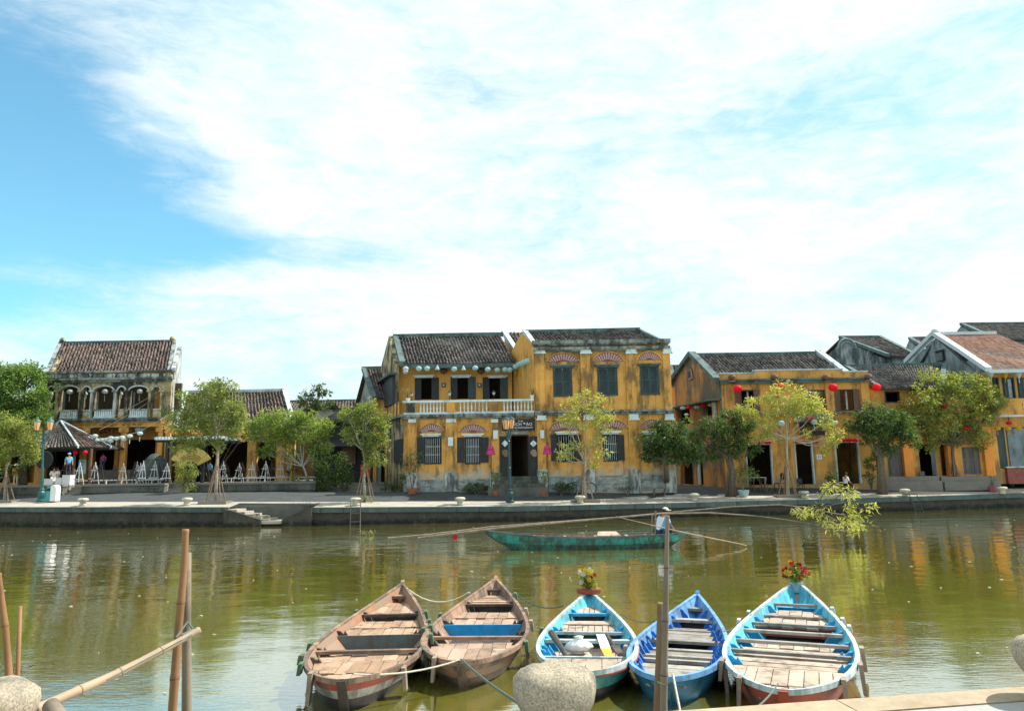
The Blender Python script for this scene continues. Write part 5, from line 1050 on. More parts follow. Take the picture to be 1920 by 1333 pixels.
# ------------------------------------------------------------------ vegetation
RS=np.random.RandomState(5)
def leaves(name,cent,n_t,m_t,tuft,ls,mat,parent,org,droop=0.0,wid=.42,shape='rh'):
    """cent: tuft centres (k,3); builds leaf-sized faces around each"""
    k=len(cent); c=np.repeat(cent,m_t,0); n=len(c)
    off=RS.normal(0,1,(n,3)); off/=np.linalg.norm(off,axis=1)[:,None]+1e-9; r=tuft*RS.uniform(.25,1,(n,1))
    pos=c+off*r*np.array([1,1,.75])
    d=off+RS.normal(0,.45,(n,3)); d[:,2]-=droop; d/=np.linalg.norm(d,axis=1)[:,None]+1e-9
    s=np.cross(d,RS.normal(0,1,(n,3))); s/=np.linalg.norm(s,axis=1)[:,None]+1e-9
    L=ls*RS.uniform(.65,1.3,(n,1)); nn=np.cross(d,s)
    v=np.stack([pos,pos+d*L*.45+s*L*wid*.5+nn*L*.06,pos+d*L,pos+d*L*.45-s*L*wid*.5+nn*L*.06],1).reshape(-1,3)-np.array(org)
    me=bpy.data.meshes.new(name); me.vertices.add(4*n); me.vertices.foreach_set('co',v.astype(np.float32).ravel())
    me.loops.add(4*n); me.loops.foreach_set('vertex_index',np.arange(4*n,dtype=np.int32)); me.polygons.add(n)
    me.polygons.foreach_set('loop_start',np.arange(0,4*n,4,dtype=np.int32)); me.update(calc_edges=True)
    a=me.attributes.new('rv','FLOAT','FACE'); tb=np.repeat(RS.uniform(-.15,.75,k),m_t); a.data.foreach_set('value',np.clip(tb+RS.uniform(0,.4,n),0,1).astype(np.float32))
    me.materials.append(mat); o=bpy.data.objects.new(name,me); COL.objects.link(o)
    if parent is not None: o.parent=parent
    else: o.location=org
    return o
def lobes_to_tufts(lobes,Y,per,shell_=.75,depth=.8):
    out=[];cs=[]
    for (px,py,rx,ry) in lobes:
        c=at_y(px,py,Y); sx=at_y(px+rx,py,Y).x-c.x; sz=c.z-at_y(px,py+ry,Y).z; c.y+=RS.uniform(-.3,.3)*sx
        k=max(3,int(per*sx*sz)); u=RS.normal(0,1,(k,3)); u/=np.linalg.norm(u,axis=1)[:,None]; r=RS.uniform(0,1,(k,1))**(1/3.)*(1-shell_)+shell_*RS.uniform(.55,1.0,(k,1))
        out.append(np.array(c)+u*r*np.array([sx,min(sx,sz*1.3)*depth,sz])); cs.append((c,sx,sz))
    return out,cs
def tree(label,Y,base,trunk,lobes,mat,ls=.15,per=16,m=22,tuft=.28,tr=.09,bm=bark,nm='street_tree',cat='tree',stakes=False,group=None,droop=.1,planter=False,wid=.42,twigs=5,depth=.8,shell_=.72,trunks=1,kinks=None):
    b=Vector(base); o=thing(nm,label,cat,tuple(b),group); T=[b]+[at_y(x,y,Y) for x,y in trunk]; fork=T[-1]
    per*=2.3; m=int(m*1.35); ls*=1.12
    tu,cs=lobes_to_tufts(lobes,Y,per,shell_,depth)
    for i_,(c_,sx_,sz_) in enumerate(cs):
        e_=RS.normal(0,1,(max(2,len(tu[i_])//9),3)); e_/=np.linalg.norm(e_,axis=1)[:,None]; tu[i_]=np.concatenate([tu[i_],np.array(c_)+e_*RS.uniform(1.0,1.32,(len(e_),1))*np.array([sx_,min(sx_,sz_*1.3)*depth,sz_])])
    mm=MB(); n=len(T); rr=[tr*(1.35 if i==0 else 1-.35*i/(n-1)) for i in range(n)]
    for q in range(trunks):
        j=Vector((R_.uniform(-1,1),R_.uniform(-1,1),0))*(tr*1.2 if q else 0)
        mm.tube([p+j*(1 if i else 1.5) for i,p in enumerate(T)],[r_*(1 if q==0 else .6) for r_ in rr],9)
    tk=mm.build('trunk',bm,o,True)
    br=MB()
    for (c,sx,sz),t in zip(cs,tu):
        s=T[-1] if (c-T[-1]).length<(c-T[-2]).length*1.6 else lerp(T[-2],T[-1],.6)
        s=lerp(T[-2],T[-1],R_.uniform(.75,1)); midp=lerp(s,c,.5)+Vector((R_.uniform(-.1,.1),R_.uniform(-.1,.1),-.12*(c-s).length*abs(c.x-s.x)/max(.1,(c-s).length)))
        e=c+Vector((0,0,sz*.3)); r0=tr*.55
        br.tube([s-(T[-1]-T[-2]).normalized()*.1,midp,c,e],[r0,r0*.72,r0*.45,r0*.2],6,False)
        idx=RS.choice(len(t),min(twigs,len(t)),False)
        for i in idx:
            q=Vector(t[i]); w=lerp(midp,c,R_.uniform(.2,1)); br.tube([w,lerp(w,q,.5)+Vector((0,0,.06)),q],[r0*.3,r0*.2,r0*.08],4,False)
    br.build('branches',bm,o,True)
    allt=np.concatenate(tu)
    leaves('crown',allt,len(allt),m,tuft,ls,mat,o,tuple(b),droop,wid)
    if stakes:
        for i in range(5):
            a=2*math.pi*i/5+.5; q=b+Vector((.55*math.cos(a),.4*math.sin(a),0)); h_=stakes*R_.uniform(.85,1.05)
            one('stake',prop,o,lambda m_:m_.tube([q,b+Vector((.06*math.cos(a),.06*math.sin(a),h_))],[.032,.026],5))
    if planter:
        one('planter_curb',terrt,o,lambda m_:(m_.box(b.x-.75,b.x+.75,b.y-.5,b.y-.38,b.z-.1,b.z+.1),m_.box(b.x-.75,b.x+.75,b.y+.38,b.y+.5,b.z-.1,b.z+.1),m_.box(b.x-.75,b.x-.63,b.y-.379,b.y+.379,b.z-.1,b.z+.1),m_.box(b.x+.63,b.x+.75,b.y-.379,b.y+.379,b.z-.1,b.z+.1)))
    return o
QG='young trees planted along the far quay'
def qb(px,py): return gp(px,py)
b=qb(8,941); tree('yellow-green staked tree at the quay, cut by the picture edge before the dark tree',b.y,b,[(12,880),(22,850)],[(5,830,38,40),(45,825,28,34),(20,800,34,22),(58,850,14,20),(-15,860,28,30)],lfY,.15,26,24,.25,.06,group=QG,stakes=1.6,planter=True)
b=qb(404,943); tree('tall yellow-green staked tree beside the giant yellow fan',b.y,b,[(406,890),(409,840),(408,800)],[(395,745,32,32),(358,768,24,26),(425,775,34,34),(372,810,38,28),(330,790,14,18),(440,800,18,24),(350,835,24,18),(402,730,26,20),(425,725,16,12),(445,765,18,20),(395,785,30,26),(345,745,12,12),(412,832,12,14)],lfG,.15,20,22,.25,.075,group=QG,stakes=2.2,planter=True)
b=qb(684,941); tree('bushy bright green staked tree in front of the alley',b.y,b,[(683,900),(684,865),(680,840)],[(662,790,22,24),(690,780,28,26),(706,810,22,32),(650,775,16,14),(700,845,20,20),(716,790,12,20),(655,815,14,14),(712,865,10,8),(694,868,14,10),(680,765,16,10),(716,832,10,14)],lfG,.14,24,24,.24,.07,group=QG,stakes=2.0)
b=qb(1098,940); tree('slender sparse golden-leaved tree with many bare stems before the green shuttered house',b.y,b,[(1096,895),(1098,860)],[(1098,750,34,18),(1070,770,22,22),(1125,778,28,26),(1098,785,36,24),(1060,795,14,16),(1140,795,12,18),(1062,842,16,14),(1078,835,14,10),(1125,850,14,12),(1050,855,7,8),(1118,825,18,12),(1110,868,10,6)],lfYY,.13,15,16,.22,.055,group=QG,stakes=1.7,trunks=3,twigs=9,planter=True)
b=qb(1478,931); tree('wide umbrella-shaped golden tree on stakes before the parapet house',b.y,b,[(1476,880),(1475,840),(1476,815)],[(1468,745,50,22),(1430,765,34,26),(1400,790,24,26),(1510,762,34,24),(1475,775,36,18),(1430,800,30,18),(1548,790,18,20),(1560,820,16,16),(1535,765,16,18),(1395,820,18,14),(1440,822,20,10),(1545,836,6,12),(1515,812,9,7),(1390,775,14,16),(1570,812,8,8)],lfYY,.13,20,20,.22,.07,group=QG,stakes=1.9,planter=True,twigs=8)
b=qb(1793,918); tree('largest yellow-green tree with a clear dark trunk before the shop row',b.y,b,[(1790,880),(1786,850),(1788,825)],[(1765,720,44,26),(1815,725,44,28),(1730,755,34,34),(1850,745,32,24),(1790,760,48,34),(1722,795,24,26),(1840,785,32,28),(1760,800,32,28),(1800,820,30,18),(1750,828,18,18),(1862,770,16,14),(1835,822,20,16),(1700,765,12,22),(1880,755,12,12)],lfY,.16,17,20,.26,.12,bm=barkd,group=QG,stakes=1.8,planter=True,twigs=7)
b=at_y(44,900,47); b.z=zT; tree('big dense dark green tree beside the gallery house',47.5,b,[(44,860),(42,820)],[(30,735,56,52),(-20,740,50,50),(60,760,30,36),(25,780,56,26),(80,785,14,16),(-40,790,60,40),(45,705,34,24),(5,700,34,24)],lfT,.16,22,26,.3,.2,bm=barkd,nm='broadleaf_tree')
b=at_y(577,902,45.8); b.z=zT-.03; tree('frangipani with forked pale limbs on the terrace',45.9,b,[(573,885),(566,868)],[(500,800,30,26),(535,790,36,22),(575,810,42,28),(600,835,24,22),(520,830,22,18),(545,855,14,8),(470,805,18,16),(612,805,16,16),(560,785,30,14),(495,845,10,10)],lfB,.24,14,20,.3,.08,bm=frang,nm='frangipani_tree',wid=.3,twigs=6)
b=at_y(590,890,50); b.z=zT; tree('tall papaya-like tree with small tufts against the sky',50.5,b,[(588,840),(584,780),(590,760)],[(578,742,14,8),(600,736,12,6),(566,755,8,5),(610,765,22,20),(590,775,22,16),(625,775,16,14),(597,728,6,6)],lfD,.2,20,18,.26,.07,bm=barkd,nm='papaya_tree')
b=qb(1250,918); b.z-=.02; tree('shaded dark green tree leaning on the east corner of the tall house',41.9,b,[(1250,880),(1247,855)],[(1232,825,28,24),(1262,815,34,26),(1290,835,26,22),(1215,850,12,14),(1250,850,38,18),(1300,860,16,10),(1240,800,18,10)],lfK,.2,20,24,.3,.16,bm=barkd,nm='shade_tree',droop=.5,wid=.34)
b=at_y(1370,918,42.6); b.z=G(b.x,b.y); tree('dark bamboo-leaved tree between gable and umbrella-shaped tree',42.4,b,[(1372,880),(1366,855)],[(1335,800,26,22),(1370,815,34,28),(1345,845,26,16),(1400,840,26,18),(1310,810,16,12),(1365,780,20,14),(1390,800,22,16)],lfK,.22,18,22,.3,.13,bm=barkd,nm='bamboo_tree',droop=.6,wid=.25,trunks=4)
b=at_y(1652,908,43.6); b.z=G(b.x,b.y); tree('dark green bamboo-leaved tree with thick root foot before the shop row',43.4,b,[(1652,880),(1650,850)],[(1650,790,44,28),(1620,790,24,20),(1690,800,30,26),(1655,815,44,18),(1640,765,20,10),(1670,845,14,10),(1600,800,14,12),(1705,825,14,18)],lfK,.22,19,24,.3,.15,bm=barkd,nm='bamboo_tree',droop=.55,wid=.25,trunks=4)
def bush(name,label,cat,px,py,Y,lobes,mat,ls=.14,per=40,m=22,tuft=.2,z=None,pot=None,wid=.4,droop=0,stems=5):
    b=at_y(px,py,Y); b.z=(G(b.x,b.y) if z is None else z); o=thing(name,label,cat,tuple(b)); top=b.z
    if pot:
        pr,ph,pm=pot; one('pot',pm,o,lambda m_:m_.lathe(tuple(b),[(pr*.7,0),(pr*.95,ph*.6),(pr*1.05,ph*.95),(pr*1.08,ph),(pr*.9,ph*.98),(pr*.85,ph*.9)],14)); top=b.z+ph*.85
    per*=2; tu,cs=lobes_to_tufts(lobes,Y,per,.6,.8); allt=np.concatenate(tu); allt[:,2]=np.maximum(allt[:,2],top+.05)
    mm=MB()
    for i in range(stems): q=Vector(allt[RS.randint(len(allt))]); mm.tube([Vector((b.x+R_.uniform(-.05,.05),b.y,top-.03)),lerp(Vector((b.x,b.y,top)),q,.5)+Vector((0,0,.05)),q],[.022,.016,.008],4)
    mm.build('stems',barkd,o); leaves('foliage',allt,len(allt),m,tuft,ls,mat,o,tuple(b),droop,wid)
    return o
bush('bush','large dark rounded bush spilling over the terrace wall','bush',622,925,44.2,[(620,885,34,30),(600,870,20,18),(640,900,24,24),(610,910,22,16),(640,862,18,12),(655,880,14,14)],lfD,.13,34,24,.22,z=1.3)
bush('bush','sunlit leafy bush under the giant yellow fan','bush',352,920,44.1,[(350,878,18,14),(345,895,17,14),(355,912,14,10),(338,875,10,10),(362,890,10,12)],lfG,.13,40,22,.18,z=1.35)
bush('pampas_plant','low sunlit tuft at the foot of the frangipani','plant',552,902,45.2,[(552,896,16,6),(570,898,8,4)],lfY,.12,60,16,.14,z=zT-.03)
bush('weeds','small weeds hanging on the overgrown terrace wall','weed',508,927,44.25,[(508,925,10,6),(575,928,12,6),(540,928,6,4)],lfD,.1,60,14,.12,z=1.4)
bush('flower_bed','weeds and flowers round the foot of the alley tree','plant',684,943,gp(684,941).y-.1,[(682,934,8,5),(692,940,9,3),(676,939,6,3)],lfY,.09,80,14,.12)
bush('weeds','dark ground weeds at the shaded gable corner of the balcony house','weed',738,915,43.4,[(728,912,20,7),(748,915,14,7),(752,900,7,12)],lfD,.12,60,18,.14)
bush('potted_palm','feathery palm in a brick pot before the first barred window','potted plant',773,922,42.4,[(772,858,16,10),(762,868,10,10),(783,868,10,10),(772,880,8,12)],lfD,.26,30,12,.24,pot=(.3,.35,terracotta),wid=.12,droop=.5)
bush('hedge_bush','clipped low dark bush under the second barred window','bush',893,923,42.5,[(893,914,24,9),(880,916,12,7),(906,917,12,7)],lfD,.09,110,22,.12)
bush('potted_plant','leafy pot plant at the western side of the door steps','potted plant',929,917,42.2,[(930,888,7,10),(926,896,7,8)],lfG,.12,70,16,.15,pot=(.2,.3,terracotta))
bush('potted_plant','leafy pot plant at the eastern side of the door steps','potted plant',1019,916,42.2,[(1019,888,6,12),(1022,898,6,8)],lfG,.12,70,16,.15,pot=(.2,.3,terracotta))
bush('hedge_bush','low dark bush beside the parked bicycle','bush',1052,922,42.4,[(1052,913,20,9),(1068,915,12,7)],lfD,.09,110,22,.12)
bush('weeds','thin weeds along the foot of the tall house','weed',1176,918,42.8,[(1176,916,20,3)],lfD,.1,60,16,.1)
bush('balcony_plant','thin dry plant in a white pot on the balcony corner','potted plant',998,747,YA-.05,[(998,728,6,8)],lfG,.09,60,8,.12,z=zb1+.005,pot=(.12,.22,whitep))
bush('balcony_plant','airy yellow plant on the gable corner of the balcony rail','potted plant',765,752,YA-.05,[(757,735,8,5),(766,731,5,5)],lfYY,.07,40,8,.1,z=zb1+.005,pot=(.13,.16,whitep))
bush('potted_palm','drooping palm in a pale blue pot beside the white-clothed table','potted plant',1394,922,42.6,[(1394,878,16,10),(1382,885,10,10),(1405,886,12,10),(1394,893,10,8)],lfD,.24,30,14,.22,pot=(.3,.36,bluepot),wid=.14,droop=.5)
bush('potted_plant','round dark green pot plant between two open doors','potted plant',1557,914,43.6,[(1558,892,11,9),(1556,900,9,6)],lfD,.12,70,20,.15,pot=(.22,.3,blackm))
bush('climber','dark climbing plant round the last ochre pier of the parapet house','plant',1632,910,44.3,[(1632,870,9,20),(1640,850,9,12),(1628,895,8,10)],lfD,.14,60,18,.16)
bush('blossom_vine','orange-blossomed creeper over the pergola','plant',400,822,46.8,[(330,806,24,9),(440,806,26,9),(380,808,24,8),(455,818,12,9),(470,800,12,9),(310,795,12,12)],lfO,.12,26,14,.2,z=zT-.03,stems=6)
bush('leafy_vine','green creeper mass over the pergola behind the blossoms','plant',395,826,47.6,[(330,800,28,12),(440,815,30,16),(385,812,30,12),(475,815,20,16),(315,780,14,18)],lfD,.15,26,18,.22,z=zT-.03,stems=6)
bush('shrub','dark shrub filling the back of the terrace west of the lamp','bush',15,890,46.4,[(15,885,20,16),(42,880,14,14),(60,870,10,12)],lfD,.16,30,18,.22,z=zT)
bush('reed_tuft','floating tuft of water weed near the landing','plant',686,1022,32,[(684,1020,10,8),(692,1016,6,6)],lfY,.13,30,10,.14,z=0.02,wid=.12)
# ------------------------------------------------------------------ people
def person(label,base,h,face,pose='stand',shirt=(.5,.5,.5),pants=(.05,.05,.07),hat=None,cat='person',bend=0,skinm=skin,skirt=False,group=None,hairc=True):
    s=h/1.7; o=thing('person',label,cat,tuple(base),group); o.rotation_euler=(0,0,face)      # local +y... figure faces -y
    J={'pel':(0,0,.95),'wst':(0,0,1.1),'chs':(0,.01,1.3),'nck':(0,0,1.47),'hd0':(0,-.01,1.55),'hd1':(0,-.02,1.64)}
    for sd,n in ((-1,'L'),(1,'R')):
        J['hp'+n]=(.09*sd,0,.92); J['kn'+n]=(.10*sd,-.02-(.04 if sd>0 else -.03),.5); J['an'+n]=(.11*sd,.03 if sd>0 else -.05,.08); J['to'+n]=(.12*sd,-.10,.03)
        J['sh'+n]=(.17*sd,0,1.41); J['el'+n]=(.24*sd,.02,1.14); J['wr'+n]=(.25*sd,-.09,.92); J['ha'+n]=(.25*sd,-.12,.84)
    if pose=='sit':
        for sd,n in ((-1,'L'),(1,'R')): J['kn'+n]=(.13*sd,-.42,.93); J['an'+n]=(.13*sd,-.42,.5); J['to'+n]=(.14*sd,-.54,.46); J['el'+n]=(.25*sd,-.05,1.16); J['wr'+n]=(.2*sd,-.27,1.05); J['ha'+n]=(.17*sd,-.35,1.03)
    if pose=='row':
        for sd,n in ((-1,'L'),(1,'R')): J['kn'+n]=(.2*sd,-.36,1.08); J['an'+n]=(.16*sd,-.3,.82); J['to'+n]=(.16*sd,-.42,.80); J['el'+n]=(.34*sd,-.02,1.2); J['wr'+n]=(.38*sd,-.2,1.02); J['ha'+n]=(.38*sd,-.27,1.0)
    if pose=='walk': J['knL']=(-.1,-.16,.52); J['anL']=(-.1,-.2,.1); J['toL']=(-.1,-.33,.06); J['anR']=(.1,.2,.1); J['toR']=(.1,.08,.03); J['knR']=(.1,.04,.5); J['elR']=(.27,.1,1.17)
    if bend:
        for k in J:
            x,y,z=J[k]
            if z>1.0 and k[:2] not in('kn','an','to','hp'):
                dz=z-.95; J[k]=(x,y-dz*math.sin(bend),.95+dz*math.cos(bend))
    zmin=.0 if pose in('stand','walk') else (.46-.0 if pose=='sit' else .8)
    J={k:(x*s,y*s,(z-(0 if pose in('stand','walk') else (.46 if pose=='sit' else .85)))*s) for k,(x,y,z) in J.items()}
    Rd=dict(pel=.125,wst=.12,chs=.145,nck=.052,hd0=.075,hd1=.092,hp=.09,kn=.058,an=.04,to=.034,sh=.066,el=.043,wr=.03,ha=.038)
    def skinmesh(nm,keys,edges,mat,extra=0,root='pel'):
        me=bpy.data.meshes.new(nm); me.from_pydata([J[k] for k in keys],[(keys.index(a),keys.index(b_)) for a,b_ in edges],[]); me.materials.append(mat)
        ob=bpy.data.objects.new(nm,me); COL.objects.link(ob); ob.parent=o
        md=ob.modifiers.new('skin','SKIN'); md.use_smooth_shade=True
        for i,k in enumerate(keys):
            r=Rd[k if k in Rd else k[:2]]*s+extra; sv=me.skin_vertices[0].data[i]; sv.radius=(r*(1.18 if k in('chs','wst','pel') else 1),r*(.8 if k in('chs','wst','pel') else 1)); sv.use_root=(k==root)
        ob.modifiers.new('sub','SUBSURF').levels=1; ob.modifiers[-1].render_levels=1
        return ob
    keys=list(J); E0=[('pel','wst'),('wst','chs'),('chs','nck'),('nck','hd0'),('hd0','hd1')]
    for n in 'LR': E0+=[('pel','hp'+n),('hp'+n,'kn'+n),('kn'+n,'an'+n),('an'+n,'to'+n),('chs','sh'+n),('sh'+n,'el'+n),('el'+n,'wr'+n),('wr'+n,'ha'+n)]
    skinmesh('body',keys,E0,skinm)
    sk=['pel','wst','chs']+[a+n for n in 'LR' for a in ('sh','el')]; se=[('pel','wst'),('wst','chs')]+[(a+n,b_+n) for n in 'LR' for a,b_ in (('sh','el'),)]+[('chs','sh'+n) for n in 'LR']
    skinmesh('shirt',sk,se,M('cloth %.2f %.2f %.2f'%shirt,shirt,.9,.1,12,.004,40),.014*s,'wst')
    pk=['pel']+[a+n for n in 'LR' for a in ('hp','kn','an')]; pe=[('pel','hp'+n) for n in 'LR']+[('hp'+n,'kn'+n) for n in 'LR']+[('kn'+n,'an'+n) for n in 'LR']
    skinmesh('trousers',pk,pe,M('cloth %.2f %.2f %.2f'%pants,pants,.9,.1,12,.004,40),.016*s)
    hd=Vector(J['hd1']); mm=MB(); mm.lathe((hd.x,hd.y+.015*s,hd.z),[(.098*s,-.03*s),(.108*s,.02*s),(.095*s,.07*s),(.05*s,.108*s),(.01*s,.115*s)],12)
    hm=mm.mesh('hair',hairm,(0,0,0),True); ho=bpy.data.objects.new('hair',hm); COL.objects.link(ho); ho.parent=o
    fm=MB(); fm.slab([(hd.x-.012*s,hd.y-.08*s,hd.z-.05*s),(hd.x+.012*s,hd.y-.08*s,hd.z-.05*s),(hd.x,hd.y-.085*s,hd.z+.0*s)],(0,-.03*s,0)); fo_=bpy.data.objects.new('nose',fm.mesh('nose',skinm)); COL.objects.link(fo_); fo_.parent=o
    if hat:
        mm=MB(); k,c=hat
        if k=='cap': mm.lathe((hd.x,hd.y,hd.z),[(.11*s,.02*s),(.112*s,.05*s),(.09*s,.1*s),(.03*s,.13*s)],12); mm.box(hd.x-.07*s,hd.x+.07*s,hd.y-.2*s,hd.y-.09*s,hd.z+.02*s,hd.z+.04*s)
        else: mm.lathe((hd.x,hd.y,hd.z),[(.24*s,.03*s),(.10*s,.12*s),(.012*s,.2*s)],16)
        ho=bpy.data.objects.new('hat',mm.mesh('hat',M('hat %.2f %.2f %.2f'%c,c,.9,.1,8))); COL.objects.link(ho); ho.parent=o
    return o
def far_person(px,py0,py1,Y,label,**k):
    a=at_y(px,py1,Y); h=at_y(px,py0,Y).z-a.z; return person(label,a,h,k.pop('face',0),**k)
pp_=at_y(193,882,51.2); one('entry_step',terrt,H,lambda m:m.box(pp_.x-2,pp_.x+2.2,50.5,51.8,zT-.05,pp_.z+.02))
far_person(191.5,850.5,883,51.2,'person in a pink top and blue trousers walking out of the gallery house',pose='walk',shirt=(.70,.16,.42),pants=(.04,.14,.30))
far_person(127,850.5,893,46.2,'person in a light blue shirt and cap standing under the tiled hut',shirt=(.10,.50,.75),hat=('cap',(.2,.55,.75)),face=.6)
q1=at_y(29,903,46.4); q1.z=zT-.03; person('person in an orange shirt and conical hat near the picture edge',q1,1.28,.5,shirt=(.80,.30,.03),pants=(.55,.45,.30),hat=('cone',(.6,.6,.5)))
for i,px in enumerate((100,107)): q1=at_y(px,903,46.5+.4*i); q1.z=zT-.03; person(['person in white sitting beside the white draped table','second person in white, with longer dark hair, sitting under the hut'][i],q1+Vector((0,0,.02)),1.45,.5-i,pose='sit',shirt=(.80,.80,.76),pants=(.7,.7,.66))
q1=at_y(392,902,46.9); q1.z=zT-.03; person('person in a blue vest standing behind the yellow fan post',q1,1.32,2.8,shirt=(.12,.45,.75),pants=(.04,.05,.07))
q1=at_y(540,903,46.6); q1.z=zT-.03; person('person in a bright blue top under the frangipani branches',q1,1.15,2.0,shirt=(.06,.45,.70),pants=(.05,.05,.06))
q1=at_y(1585,907,44.2); q1.z=G(q1.x,q1.y)+.02; person('person in a white shirt sitting in the open doorway of the parapet house',q1,1.5,1.9,pose='sit',shirt=(.75,.78,.80),pants=(.02,.02,.025),bend=.15)
one('stool',dkwood,None,lambda m:(m.box(q1.x-.2,q1.x+.2,q1.y-.2,q1.y+.2,q1.z+.28,q1.z+.34),m.box(q1.x-.18,q1.x-.12,q1.y-.18,q1.y-.12,q1.z-.02,q1.z+.28),m.box(q1.x+.12,q1.x+.18,q1.y+.12,q1.y+.18,q1.z-.02,q1.z+.28),m.box(q1.x-.18,q1.x-.12,q1.y+.12,q1.y+.18,q1.z-.02,q1.z+.28),m.box(q1.x+.12,q1.x+.18,q1.y-.18,q1.y-.12,q1.z-.02,q1.z+.28)))
tag(bpy.data.objects['stool'],'small dark stool under the person in the white shirt','stool')
# tables and chairs before the parapet house
tb=at_y(1421,915,44.2); tb.z=G(tb.x,tb.y); o=thing('cafe_table','small table under a white cloth before the first open shop door','table',tuple(tb))
one('cloth',whitep,o,lambda m:(m.box(tb.x-.4,tb.x+.4,tb.y-.35,tb.y+.35,tb.z+.78,tb.z+.8),m.slab([(tb.x+.4,tb.y-.35,tb.z+.8),(tb.x+.4,tb.y+.2,tb.z+.8),(tb.x+.44,tb.y-.05,tb.z+.4)],(.02,0,0))))
for dx in(-.32,.32):
    for dy in (-.28,.28): one('leg',brwood,o,lambda m:m.box(tb.x+dx-.025,tb.x+dx+.025,tb.y+dy-.025,tb.y+dy+.025,tb.z,tb.z+.779))
def chair(px,py,Y,label,mat,rz,s=1):
    b=at_y(px,py,Y); b.z=G(b.x,b.y); o=thing('chair',label,'chair',tuple(b)); o.rotation_euler=(0,0,rz); o.scale=(s,s,s)
    W0=worg(o); f=lambda x0,x1,y0,y1,z0,z1:(lambda m:m.box(W0[0]+x0,W0[0]+x1,W0[1]+y0,W0[1]+y1,W0[2]+z0,W0[2]+z1))
    one('seat',mat,o,f(-.22,.22,-.22,.22,.42,.46)); one('backrest',mat,o,f(-.2,.2,.19,.22,.6,.95))
    for sx in(-.2,.17):
        one('leg',mat,o,f(sx,sx+.03,-.21,-.18,0,.42)); one('leg',mat,o,f(sx,sx+.03,.181,.21,0,.6))
chair(1432,916,43.9,'brown wooden chair beside the white-clothed table',brwood,1.3); chair(1463,916,44,'dark wooden armchair leaning behind the umbrella-shaped tree',dkwood,-1.3,1.15); chair(1502,914,44.2,'low folding stool-chair with pale notice in the middle doorway',dkwood,0,.8); chair(1735,889,46.0,'grey slatted chair inside the dark shop doorway',greywood,.4,1.1)
o=bush('planter','pinkish bucket at the shop plinth near the dark lamp post','planter',1860,905,45.0,[(1860,893,5,3)],lfD,.08,60,10,.08,pot=(.22,.36,M('faded pink plastic',(.35,.12,.16),.7,.15,5)))
bn=at_y(1237,915,42.7); z=G(bn.x,bn.y); o=thing('bench','low pale bench in the shade of the tall house corner','bench',(bn.x,bn.y,z)); one('seat',greywood,o,lambda m:m.box(bn.x-.4,bn.x+.4,bn.y-.15,bn.y+.15,z+.40,z+.45))
for dx in (-.3,.3): one('leg',greywood,o,lambda m:m.slab([(bn.x+dx-.1,bn.y-.12,z),(bn.x+dx-.04,bn.y-.12,z),(bn.x+dx+.04,bn.y-.12,z+.4),(bn.x+dx-.02,bn.y-.12,z+.4)],(0,.24,0)))
# power cable etc
p0,p1=at_y(1262,735,50),at_y(1242,758,43); 
# ------------------------------------------------------------------ boats
def plank(name,a,b,**k): return M(name,a,.8,.18,5,.004,40,ob=b,stretch=(1,.3,1),dirt=((.14,.11,.085),.5,5),**k)
pkA=plank('salmon worn planks',(.30,.19,.12),(.44,.31,.215)); pkB=plank('pale brown worn planks',(.27,.18,.125),(.42,.30,.225)); pkC=plank('sun-bleached planks',(.36,.285,.22),(.48,.385,.31)); pkG=plank('grey weathered planks',(.20,.19,.17),(.36,.34,.31))
def paint(n,c,d=(.12,.09,.07),am=.3,r=.62): am=min(1,am+.25); return M(n,c,r,.22,7,.003,30,dirt=(d,am,4),spec=.35)
redo=paint('worn red-brown boat paint',(.34,.065,.035)); redl=paint('scuffed orange boat paint',(.33,.16,.09),(.24,.18,.13),am=.7); wood_=paint('worn orange-brown gunwale',(.33,.21,.145),am=.75); darkh=paint('tarred hull',(.05,.045,.04),(.02,.02,.02)); whiteh=paint('greyed white hull paint',(.42,.42,.38),(.15,.13,.1),.5)
brownh=paint('bare brown hull',(.17,.12,.085),(.06,.045,.035),.5); cyl=paint('light cyan boat paint',(.10,.46,.62),(.08,.16,.18),.35); cyd=paint('cyan-blue rib paint',(.02,.30,.58),(.02,.1,.15),.15); blu=paint('deep blue boat paint',(.02,.15,.55),(.02,.06,.15),.2); blus=paint('blue hull side',(.025,.17,.30),(.02,.06,.08),.35)
trq=paint('turquoise hull',(.10,.42,.42),(.08,.16,.15),.3); grn=paint('dark green bulkhead',(.035,.11,.06)); gryb=paint('slate bulkhead',(.12,.15,.15)); whg=paint('white gunwale paint',(.42,.52,.54),(.2,.24,.24),.4); lblu=paint('pale blue gunwale paint',(.13,.32,.58),(.08,.12,.2),.35)
grayp=paint('light grey gunwale',(.48,.50,.48),(.2,.2,.18),.3); darkr=paint('dark timber rib',(.055,.045,.04)); brt=paint('brown thwart',(.33,.19,.12)); ggrn=paint('peeling green hull',(.03,.20,.13),(.05,.05,.04),.85); tgrn=paint('turquoise-green strake',(.03,.32,.27),(.05,.08,.06),.6); pegG=paint('faded green peg cloth',(.07,.15,.08)); pegW=paint('weathered peg',(.30,.24,.19))
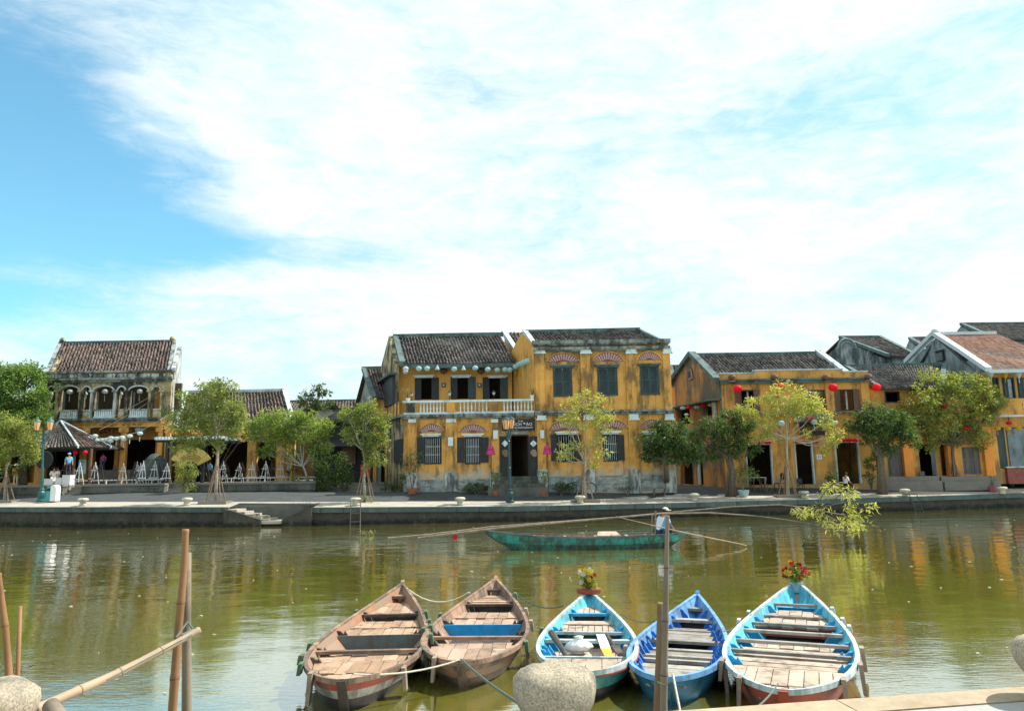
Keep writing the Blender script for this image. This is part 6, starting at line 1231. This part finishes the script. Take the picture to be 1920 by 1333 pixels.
def boat(label,near,bow,Wd,zn,zm,zb,cols,decks,thw,ribs,bulk=(),pegs=(),nm='rowing_boat',cat='boat',a=.36,grp='moored rowing boats',flip=False,stemd=.3,bowd=.9,deckmat=pkA,seg=30,ppow=1.75):
    if grp: zn,zm,zb=zn*.74,zm*.74,zb*.78; decks=[(a_,b_,z_*.74,n_,o_) for a_,b_,z_,n_,o_ in decks]
    near=Vector(near); bow=Vector(bow); ax=(bow-near); Ln=ax.length; ax/=Ln; lt=Vector((ax.y,-ax.x,0))     # lateral to starboard (right when facing bow)
    o=thing(nm,label,cat,(near.x,near.y,0),grp)
    def hw(t):
        t=min(max(t,0),1)
        return Wd*((1-((a-t)/a)**2.3)**.62 if t<a else max(0,1-((t-a)/(1-a))**ppow))
    def sh(t): return zm+(zn-zm)*max(0,(a-t)/a)**2+(zb-zm)*max(0,(t-a)/(1-a))**2.4
    LV=[(1,1,0),(.93,.66,.25),(.74,.0,.8),(.4,-.2,1),(0,-.24,1)]      # width factor, height fraction, rake
    def wf(z,t):
        q=z/max(sh(t),.01); 
        if q>.66: return .93+.07*(q-.66)/.34
        return .74+.19*max(q,0)/.66
    def P(t,u,z,rk=0):
        ra,rb=rk if isinstance(rk,tuple) else (rk,rk)
        al=t*Ln+ra*stemd*(1-t)**5-rb*bowd*t**5; p=near+ax*al+lt*u; return (p.x,p.y,z)
    ts=[1-math.cos(i/seg*math.pi/2)*1.0 if False else (.5-.5*math.cos(math.pi*i/seg)) for i in range(seg+1)]
    def strip(l0,l1,inset,nmm,mat,zoff=0):
        m=MB()
        for s in (-1,1):
            vs=[];fs=[]
            for i,t in enumerate(ts):
                for (wfa,zf,rk) in (l0,l1):
                    w=max(0,hw(t)*wfa-inset); z=sh(t)*zf if zf>0 else zf*1.0
                    vs.append(P(t,s*w,z+zoff,rk))
            for i in range(len(ts)-1): fs.append((2*i,2*i+2,2*i+3,2*i+1) if s>0 else (2*i+1,2*i+3,2*i+2,2*i))
            m.add(vs,fs,.5)
        return m.build(nmm,mat,o,True)
    strip(LV[0],LV[1],0,'upper_strake',cols['strake'])
    mid_=(.86,.38,.5) 
    strip(LV[1],mid_,0,'middle_strake',cols.get('mid',cols['strake']))
    for k,(p,q) in enumerate(((mid_,LV[2]),(LV[2],LV[3]),(LV[3],LV[4]))): strip(p,q,0,'lower_hull',cols['hull'])
    strip((1,1,0),(.93,.66,(.7,.22)),.035,'inner_side',cols['inner']); strip((.93,.66,(.7,.22)),(.70,.08,(1.6,.75)),.035,'inner_side',cols['inner'])
    m=MB()
    for i in range(len(ts)-1):
        t0,t1=ts[i],ts[i+1]; w0,w1=hw(t0)*.7-.03,hw(t1)*.7-.03
        if w0<=0 or w1<=0 or t0<.1 or t1>.9: continue
        m.add([P(t0,-w0,.05,.5),P(t0,w0,.05,.5),P(t1,w1,.05,.5),P(t1,-w1,.05,.5)],[(0,1,2,3)],.5)
    m.build('bilge',darkr,o)
    m=MB()       # gunwale cap, left and right joined round both ends
    for s in (-1,1):
        for i in range(len(ts)-1):
            t0,t1=ts[i],ts[i+1]; A0,A1=s*(hw(t0)+.014),s*(hw(t1)+.014); B0,B1=s*max(0,hw(t0)-.038),s*max(0,hw(t1)-.038); z0,z1=sh(t0),sh(t1)
            m.hexa([P(t0,A0,z0-.035),P(t1,A1,z1-.035),P(t1,B1,z1-.005),P(t0,B0,z0-.005),P(t0,A0,z0+.022),P(t1,A1,z1+.022),P(t1,B1,z1+.022),P(t0,B0,z0+.022)] ,.5)
    m.build('gunwale',cols['gun'],o)
    # stem posts
    zt=sh(1); one('bow_post',cols.get('post',cols['gun']),o,lambda m:m.slab([P(.985,-.03,zt+.03),P(.985,-.03,-.1,.95),P(1.006,-.03,-.1,.95),P(1.010,-.03,zt+.05)],lt*.06))
    z0=sh(0); one('stern_post',cols.get('spost',darkh),o,lambda m:m.slab([P(-.006,-.05,z0+.01),P(-.006,-.05,-.15,1),P(.012,-.05,-.15,1),P(.012,-.05,z0+.01)],lt*.10))
    wi=lambda t,z:max(.0,hw(t)*wf(z,t)-.045)
    for (t0,t1,z,n,ori) in decks:
        tm=(t0+t1)/2; Wm=max(wi(t0,z),wi(t1,z))
        if ori=='l':
            cuts=[-Wm]+sorted(-Wm+2*Wm*(i+R_.uniform(-.16,.16))/n for i in range(1,n))+[Wm]
            for u0,u1 in zip(cuts,cuts[1:]):
                c=lambda t,u:max(-wi(t,z)*.97,min(wi(t,z)*.97,u)); g=.005; j=R_.uniform(-.008,.008); e=R_.uniform(-.004,.008)/Ln
                q=[(t0+.002+e,c(t0,u0+g)),(t0+.002+e,c(t0,u1-g)),(tm,c(tm,u1-g)),(t1-.002,c(t1,u1-g)),(t1-.002,c(t1,u0+g)),(tm,c(tm,u0+g))]
                if u1-u0<.03 or abs(q[2][1]-q[5][1])<.02 and abs(q[0][1]-q[1][1])<.02: continue
                pk=MB(); pk.slab([P(t,u,z+j) for t,u in q],(0,0,-.025)); pk.build('plank',deckmat,o)
        else:
            for i in range(n):
                a0,a1=t0+(t1-t0)*i/n,t0+(t1-t0)*(i+.94)/n; j=R_.uniform(-.008,.008); pk=MB()
                pk.slab([P(a0,-wi(a0,z),z+j),P(a0,wi(a0,z),z+j),P(a1,wi(a1,z),z+j),P(a1,-wi(a1,z),z+j)],(0,0,-.025)); pk.build('plank',deckmat,o)
    for (t,w,zf,mt) in thw:
        z=sh(t)*zf; h_=w/2/Ln; W1,W2=wi(t-h_,z),wi(t+h_,z)
        one('thwart',mt,o,lambda m:m.slab([P(t-h_,-W1,z),P(t-h_,W1,z),P(t+h_,W2,z),P(t+h_,-W2,z)],(0,0,-.04)))
    for (t,z0,zf,mt) in bulk:
        z1=sh(t)*zf-.045; one('bulkhead',mt,o,lambda m:m.slab([P(t,-wi(t,z0),z0),P(t,wi(t,z0),z0),P(t,wi(t,z1),z1),P(t,-wi(t,z1),z1)],ax*.02))
    for (t,mt,tw,bw) in ribs:
        zt_=sh(t)-.015
        for s in (-1,1):
            pts=[P(t,s*(wi(t,zt_)+.008),zt_),P(t,s*(wi(t,.3)+.008),.3),P(t,s*(wi(t,.08)+.0),.08),P(t,s*(wi(t,.08)-bw*.8),.08),P(t,s*(wi(t,.3)-bw*.6),.3),P(t,s*(wi(t,zt_)-tw-.02),zt_-.06),P(t,s*(wi(t,zt_)-tw*.6),zt_-.008)]
            one('rib',mt,o,lambda m:m.slab(pts,ax*.045))
    for (t,s,hh,mt,ln) in pegs:
        z=sh(t); w=hw(t)+.05; ln=ln*(.6 if mt is pegG else .85)
        one('peg',mt,o,lambda m:m.hexa([P(t-.012,s*w,z-ln),P(t+.012,s*w,z-ln),P(t+.012,s*(w+.04),z-ln),P(t-.012,s*(w+.04),z-ln),P(t-.012,s*(w-.03),z+hh),P(t+.012,s*(w-.03),z+hh),P(t+.012,s*(w+.02),z+hh),P(t-.012,s*(w+.02),z+hh)]))
    return o,P,sh,wi,hw,Ln
W0=at_z
# boat 1
n1_=at_z(640,1277,.37); b1=at_z(755,1093,.56)
cA=dict(strake=redo,mid=whiteh,hull=darkh,inner=redl,gun=wood_,post=wood_,spost=darkr)
o1,P1,s1,w1_,h1_,L1=boat('westmost moored boat, salmon planks inside and a red and white stern',n1_,b1,.75,.50,.42,.72,cA,
 [(.05,.145,.31,6,'l'),(.15,.25,.31,7,'l'),(.50,.585,.32,8,'l'),(.59,.68,.33,7,'l'),(.72,.90,.42,6,'l'),(.255,.32,.29,6,'l')],
 [(.315,.08,.90,wood_),(.70,.07,.90,darkr),(.915,.16,.86,wood_)],[(.12,darkr,.06,.14),(.24,darkr,.07,.15),(.33,darkr,.07,.16),(.51,darkr,.08,.18),(.71,darkr,.07,.14)],[(.498,.03,.92,gryb),(.72,.1,.8,darkr)],
 [(.05,-1,.05,pegW,.35),(.13,-1,.06,pegG,.12),(.22,-1,.05,pegG,.1),(.34,-1,.05,pegG,.08),(.12,1,.0,pegW,.30),(.27,1,.03,pegG,.34),(.40,1,.06,pegG,.12),(.50,1,.06,pegG,.10),(.56,1,.06,pegG,.10),(.66,1,.06,pegG,.10),(.7,-1,.04,pegG,.06)],deckmat=pkA)
n2_=at_z(864,1243,.34); b2=at_z(930,1084,.56)
cB=dict(strake=wood_,mid=redl,hull=brownh,inner=wood_,gun=wood_,post=wood_,spost=brownh)
o2,P2,s2,w2_,h2_,L2=boat('second boat from the west, brown planks with a bright blue bulkhead',n2_,b2,.74,.46,.42,.72,cB,
 [(.05,.12,.30,6,'l'),(.125,.24,.30,7,'l'),(.245,.31,.27,7,'l'),(.50,.59,.32,8,'l'),(.595,.69,.33,6,'l'),(.75,.90,.44,6,'c')],
 [(.325,.07,.88,brt),(.73,.08,.90,darkr),(.91,.08,.88,darkr)],[(.10,darkr,.06,.12),(.28,darkr,.07,.15),(.37,darkr,.07,.16),(.51,darkr,.09,.2),(.74,darkr,.07,.14)],[(.498,.03,.92,paint('bright blue bulkhead',(.015,.30,.66),am=-.1)),(.755,.1,.8,darkr)],
 [(.04,-1,.03,pegW,.30),(.22,1,.02,pegG,.32),(.45,1,.05,pegW,.12),(.55,-1,.05,pegG,.08),(.6,1,.06,pegW,.05),(.36,-1,.05,pegG,.08),(.78,1,.08,pegG,.06),(.80,-1,.06,pegW,.06)],deckmat=pkB)
n3_=at_z(1097,1262,.35); b3=at_z(1105,1107,.51)
cC=dict(strake=trq,mid=trq,hull=darkh,inner=cyl,gun=whg,post=cyl,spost=trq)
o3,P3,s3,w3_,h3_,L3=boat('turquoise boat with a green bulkhead and a yellow flower pot on its bow',n3_,b3,.66,.48,.42,.66,cC,
 [(.07,.24,.32,6,'l'),(.265,.33,.18,7,'l'),(.335,.43,.17,7,'l'),(.55,.67,.32,10,'l'),(.68,.74,.33,2,'c'),(.78,.93,.42,6,'l')],
 [(.25,.04,.80,whg),(.43,.09,.88,whg),(.548,.03,.82,whg),(.765,.08,.88,cyd)],[(.28,cyd,.07,.15),(.33,cyd,.08,.17),(.44,cyd,.06,.12),(.57,cyd,.07,.18),(.79,cyd,.07,.14)],[(.57,.05,.82,grn),(.79,.1,.8,darkr)],
 [(.5,-1,.05,pegG,.1)],deckmat=pkC)
one('red_stripe',redo,o3,lambda m:[m.hexa([P3(t,h3_(t)+.0235,s3(t)-.055),P3(t+.03,h3_(t+.03)+.0235,s3(t+.03)-.055),P3(t+.03,h3_(t+.03)+.01,s3(t+.03)-.055),P3(t,h3_(t)+.01,s3(t)-.055),P3(t,h3_(t)+.0265,s3(t)-.036),P3(t+.03,h3_(t+.03)+.0265,s3(t+.03)-.036),P3(t+.03,h3_(t+.03)+.01,s3(t+.03)-.036),P3(t,h3_(t)+.01,s3(t)-.036)],.5) for t in [.01+.03*i for i in range(12)]])
# things lying in boat 3
p=P3(.39,-.12,.17); bgm=MB(); bgm.lathe((0,0,0),[(.05,0),(.11,.015),(.14,.05),(.12,.09),(.07,.13),(.035,.16),(.05,.19)],24,wob=.16,sx=1.25,sy=.8); o=bgm.build('plastic_bag',whitep,None,True); o.location=p; tag(o,'crumpled white plastic bag lying on the floorboards of the turquoise boat','bag')
q0,q1_=Vector(P3(.46,.18,.30)),Vector(P3(.28,.28,.20)); o=thing('paddle','white paddle blade with an orange tip lying in the turquoise boat','paddle',tuple(q0))
one('blade',whitep,o,lambda m:m.slab([q0+Vector((-.06,0,0)),q0+Vector((.06,0,0)),lerp(q0,q1_,.65)+Vector((.065,0,0)),lerp(q0,q1_,.65)+Vector((-.065,0,0))],(0,0,.02))); one('tip',M('orange paint',(.75,.36,.05),.6,.1,5),o,lambda m:m.slab([lerp(q0,q1_,.655)+Vector((-.065,0,0)),lerp(q0,q1_,.655)+Vector((.065,0,0)),q1_+Vector((.05,0,0)),q1_+Vector((-.05,0,0))],(0,0,.02)))
q0,q1_=Vector(P3(.46,.26,.32)),Vector(P3(.27,.45,.2)); o=one('oar',darkr,None,lambda m:(m.tube([(0,0,0),q1_-q0],[.022,.028],8),m.slab([(q1_-q0)*.55+Vector((-.05,0,.01)),(q1_-q0)*.55+Vector((.05,0,.01)),(q1_-q0)+Vector((.06,0,.01)),(q1_-q0)+Vector((-.04,0,.01))],(0,0,.02)))); o.location=q0; tag(o,'dark wooden oar beside the white paddle in the turquoise boat','oar')
q0,q1_=Vector(P3(.43,-.5,.36)),Vector(P3(.28,-.25,.2)); o=thing('oar','black-bladed oar with a blue collar along the west side of the turquoise boat','oar',tuple(q0)); one('shaft',darkr,o,lambda m:m.tube([q0,q1_],[.05,.03],8)); one('collar',cyd,o,lambda m:m.lathe((q1_.x+.05,q1_.y,q1_.z-.03),[(.14,0),(.15,.03)],14,sy=.4))
# boat 4
n4_=at_z(1243,1272,.34); b4=at_z(1308,1113,.51)
cD=dict(strake=blus,mid=blus,hull=blus,inner=lblu,gun=lblu,post=blu,spost=blus)
o4,P4,s4,w4_,h4_,L4=boat('deep blue boat with many blue ribs and grey cross planks behind the brown posts',n4_,b4,.61,.46,.42,.66,cD,
 [(.04,.12,.30,2,'c'),(.125,.24,.30,3,'c'),(.30,.42,.24,3,'c'),(.54,.70,.30,4,'c')],
 [(.29,.07,.72,pkG),(.335,.07,.72,pkG),(.44,.09,.62,pkG),(.50,.10,.80,pkG),(.76,.14,.82,pkG),(.90,.16,.82,pkG)],[(x,blu,.05,.15) for x in (.13,.18,.23,.28,.33,.38,.43,.49,.55,.61,.68,.75,.83)],[(.77,.1,.8,darkr),(.45,.05,.5,darkr)],[(.2,1,.06,pegW,.4),(.3,-1,.04,pegW,.1)],deckmat=pkG)
# boat 5
n5_=at_z(1468,1296,.37); b5=at_z(1493,1088,.57)
cE=dict(strake=redo,mid=redo,hull=redo,inner=cyl,gun=whg,post=pkC,spost=redo)
o5,P5,s5,w5_,h5_,L5=boat('largest boat, cyan inside and red-brown outside, with red flowers on its bow',n5_,b5,.79,.50,.44,.74,cE,
 [(.04,.115,.31,6,'l'),(.12,.235,.31,8,'l'),(.25,.31,.29,2,'c'),(.33,.42,.27,3,'c'),(.44,.51,.22,8,'l'),(.60,.70,.34,6,'l'),(.72,.79,.38,5,'l')],
 [(.243,.06,.64,pkC),(.335,.07,.84,pkG),(.425,.08,.86,pkG),(.52,.07,.88,pkG),(.60,.06,.86,pkG),(.705,.05,.76,pkG),(.80,.06,.88,pkG)],[(.13,cyd,.07,.14),(.25,cyd,.08,.17),(.35,cyd,.09,.2),(.43,cyd,.09,.2),(.53,cyd,.08,.22),(.63,cyd,.08,.18),(.75,cyd,.07,.16)],[(.61,.1,.84,redo),(.81,.1,.8,cyd)],
 [(.10,1,.04,pegW,.34),(.22,1,.04,pegW,.34),(.36,1,.04,pegW,.28),(.06,-1,.03,pegW,.38),(.17,-1,.04,pegW,.22),(.55,1,.05,whg,.05),(.62,1,.05,whg,.05),(.55,-1,.05,whg,.05),(.64,-1,.05,whg,.05),(.72,1,.05,whg,.05)],deckmat=pkC)
def flowers(base,label,pot,cols_,R,n,box=False):
    b=Vector(base); o=thing('flower_pot',label,'flowers',tuple(b))
    if box: one('tray',pot,o,lambda m:m.lathe(tuple(b),[(.2,0),(.22,.05),(.22,.07),(.19,.06)],14,sy=.5)); zt=.06
    else: one('pot',pot,o,lambda m:m.lathe(tuple(b),[(.09,0),(.11,.12),(.125,.18),(.10,.175)],12)); zt=.17
    t=b+Vector((0,0,zt)); mm=MB(); tips=[]
    for i in range(n):
        a=R_.uniform(0,6.28); rr=R*R_.uniform(.3,1.05); q=t+Vector((rr*math.cos(a),rr*.6*math.sin(a),R_.uniform(.1,.38)-rr*.3)); mm.tube([t,lerp(t,q,.5)+Vector((0,0,.04)),q],.005,4); tips.append(q)
    mm.build('stems',MATS['mid green leaf'],o)
    c=np.array([tuple(lerp(t,q,R_.uniform(.3,.9))) for q in tips]); leaves('foliage',c,len(c),9,.07,.075,lfB,o,tuple(b),.0,.45)
    for i,q in enumerate(tips):
        mt=cols_[i%len(cols_)]; s=R_.uniform(.025,.05); fm=MB()
        for k in range(6):
            a=k*1.047+i; fm.slab([q,q+Vector((math.cos(a-.4)*s*.8,-.01,math.sin(a-.4)*s*.8)),q+Vector((math.cos(a)*s*1.15,-.022,math.sin(a)*s*1.15)),q+Vector((math.cos(a+.4)*s*.8,-.01,math.sin(a+.4)*s*.8))],(0,-.008,.004))
        fm.lathe(tuple(q),[(s*.35,-s*.3),(s*.45,0),(s*.2,s*.3)],6); fm.build('blossom',mt,o)
    return o
pet=lambda n,c:M(n,c,.7,.15,12,trans=(1,1,1))
fY,fW,fR,fD,fP=pet('yellow petals',(.80,.58,.06)),pet('white petals',(.80,.78,.72)),pet('red petals',(.62,.02,.04)),pet('crimson petals',(.30,.01,.05)),pet('pink petals',(.80,.30,.40))
bb=P3(.955,0,s3(.955)+.015); flowers(bb,'bunch of yellow and white flowers in a red tray on the turquoise bow',redo,[fY,fW,fW,fY,fR],.18,30,True)
bb=P5(.955,0,s5(.955)-.12); flowers(bb,'spray of red and crimson flowers in a pale pot on the largest bow',bluepot,[fR,fD,fP,fR,fR,fY,fD],.23,36)
# ropes between boats
def rope(pts,label,r=.012,mat=ropeW,sag=.1,cat='rope'):
    P=[Vector(p) for p in pts]; out=[]
    for a,b in zip(P,P[1:]):
        for i in range(8): t=i/8; q=lerp(a,b,t); q.z-=sag*4*t*(1-t); out.append(q)
    out.append(P[-1]); org=P[0]; m=MB(); m.tube([q-org for q in out],r,5); o=m.build('rope',mat); o.location=org; return tag(o,label,cat)
rope([P1(.93,.12,s1(.93)+.03),P2(.82,-.42,s2(.82)+.03)],'slack pale rope from the westmost bow to its brown neighbour',.014,ropeW,.2)
rope([P2(.80,.45,s2(.8)+.03),P3(.80,-.4,s3(.8)+.03)],'dark slack rope between the brown bow and the turquoise boat',.010,ropeD,.12)
rope([P3(.70,.5,s3(.7)+.03),P4(.72,-.36,s4(.72)+.03)],'thin dark rope between turquoise and deep blue boats',.008,ropeD,.12)
rope([P4(.55,.52,s4(.55)+.03),P5(.62,-.6,s5(.62)+.03)],'thin dark rope between deep blue and largest boats',.008,ropeD,.05)
rope([P1(.03,.10,s1(0)+.03),P2(.005,-.0,s2(0)+.04)],'pale rope joining the sterns of the two brown boats',.011,ropeW,.06)
rope([P2(.005,0,s2(0)+.04),(at_z(1040,1293,ZN+.31).x-.12,at_z(1040,1293,ZN+.31).y+.12,ZN+.14)],'green-grey rope from the brown stern towards the round stone bollard',.012,ropeD,.03)
rope([P4(.015,.10,s4(0)+.04),tuple(Vector(P4(.0,.10,s4(0)))+Vector((.01,-.45,-.4))),at_y(1263,1345,6.2)],'pale rope hanging from the deep blue stern',.013,ropeW,.0)
rope([P5(.02,-.05,s5(0)+.04),nq(.45,.25,ZN+.01)],'thin rope from the largest stern to the near quay edge',.008,ropeD,.04)
# ------------------------------------------------------------------ green boat and its boatman
YG=25.4
gn=at_y(1292,998,YG); gb=at_y(905,993,YG); gn.z=gb.z=0
cG=dict(strake=tgrn,mid=tgrn,hull=ggrn,inner=brt,gun=tealv,post=tealv,spost=ggrn)
zn_=at_y(1290,997,YG).z; zb_=at_y(907,994,YG).z; zm_=at_y(1080,1006,YG).z
og,Pg,sg_,wg,hg,Lg=boat('long narrow green boat with peeling paint crossing the river under a man',gn,gb,.56,zn_,max(.40,zm_),zb_,cG,[(.1,.2,.25,3,'c'),(.3,.6,.2,5,'c')],[(.3,.09,.95,pkG),(.45,.09,.95,brt),(.6,.09,.95,pkG),(.75,.09,.95,brt),(.16,.25,.9,pkG)],[(x,brt,.04,.1) for x in (.2,.3,.4,.5,.6,.7,.8)],[],[],nm='river_boat',grp=None,a=.45,stemd=.9,bowd=1.1,seg=26,ppow=1.9)
pm=Vector(Pg(.14,0,sg_(.14)*.9)); man=person('man in a light blue shirt with a white towel, seated at the green boat stern',pm+Vector((0,.0,.03)),1.72,2.2,pose='row',shirt=(.12,.42,.72),pants=(.02,.05,.10),bend=.42,skinm=M('tanned skin',(.30,.15,.09),.6,.1,6),hat=('cap',(.66,.60,.50)))
tw=MB(); tw.slab([(-.13,-.10,.545),(.12,-.10,.55),(.13,-.02,.38),(.07,.07,.16),(-.06,.09,.12),(-.10,.05,.2),(-.12,-.01,.36)],(0,.035,.012)); t_=tw.build('towel',whitep); t_.parent=man
bx_=Vector(Pg(.40,0,sg_(.4)*.95)); o=one('wooden_hatch',pkC,None,lambda m:m.slab([(-.35,-.2,0),(.45,-.2,0),(.35,.25,.1),(-.25,.25,.1)],(0,0,.04))); o.location=bx_; tag(o,'loose pale board lying across the green boat','board')
def pole(pxs,Y,rs,mat,label,nodes=0,name='bamboo_pole',cat='pole',zfix=None,n=9,grp=None,tail=None):
    if not hasattr(Y,'__len__'): Y=[Y]*len(pxs)
    P=[at_y(a,b,y) for (a,b),y in zip(pxs,Y)]; 
    if tail: P.append(Vector(tail))
    org=P[-1] if P[-1].z<P[0].z else P[0]; m=MB(); Q=[]
    if not hasattr(rs,'__len__'): rs=[rs]*len(P)
    rs=list(rs)+[rs[-1]]*(len(P)-len(rs)); R2=[]
    if nodes:
        K=nodes; tot=[0]
        for a,b in zip(P,P[1:]): tot.append(tot[-1]+(b-a).length)
        def at(d):
            for i in range(len(P)-1):
                if d<=tot[i+1]+1e-6: f=(d-tot[i])/(tot[i+1]-tot[i]); return lerp(P[i],P[i+1],f),rs[i]+(rs[i+1]-rs[i])*f
            return P[-1],rs[-1]
        for k in range(K+1):
            for dd,sc in ((-.03,1),(-.012,1.12),(.0,1.02),(.012,1.12),(.03,1.0),(.5*tot[-1]/K,.95)):
                d=tot[-1]*k/K+dd
                if 0<=d<=tot[-1]: p,r=at(d); Q.append(p-org); R2.append(r*sc)
    else: Q=[p-org for p in P]; R2=rs
    m.tube(Q,R2,n,True,.12)
    if nodes:
        for k in range(1,K): p,r=at(tot[-1]*k/K); p2,_r=at(tot[-1]*k/K+.012); m.tube([p-org,p2-org],r*1.1,n,True,1.0)
    o=m.build(name,mat,None,False)
    o.data.polygons.foreach_set('use_smooth',[len(q.vertices)==4 for q in o.data.polygons]); o.location=org; return tag(o,label,cat,grp)
pole([(727,1009),(800,1003),(920,988),(1156,970),(1228,963),(1370,950),(1460,946),(1530,952)],[24.4,24.5,24.8,25.1,25.2,25.4,25.5,25.6],[.040,.040,.036,.030,.026,.022,.018,.014],bamG,'upper long bamboo pole laid along the green boat towards the leafy branch',26)
pole([(783,1009),(850,1000),(935,990),(1100,975),(1240,963),(1330,961),(1420,967),(1500,978),(1560,990)],[24.2,24.3,24.6,24.9,25.0,25.2,25.4,25.5,25.6],[.04,.04,.036,.032,.028,.024,.02,.018,.014],bamG,'lower long bamboo pole bending down to the water beyond the green boat',26)
pole([(1155,968),(1225,985),(1300,1002),(1390,1020),(1400,1023)],[24.6,24.7,24.8,25.0,25.0],[.012,.014,.022,.018,.014],bamW,'white steering oar slanting into the water from the green boat',0,'oar','oar')
for i,(a,b,c) in enumerate(((1223,965,1004),(1229,958,1003),(1338,985,1000))): 
    if i<2: pole([(a,b),(a-1,c)],24.9,.028,bamG,f'{ordn(i)} crooked upright stick beside the man in the green boat',5,'stick','stick')
for i,(x,y) in enumerate(((853,1006),)):
    o=one('float_flag',pet('red petals',(.62,.02,.04)),None,lambda m:m.slab([(-.07,0,-.12),(.06,0,-.1),(.08,.02,.1),(-.06,.02,.12)],(0,.04,0))); o.location=at_y(x,y-1,24.3); tag(o,'small red rag tied under the long bamboo poles','rag')
# leafy branch
b=at_y(1560,985,25.6); o=thing('leafy_branch','drooping leafy bamboo branch at the far end of the long poles','branch',tuple(b)); mm=MB(); tips=[]
for (x0,y0,x1,y1) in ((1530,950,1565,905),(1530,952,1640,945),(1540,958,1620,985),(1545,965,1600,1000),(1500,968,1545,955),(1530,960,1560,990),(1600,950,1612,975),(1560,940,1600,920),(1460,946,1520,965)):
    a,c=at_y(x0,y0,25.5),at_y(x1,y1,25.5+R_.uniform(-.5,.5)); mdl=lerp(a,c,.5)+Vector((0,0,.12)); mm.tube([a,mdl,c],[.022,.016,.008],4)
    for i in range(9): tips.append(lerp(mdl,c,R_.random())+Vector((R_.uniform(-.15,.15),R_.uniform(-.2,.2),R_.uniform(-.2,.08))))
mm.build('twigs',bamG,o); leaves('leaves',np.array([tuple(t) for t in tips]),len(tips),11,.17,.17,lfYY,o,tuple(b),.5,.2)
# ------------------------------------------------------------------ near poles and bollards
pole([(348,992),(344,1085),(335,1170),(330,1240),(323,1333)],6.7,[.028,.031,.034,.036,.038],bam,'tall orange-tan bamboo pole with a hollow top standing in the near water',5,'bamboo_pole',n=14,tail=at_y(318,1333,6.7)+Vector((0,0,-1.6)))
pole([(352,1036),(350,1160),(350,1333)],6.85,[.031,.037,.042],bamG,'grey-brown post lashed behind the tall tan bamboo pole',0,'wooden_post',n=12,tail=at_y(350,1333,6.85)+Vector((0,0,-1.6)))
pole([(374,1180),(330,1205),(220,1262),(65,1330)],[6.45,6.3,5.9,5.3],[.026,.028,.031,.034],bamW,'pale bamboo rail sloping down from the lashed posts to the quay corner',4,'bamboo_rail','rail',n=14)
pole([(95,1322),(110,1345)],[5.2,5.1],[.052,.055],bamG,'sawn stub of a post poking up under the pale bamboo rail',0,'post_stub','post',n=12,tail=at_y(122,1400,5.0))
pole([(-4,1075),(8,1160),(17,1262)],[9.0,9.05,9.1],[.034,.038,.042],bam,'thick tan bamboo pole leaning out of the water at the picture edge',3,n=12,tail=at_y(19,1290,9.1)+Vector((0,0,-.5)))
pole([(38,1136),(33,1262)],9.2,[.022,.026],bam,'thin tan stick beside the leaning pole at the picture edge',0,'stick','stick',tail=at_y(32,1290,9.2)+Vector((0,0,-.5)))
rope([at_y(330,1195,6.4),at_y(352,1165,6.6),at_y(362,1180,6.55),at_y(340,1190,6.35),at_y(368,1188,6.45)],'dark cord lashing the pale rail to the two posts',.008,ropeD,0,'cord')
rope([at_y(372,1183,6.5),at_y(340,1200,6.2),at_y(300,1222,6.1),at_y(200,1275,5.75)],'thin cord trailing along the pale bamboo rail',.005,ropeD,0,'cord')
pole([(1242,1130),(1240,1230),(1236,1333)],6.9,[.046,.050,.054],postb,'short thick brown post in front of the deep blue boat',0,'wooden_post',n=10,tail=at_y(1234,1333,6.9)+Vector((0,0,-1.5)))
pole([(1251.5,966),(1249,1090),(1247,1180),(1244,1333)],6.75,[.017,.024,.030,.034],bamG,'tall thin grey pole tied to the short brown post',7,'bamboo_pole',n=10,tail=at_y(1243,1333,6.75)+Vector((0,0,-1.5)))
rope([at_y(1232,1277,6.66),at_y(1256,1279,6.66)],'green cord tying the thin pole to the brown post',.007,pegG,0.02,'cord')
b_=at_z(16,1262,0.02); leaves('w',np.array([[b_.x+R_.uniform(-.1,.2),b_.y-.1,R_.uniform(0,.2)] for _ in range(14)]),14,9,.12,.16,bamG,None,(b_.x,b_.y,0),.2,.06); o=bpy.data.objects['w']; o.name='dry_weed_tuft'; tag(o,'tangle of dry stalks round the foot of the leaning pole','plant')
mm=MB(); R=1; pr=[(.15,0),(.155,.10),(.165,.17),(.215,.21),(.25,.27),(.262,.33),(.252,.39),(.215,.435),(.15,.462),(.07,.473),(.01,.475)]
mm.lathe((0,0,0),pr,48); nme=mm.mesh('bollard',stone,(0,0,0),True)
for v in nme.vertices:
    q=v.co.copy(); v.co=q*(1+.05*mnoise.noise(q*6)+.02*mnoise.noise(q*22))
def nbol(x,y,s,label):
    o=bpy.data.objects.new('bollard',nme); COL.objects.link(o); o.location=(x,y,ZN-.008); o.scale=(s,s,s); tag(o,label,'bollard'); return o
def nbp(px,py): return at_z(px,py,ZN+.31)
c=nbp(1040,1293); nbol(c.x,c.y,153/2/1387*c.length/.262*.94,'big speckled granite bollard in front of the turquoise boat')
c=nbp(-9,1312); nbol(c.x,c.y,.91,'big pale stone bollard at the bottom corner beside the bamboo rail'); c=nbp(1974,1225); nbol(c.x,c.y,.95,'granite bollard cut by the picture edge above the near quay')
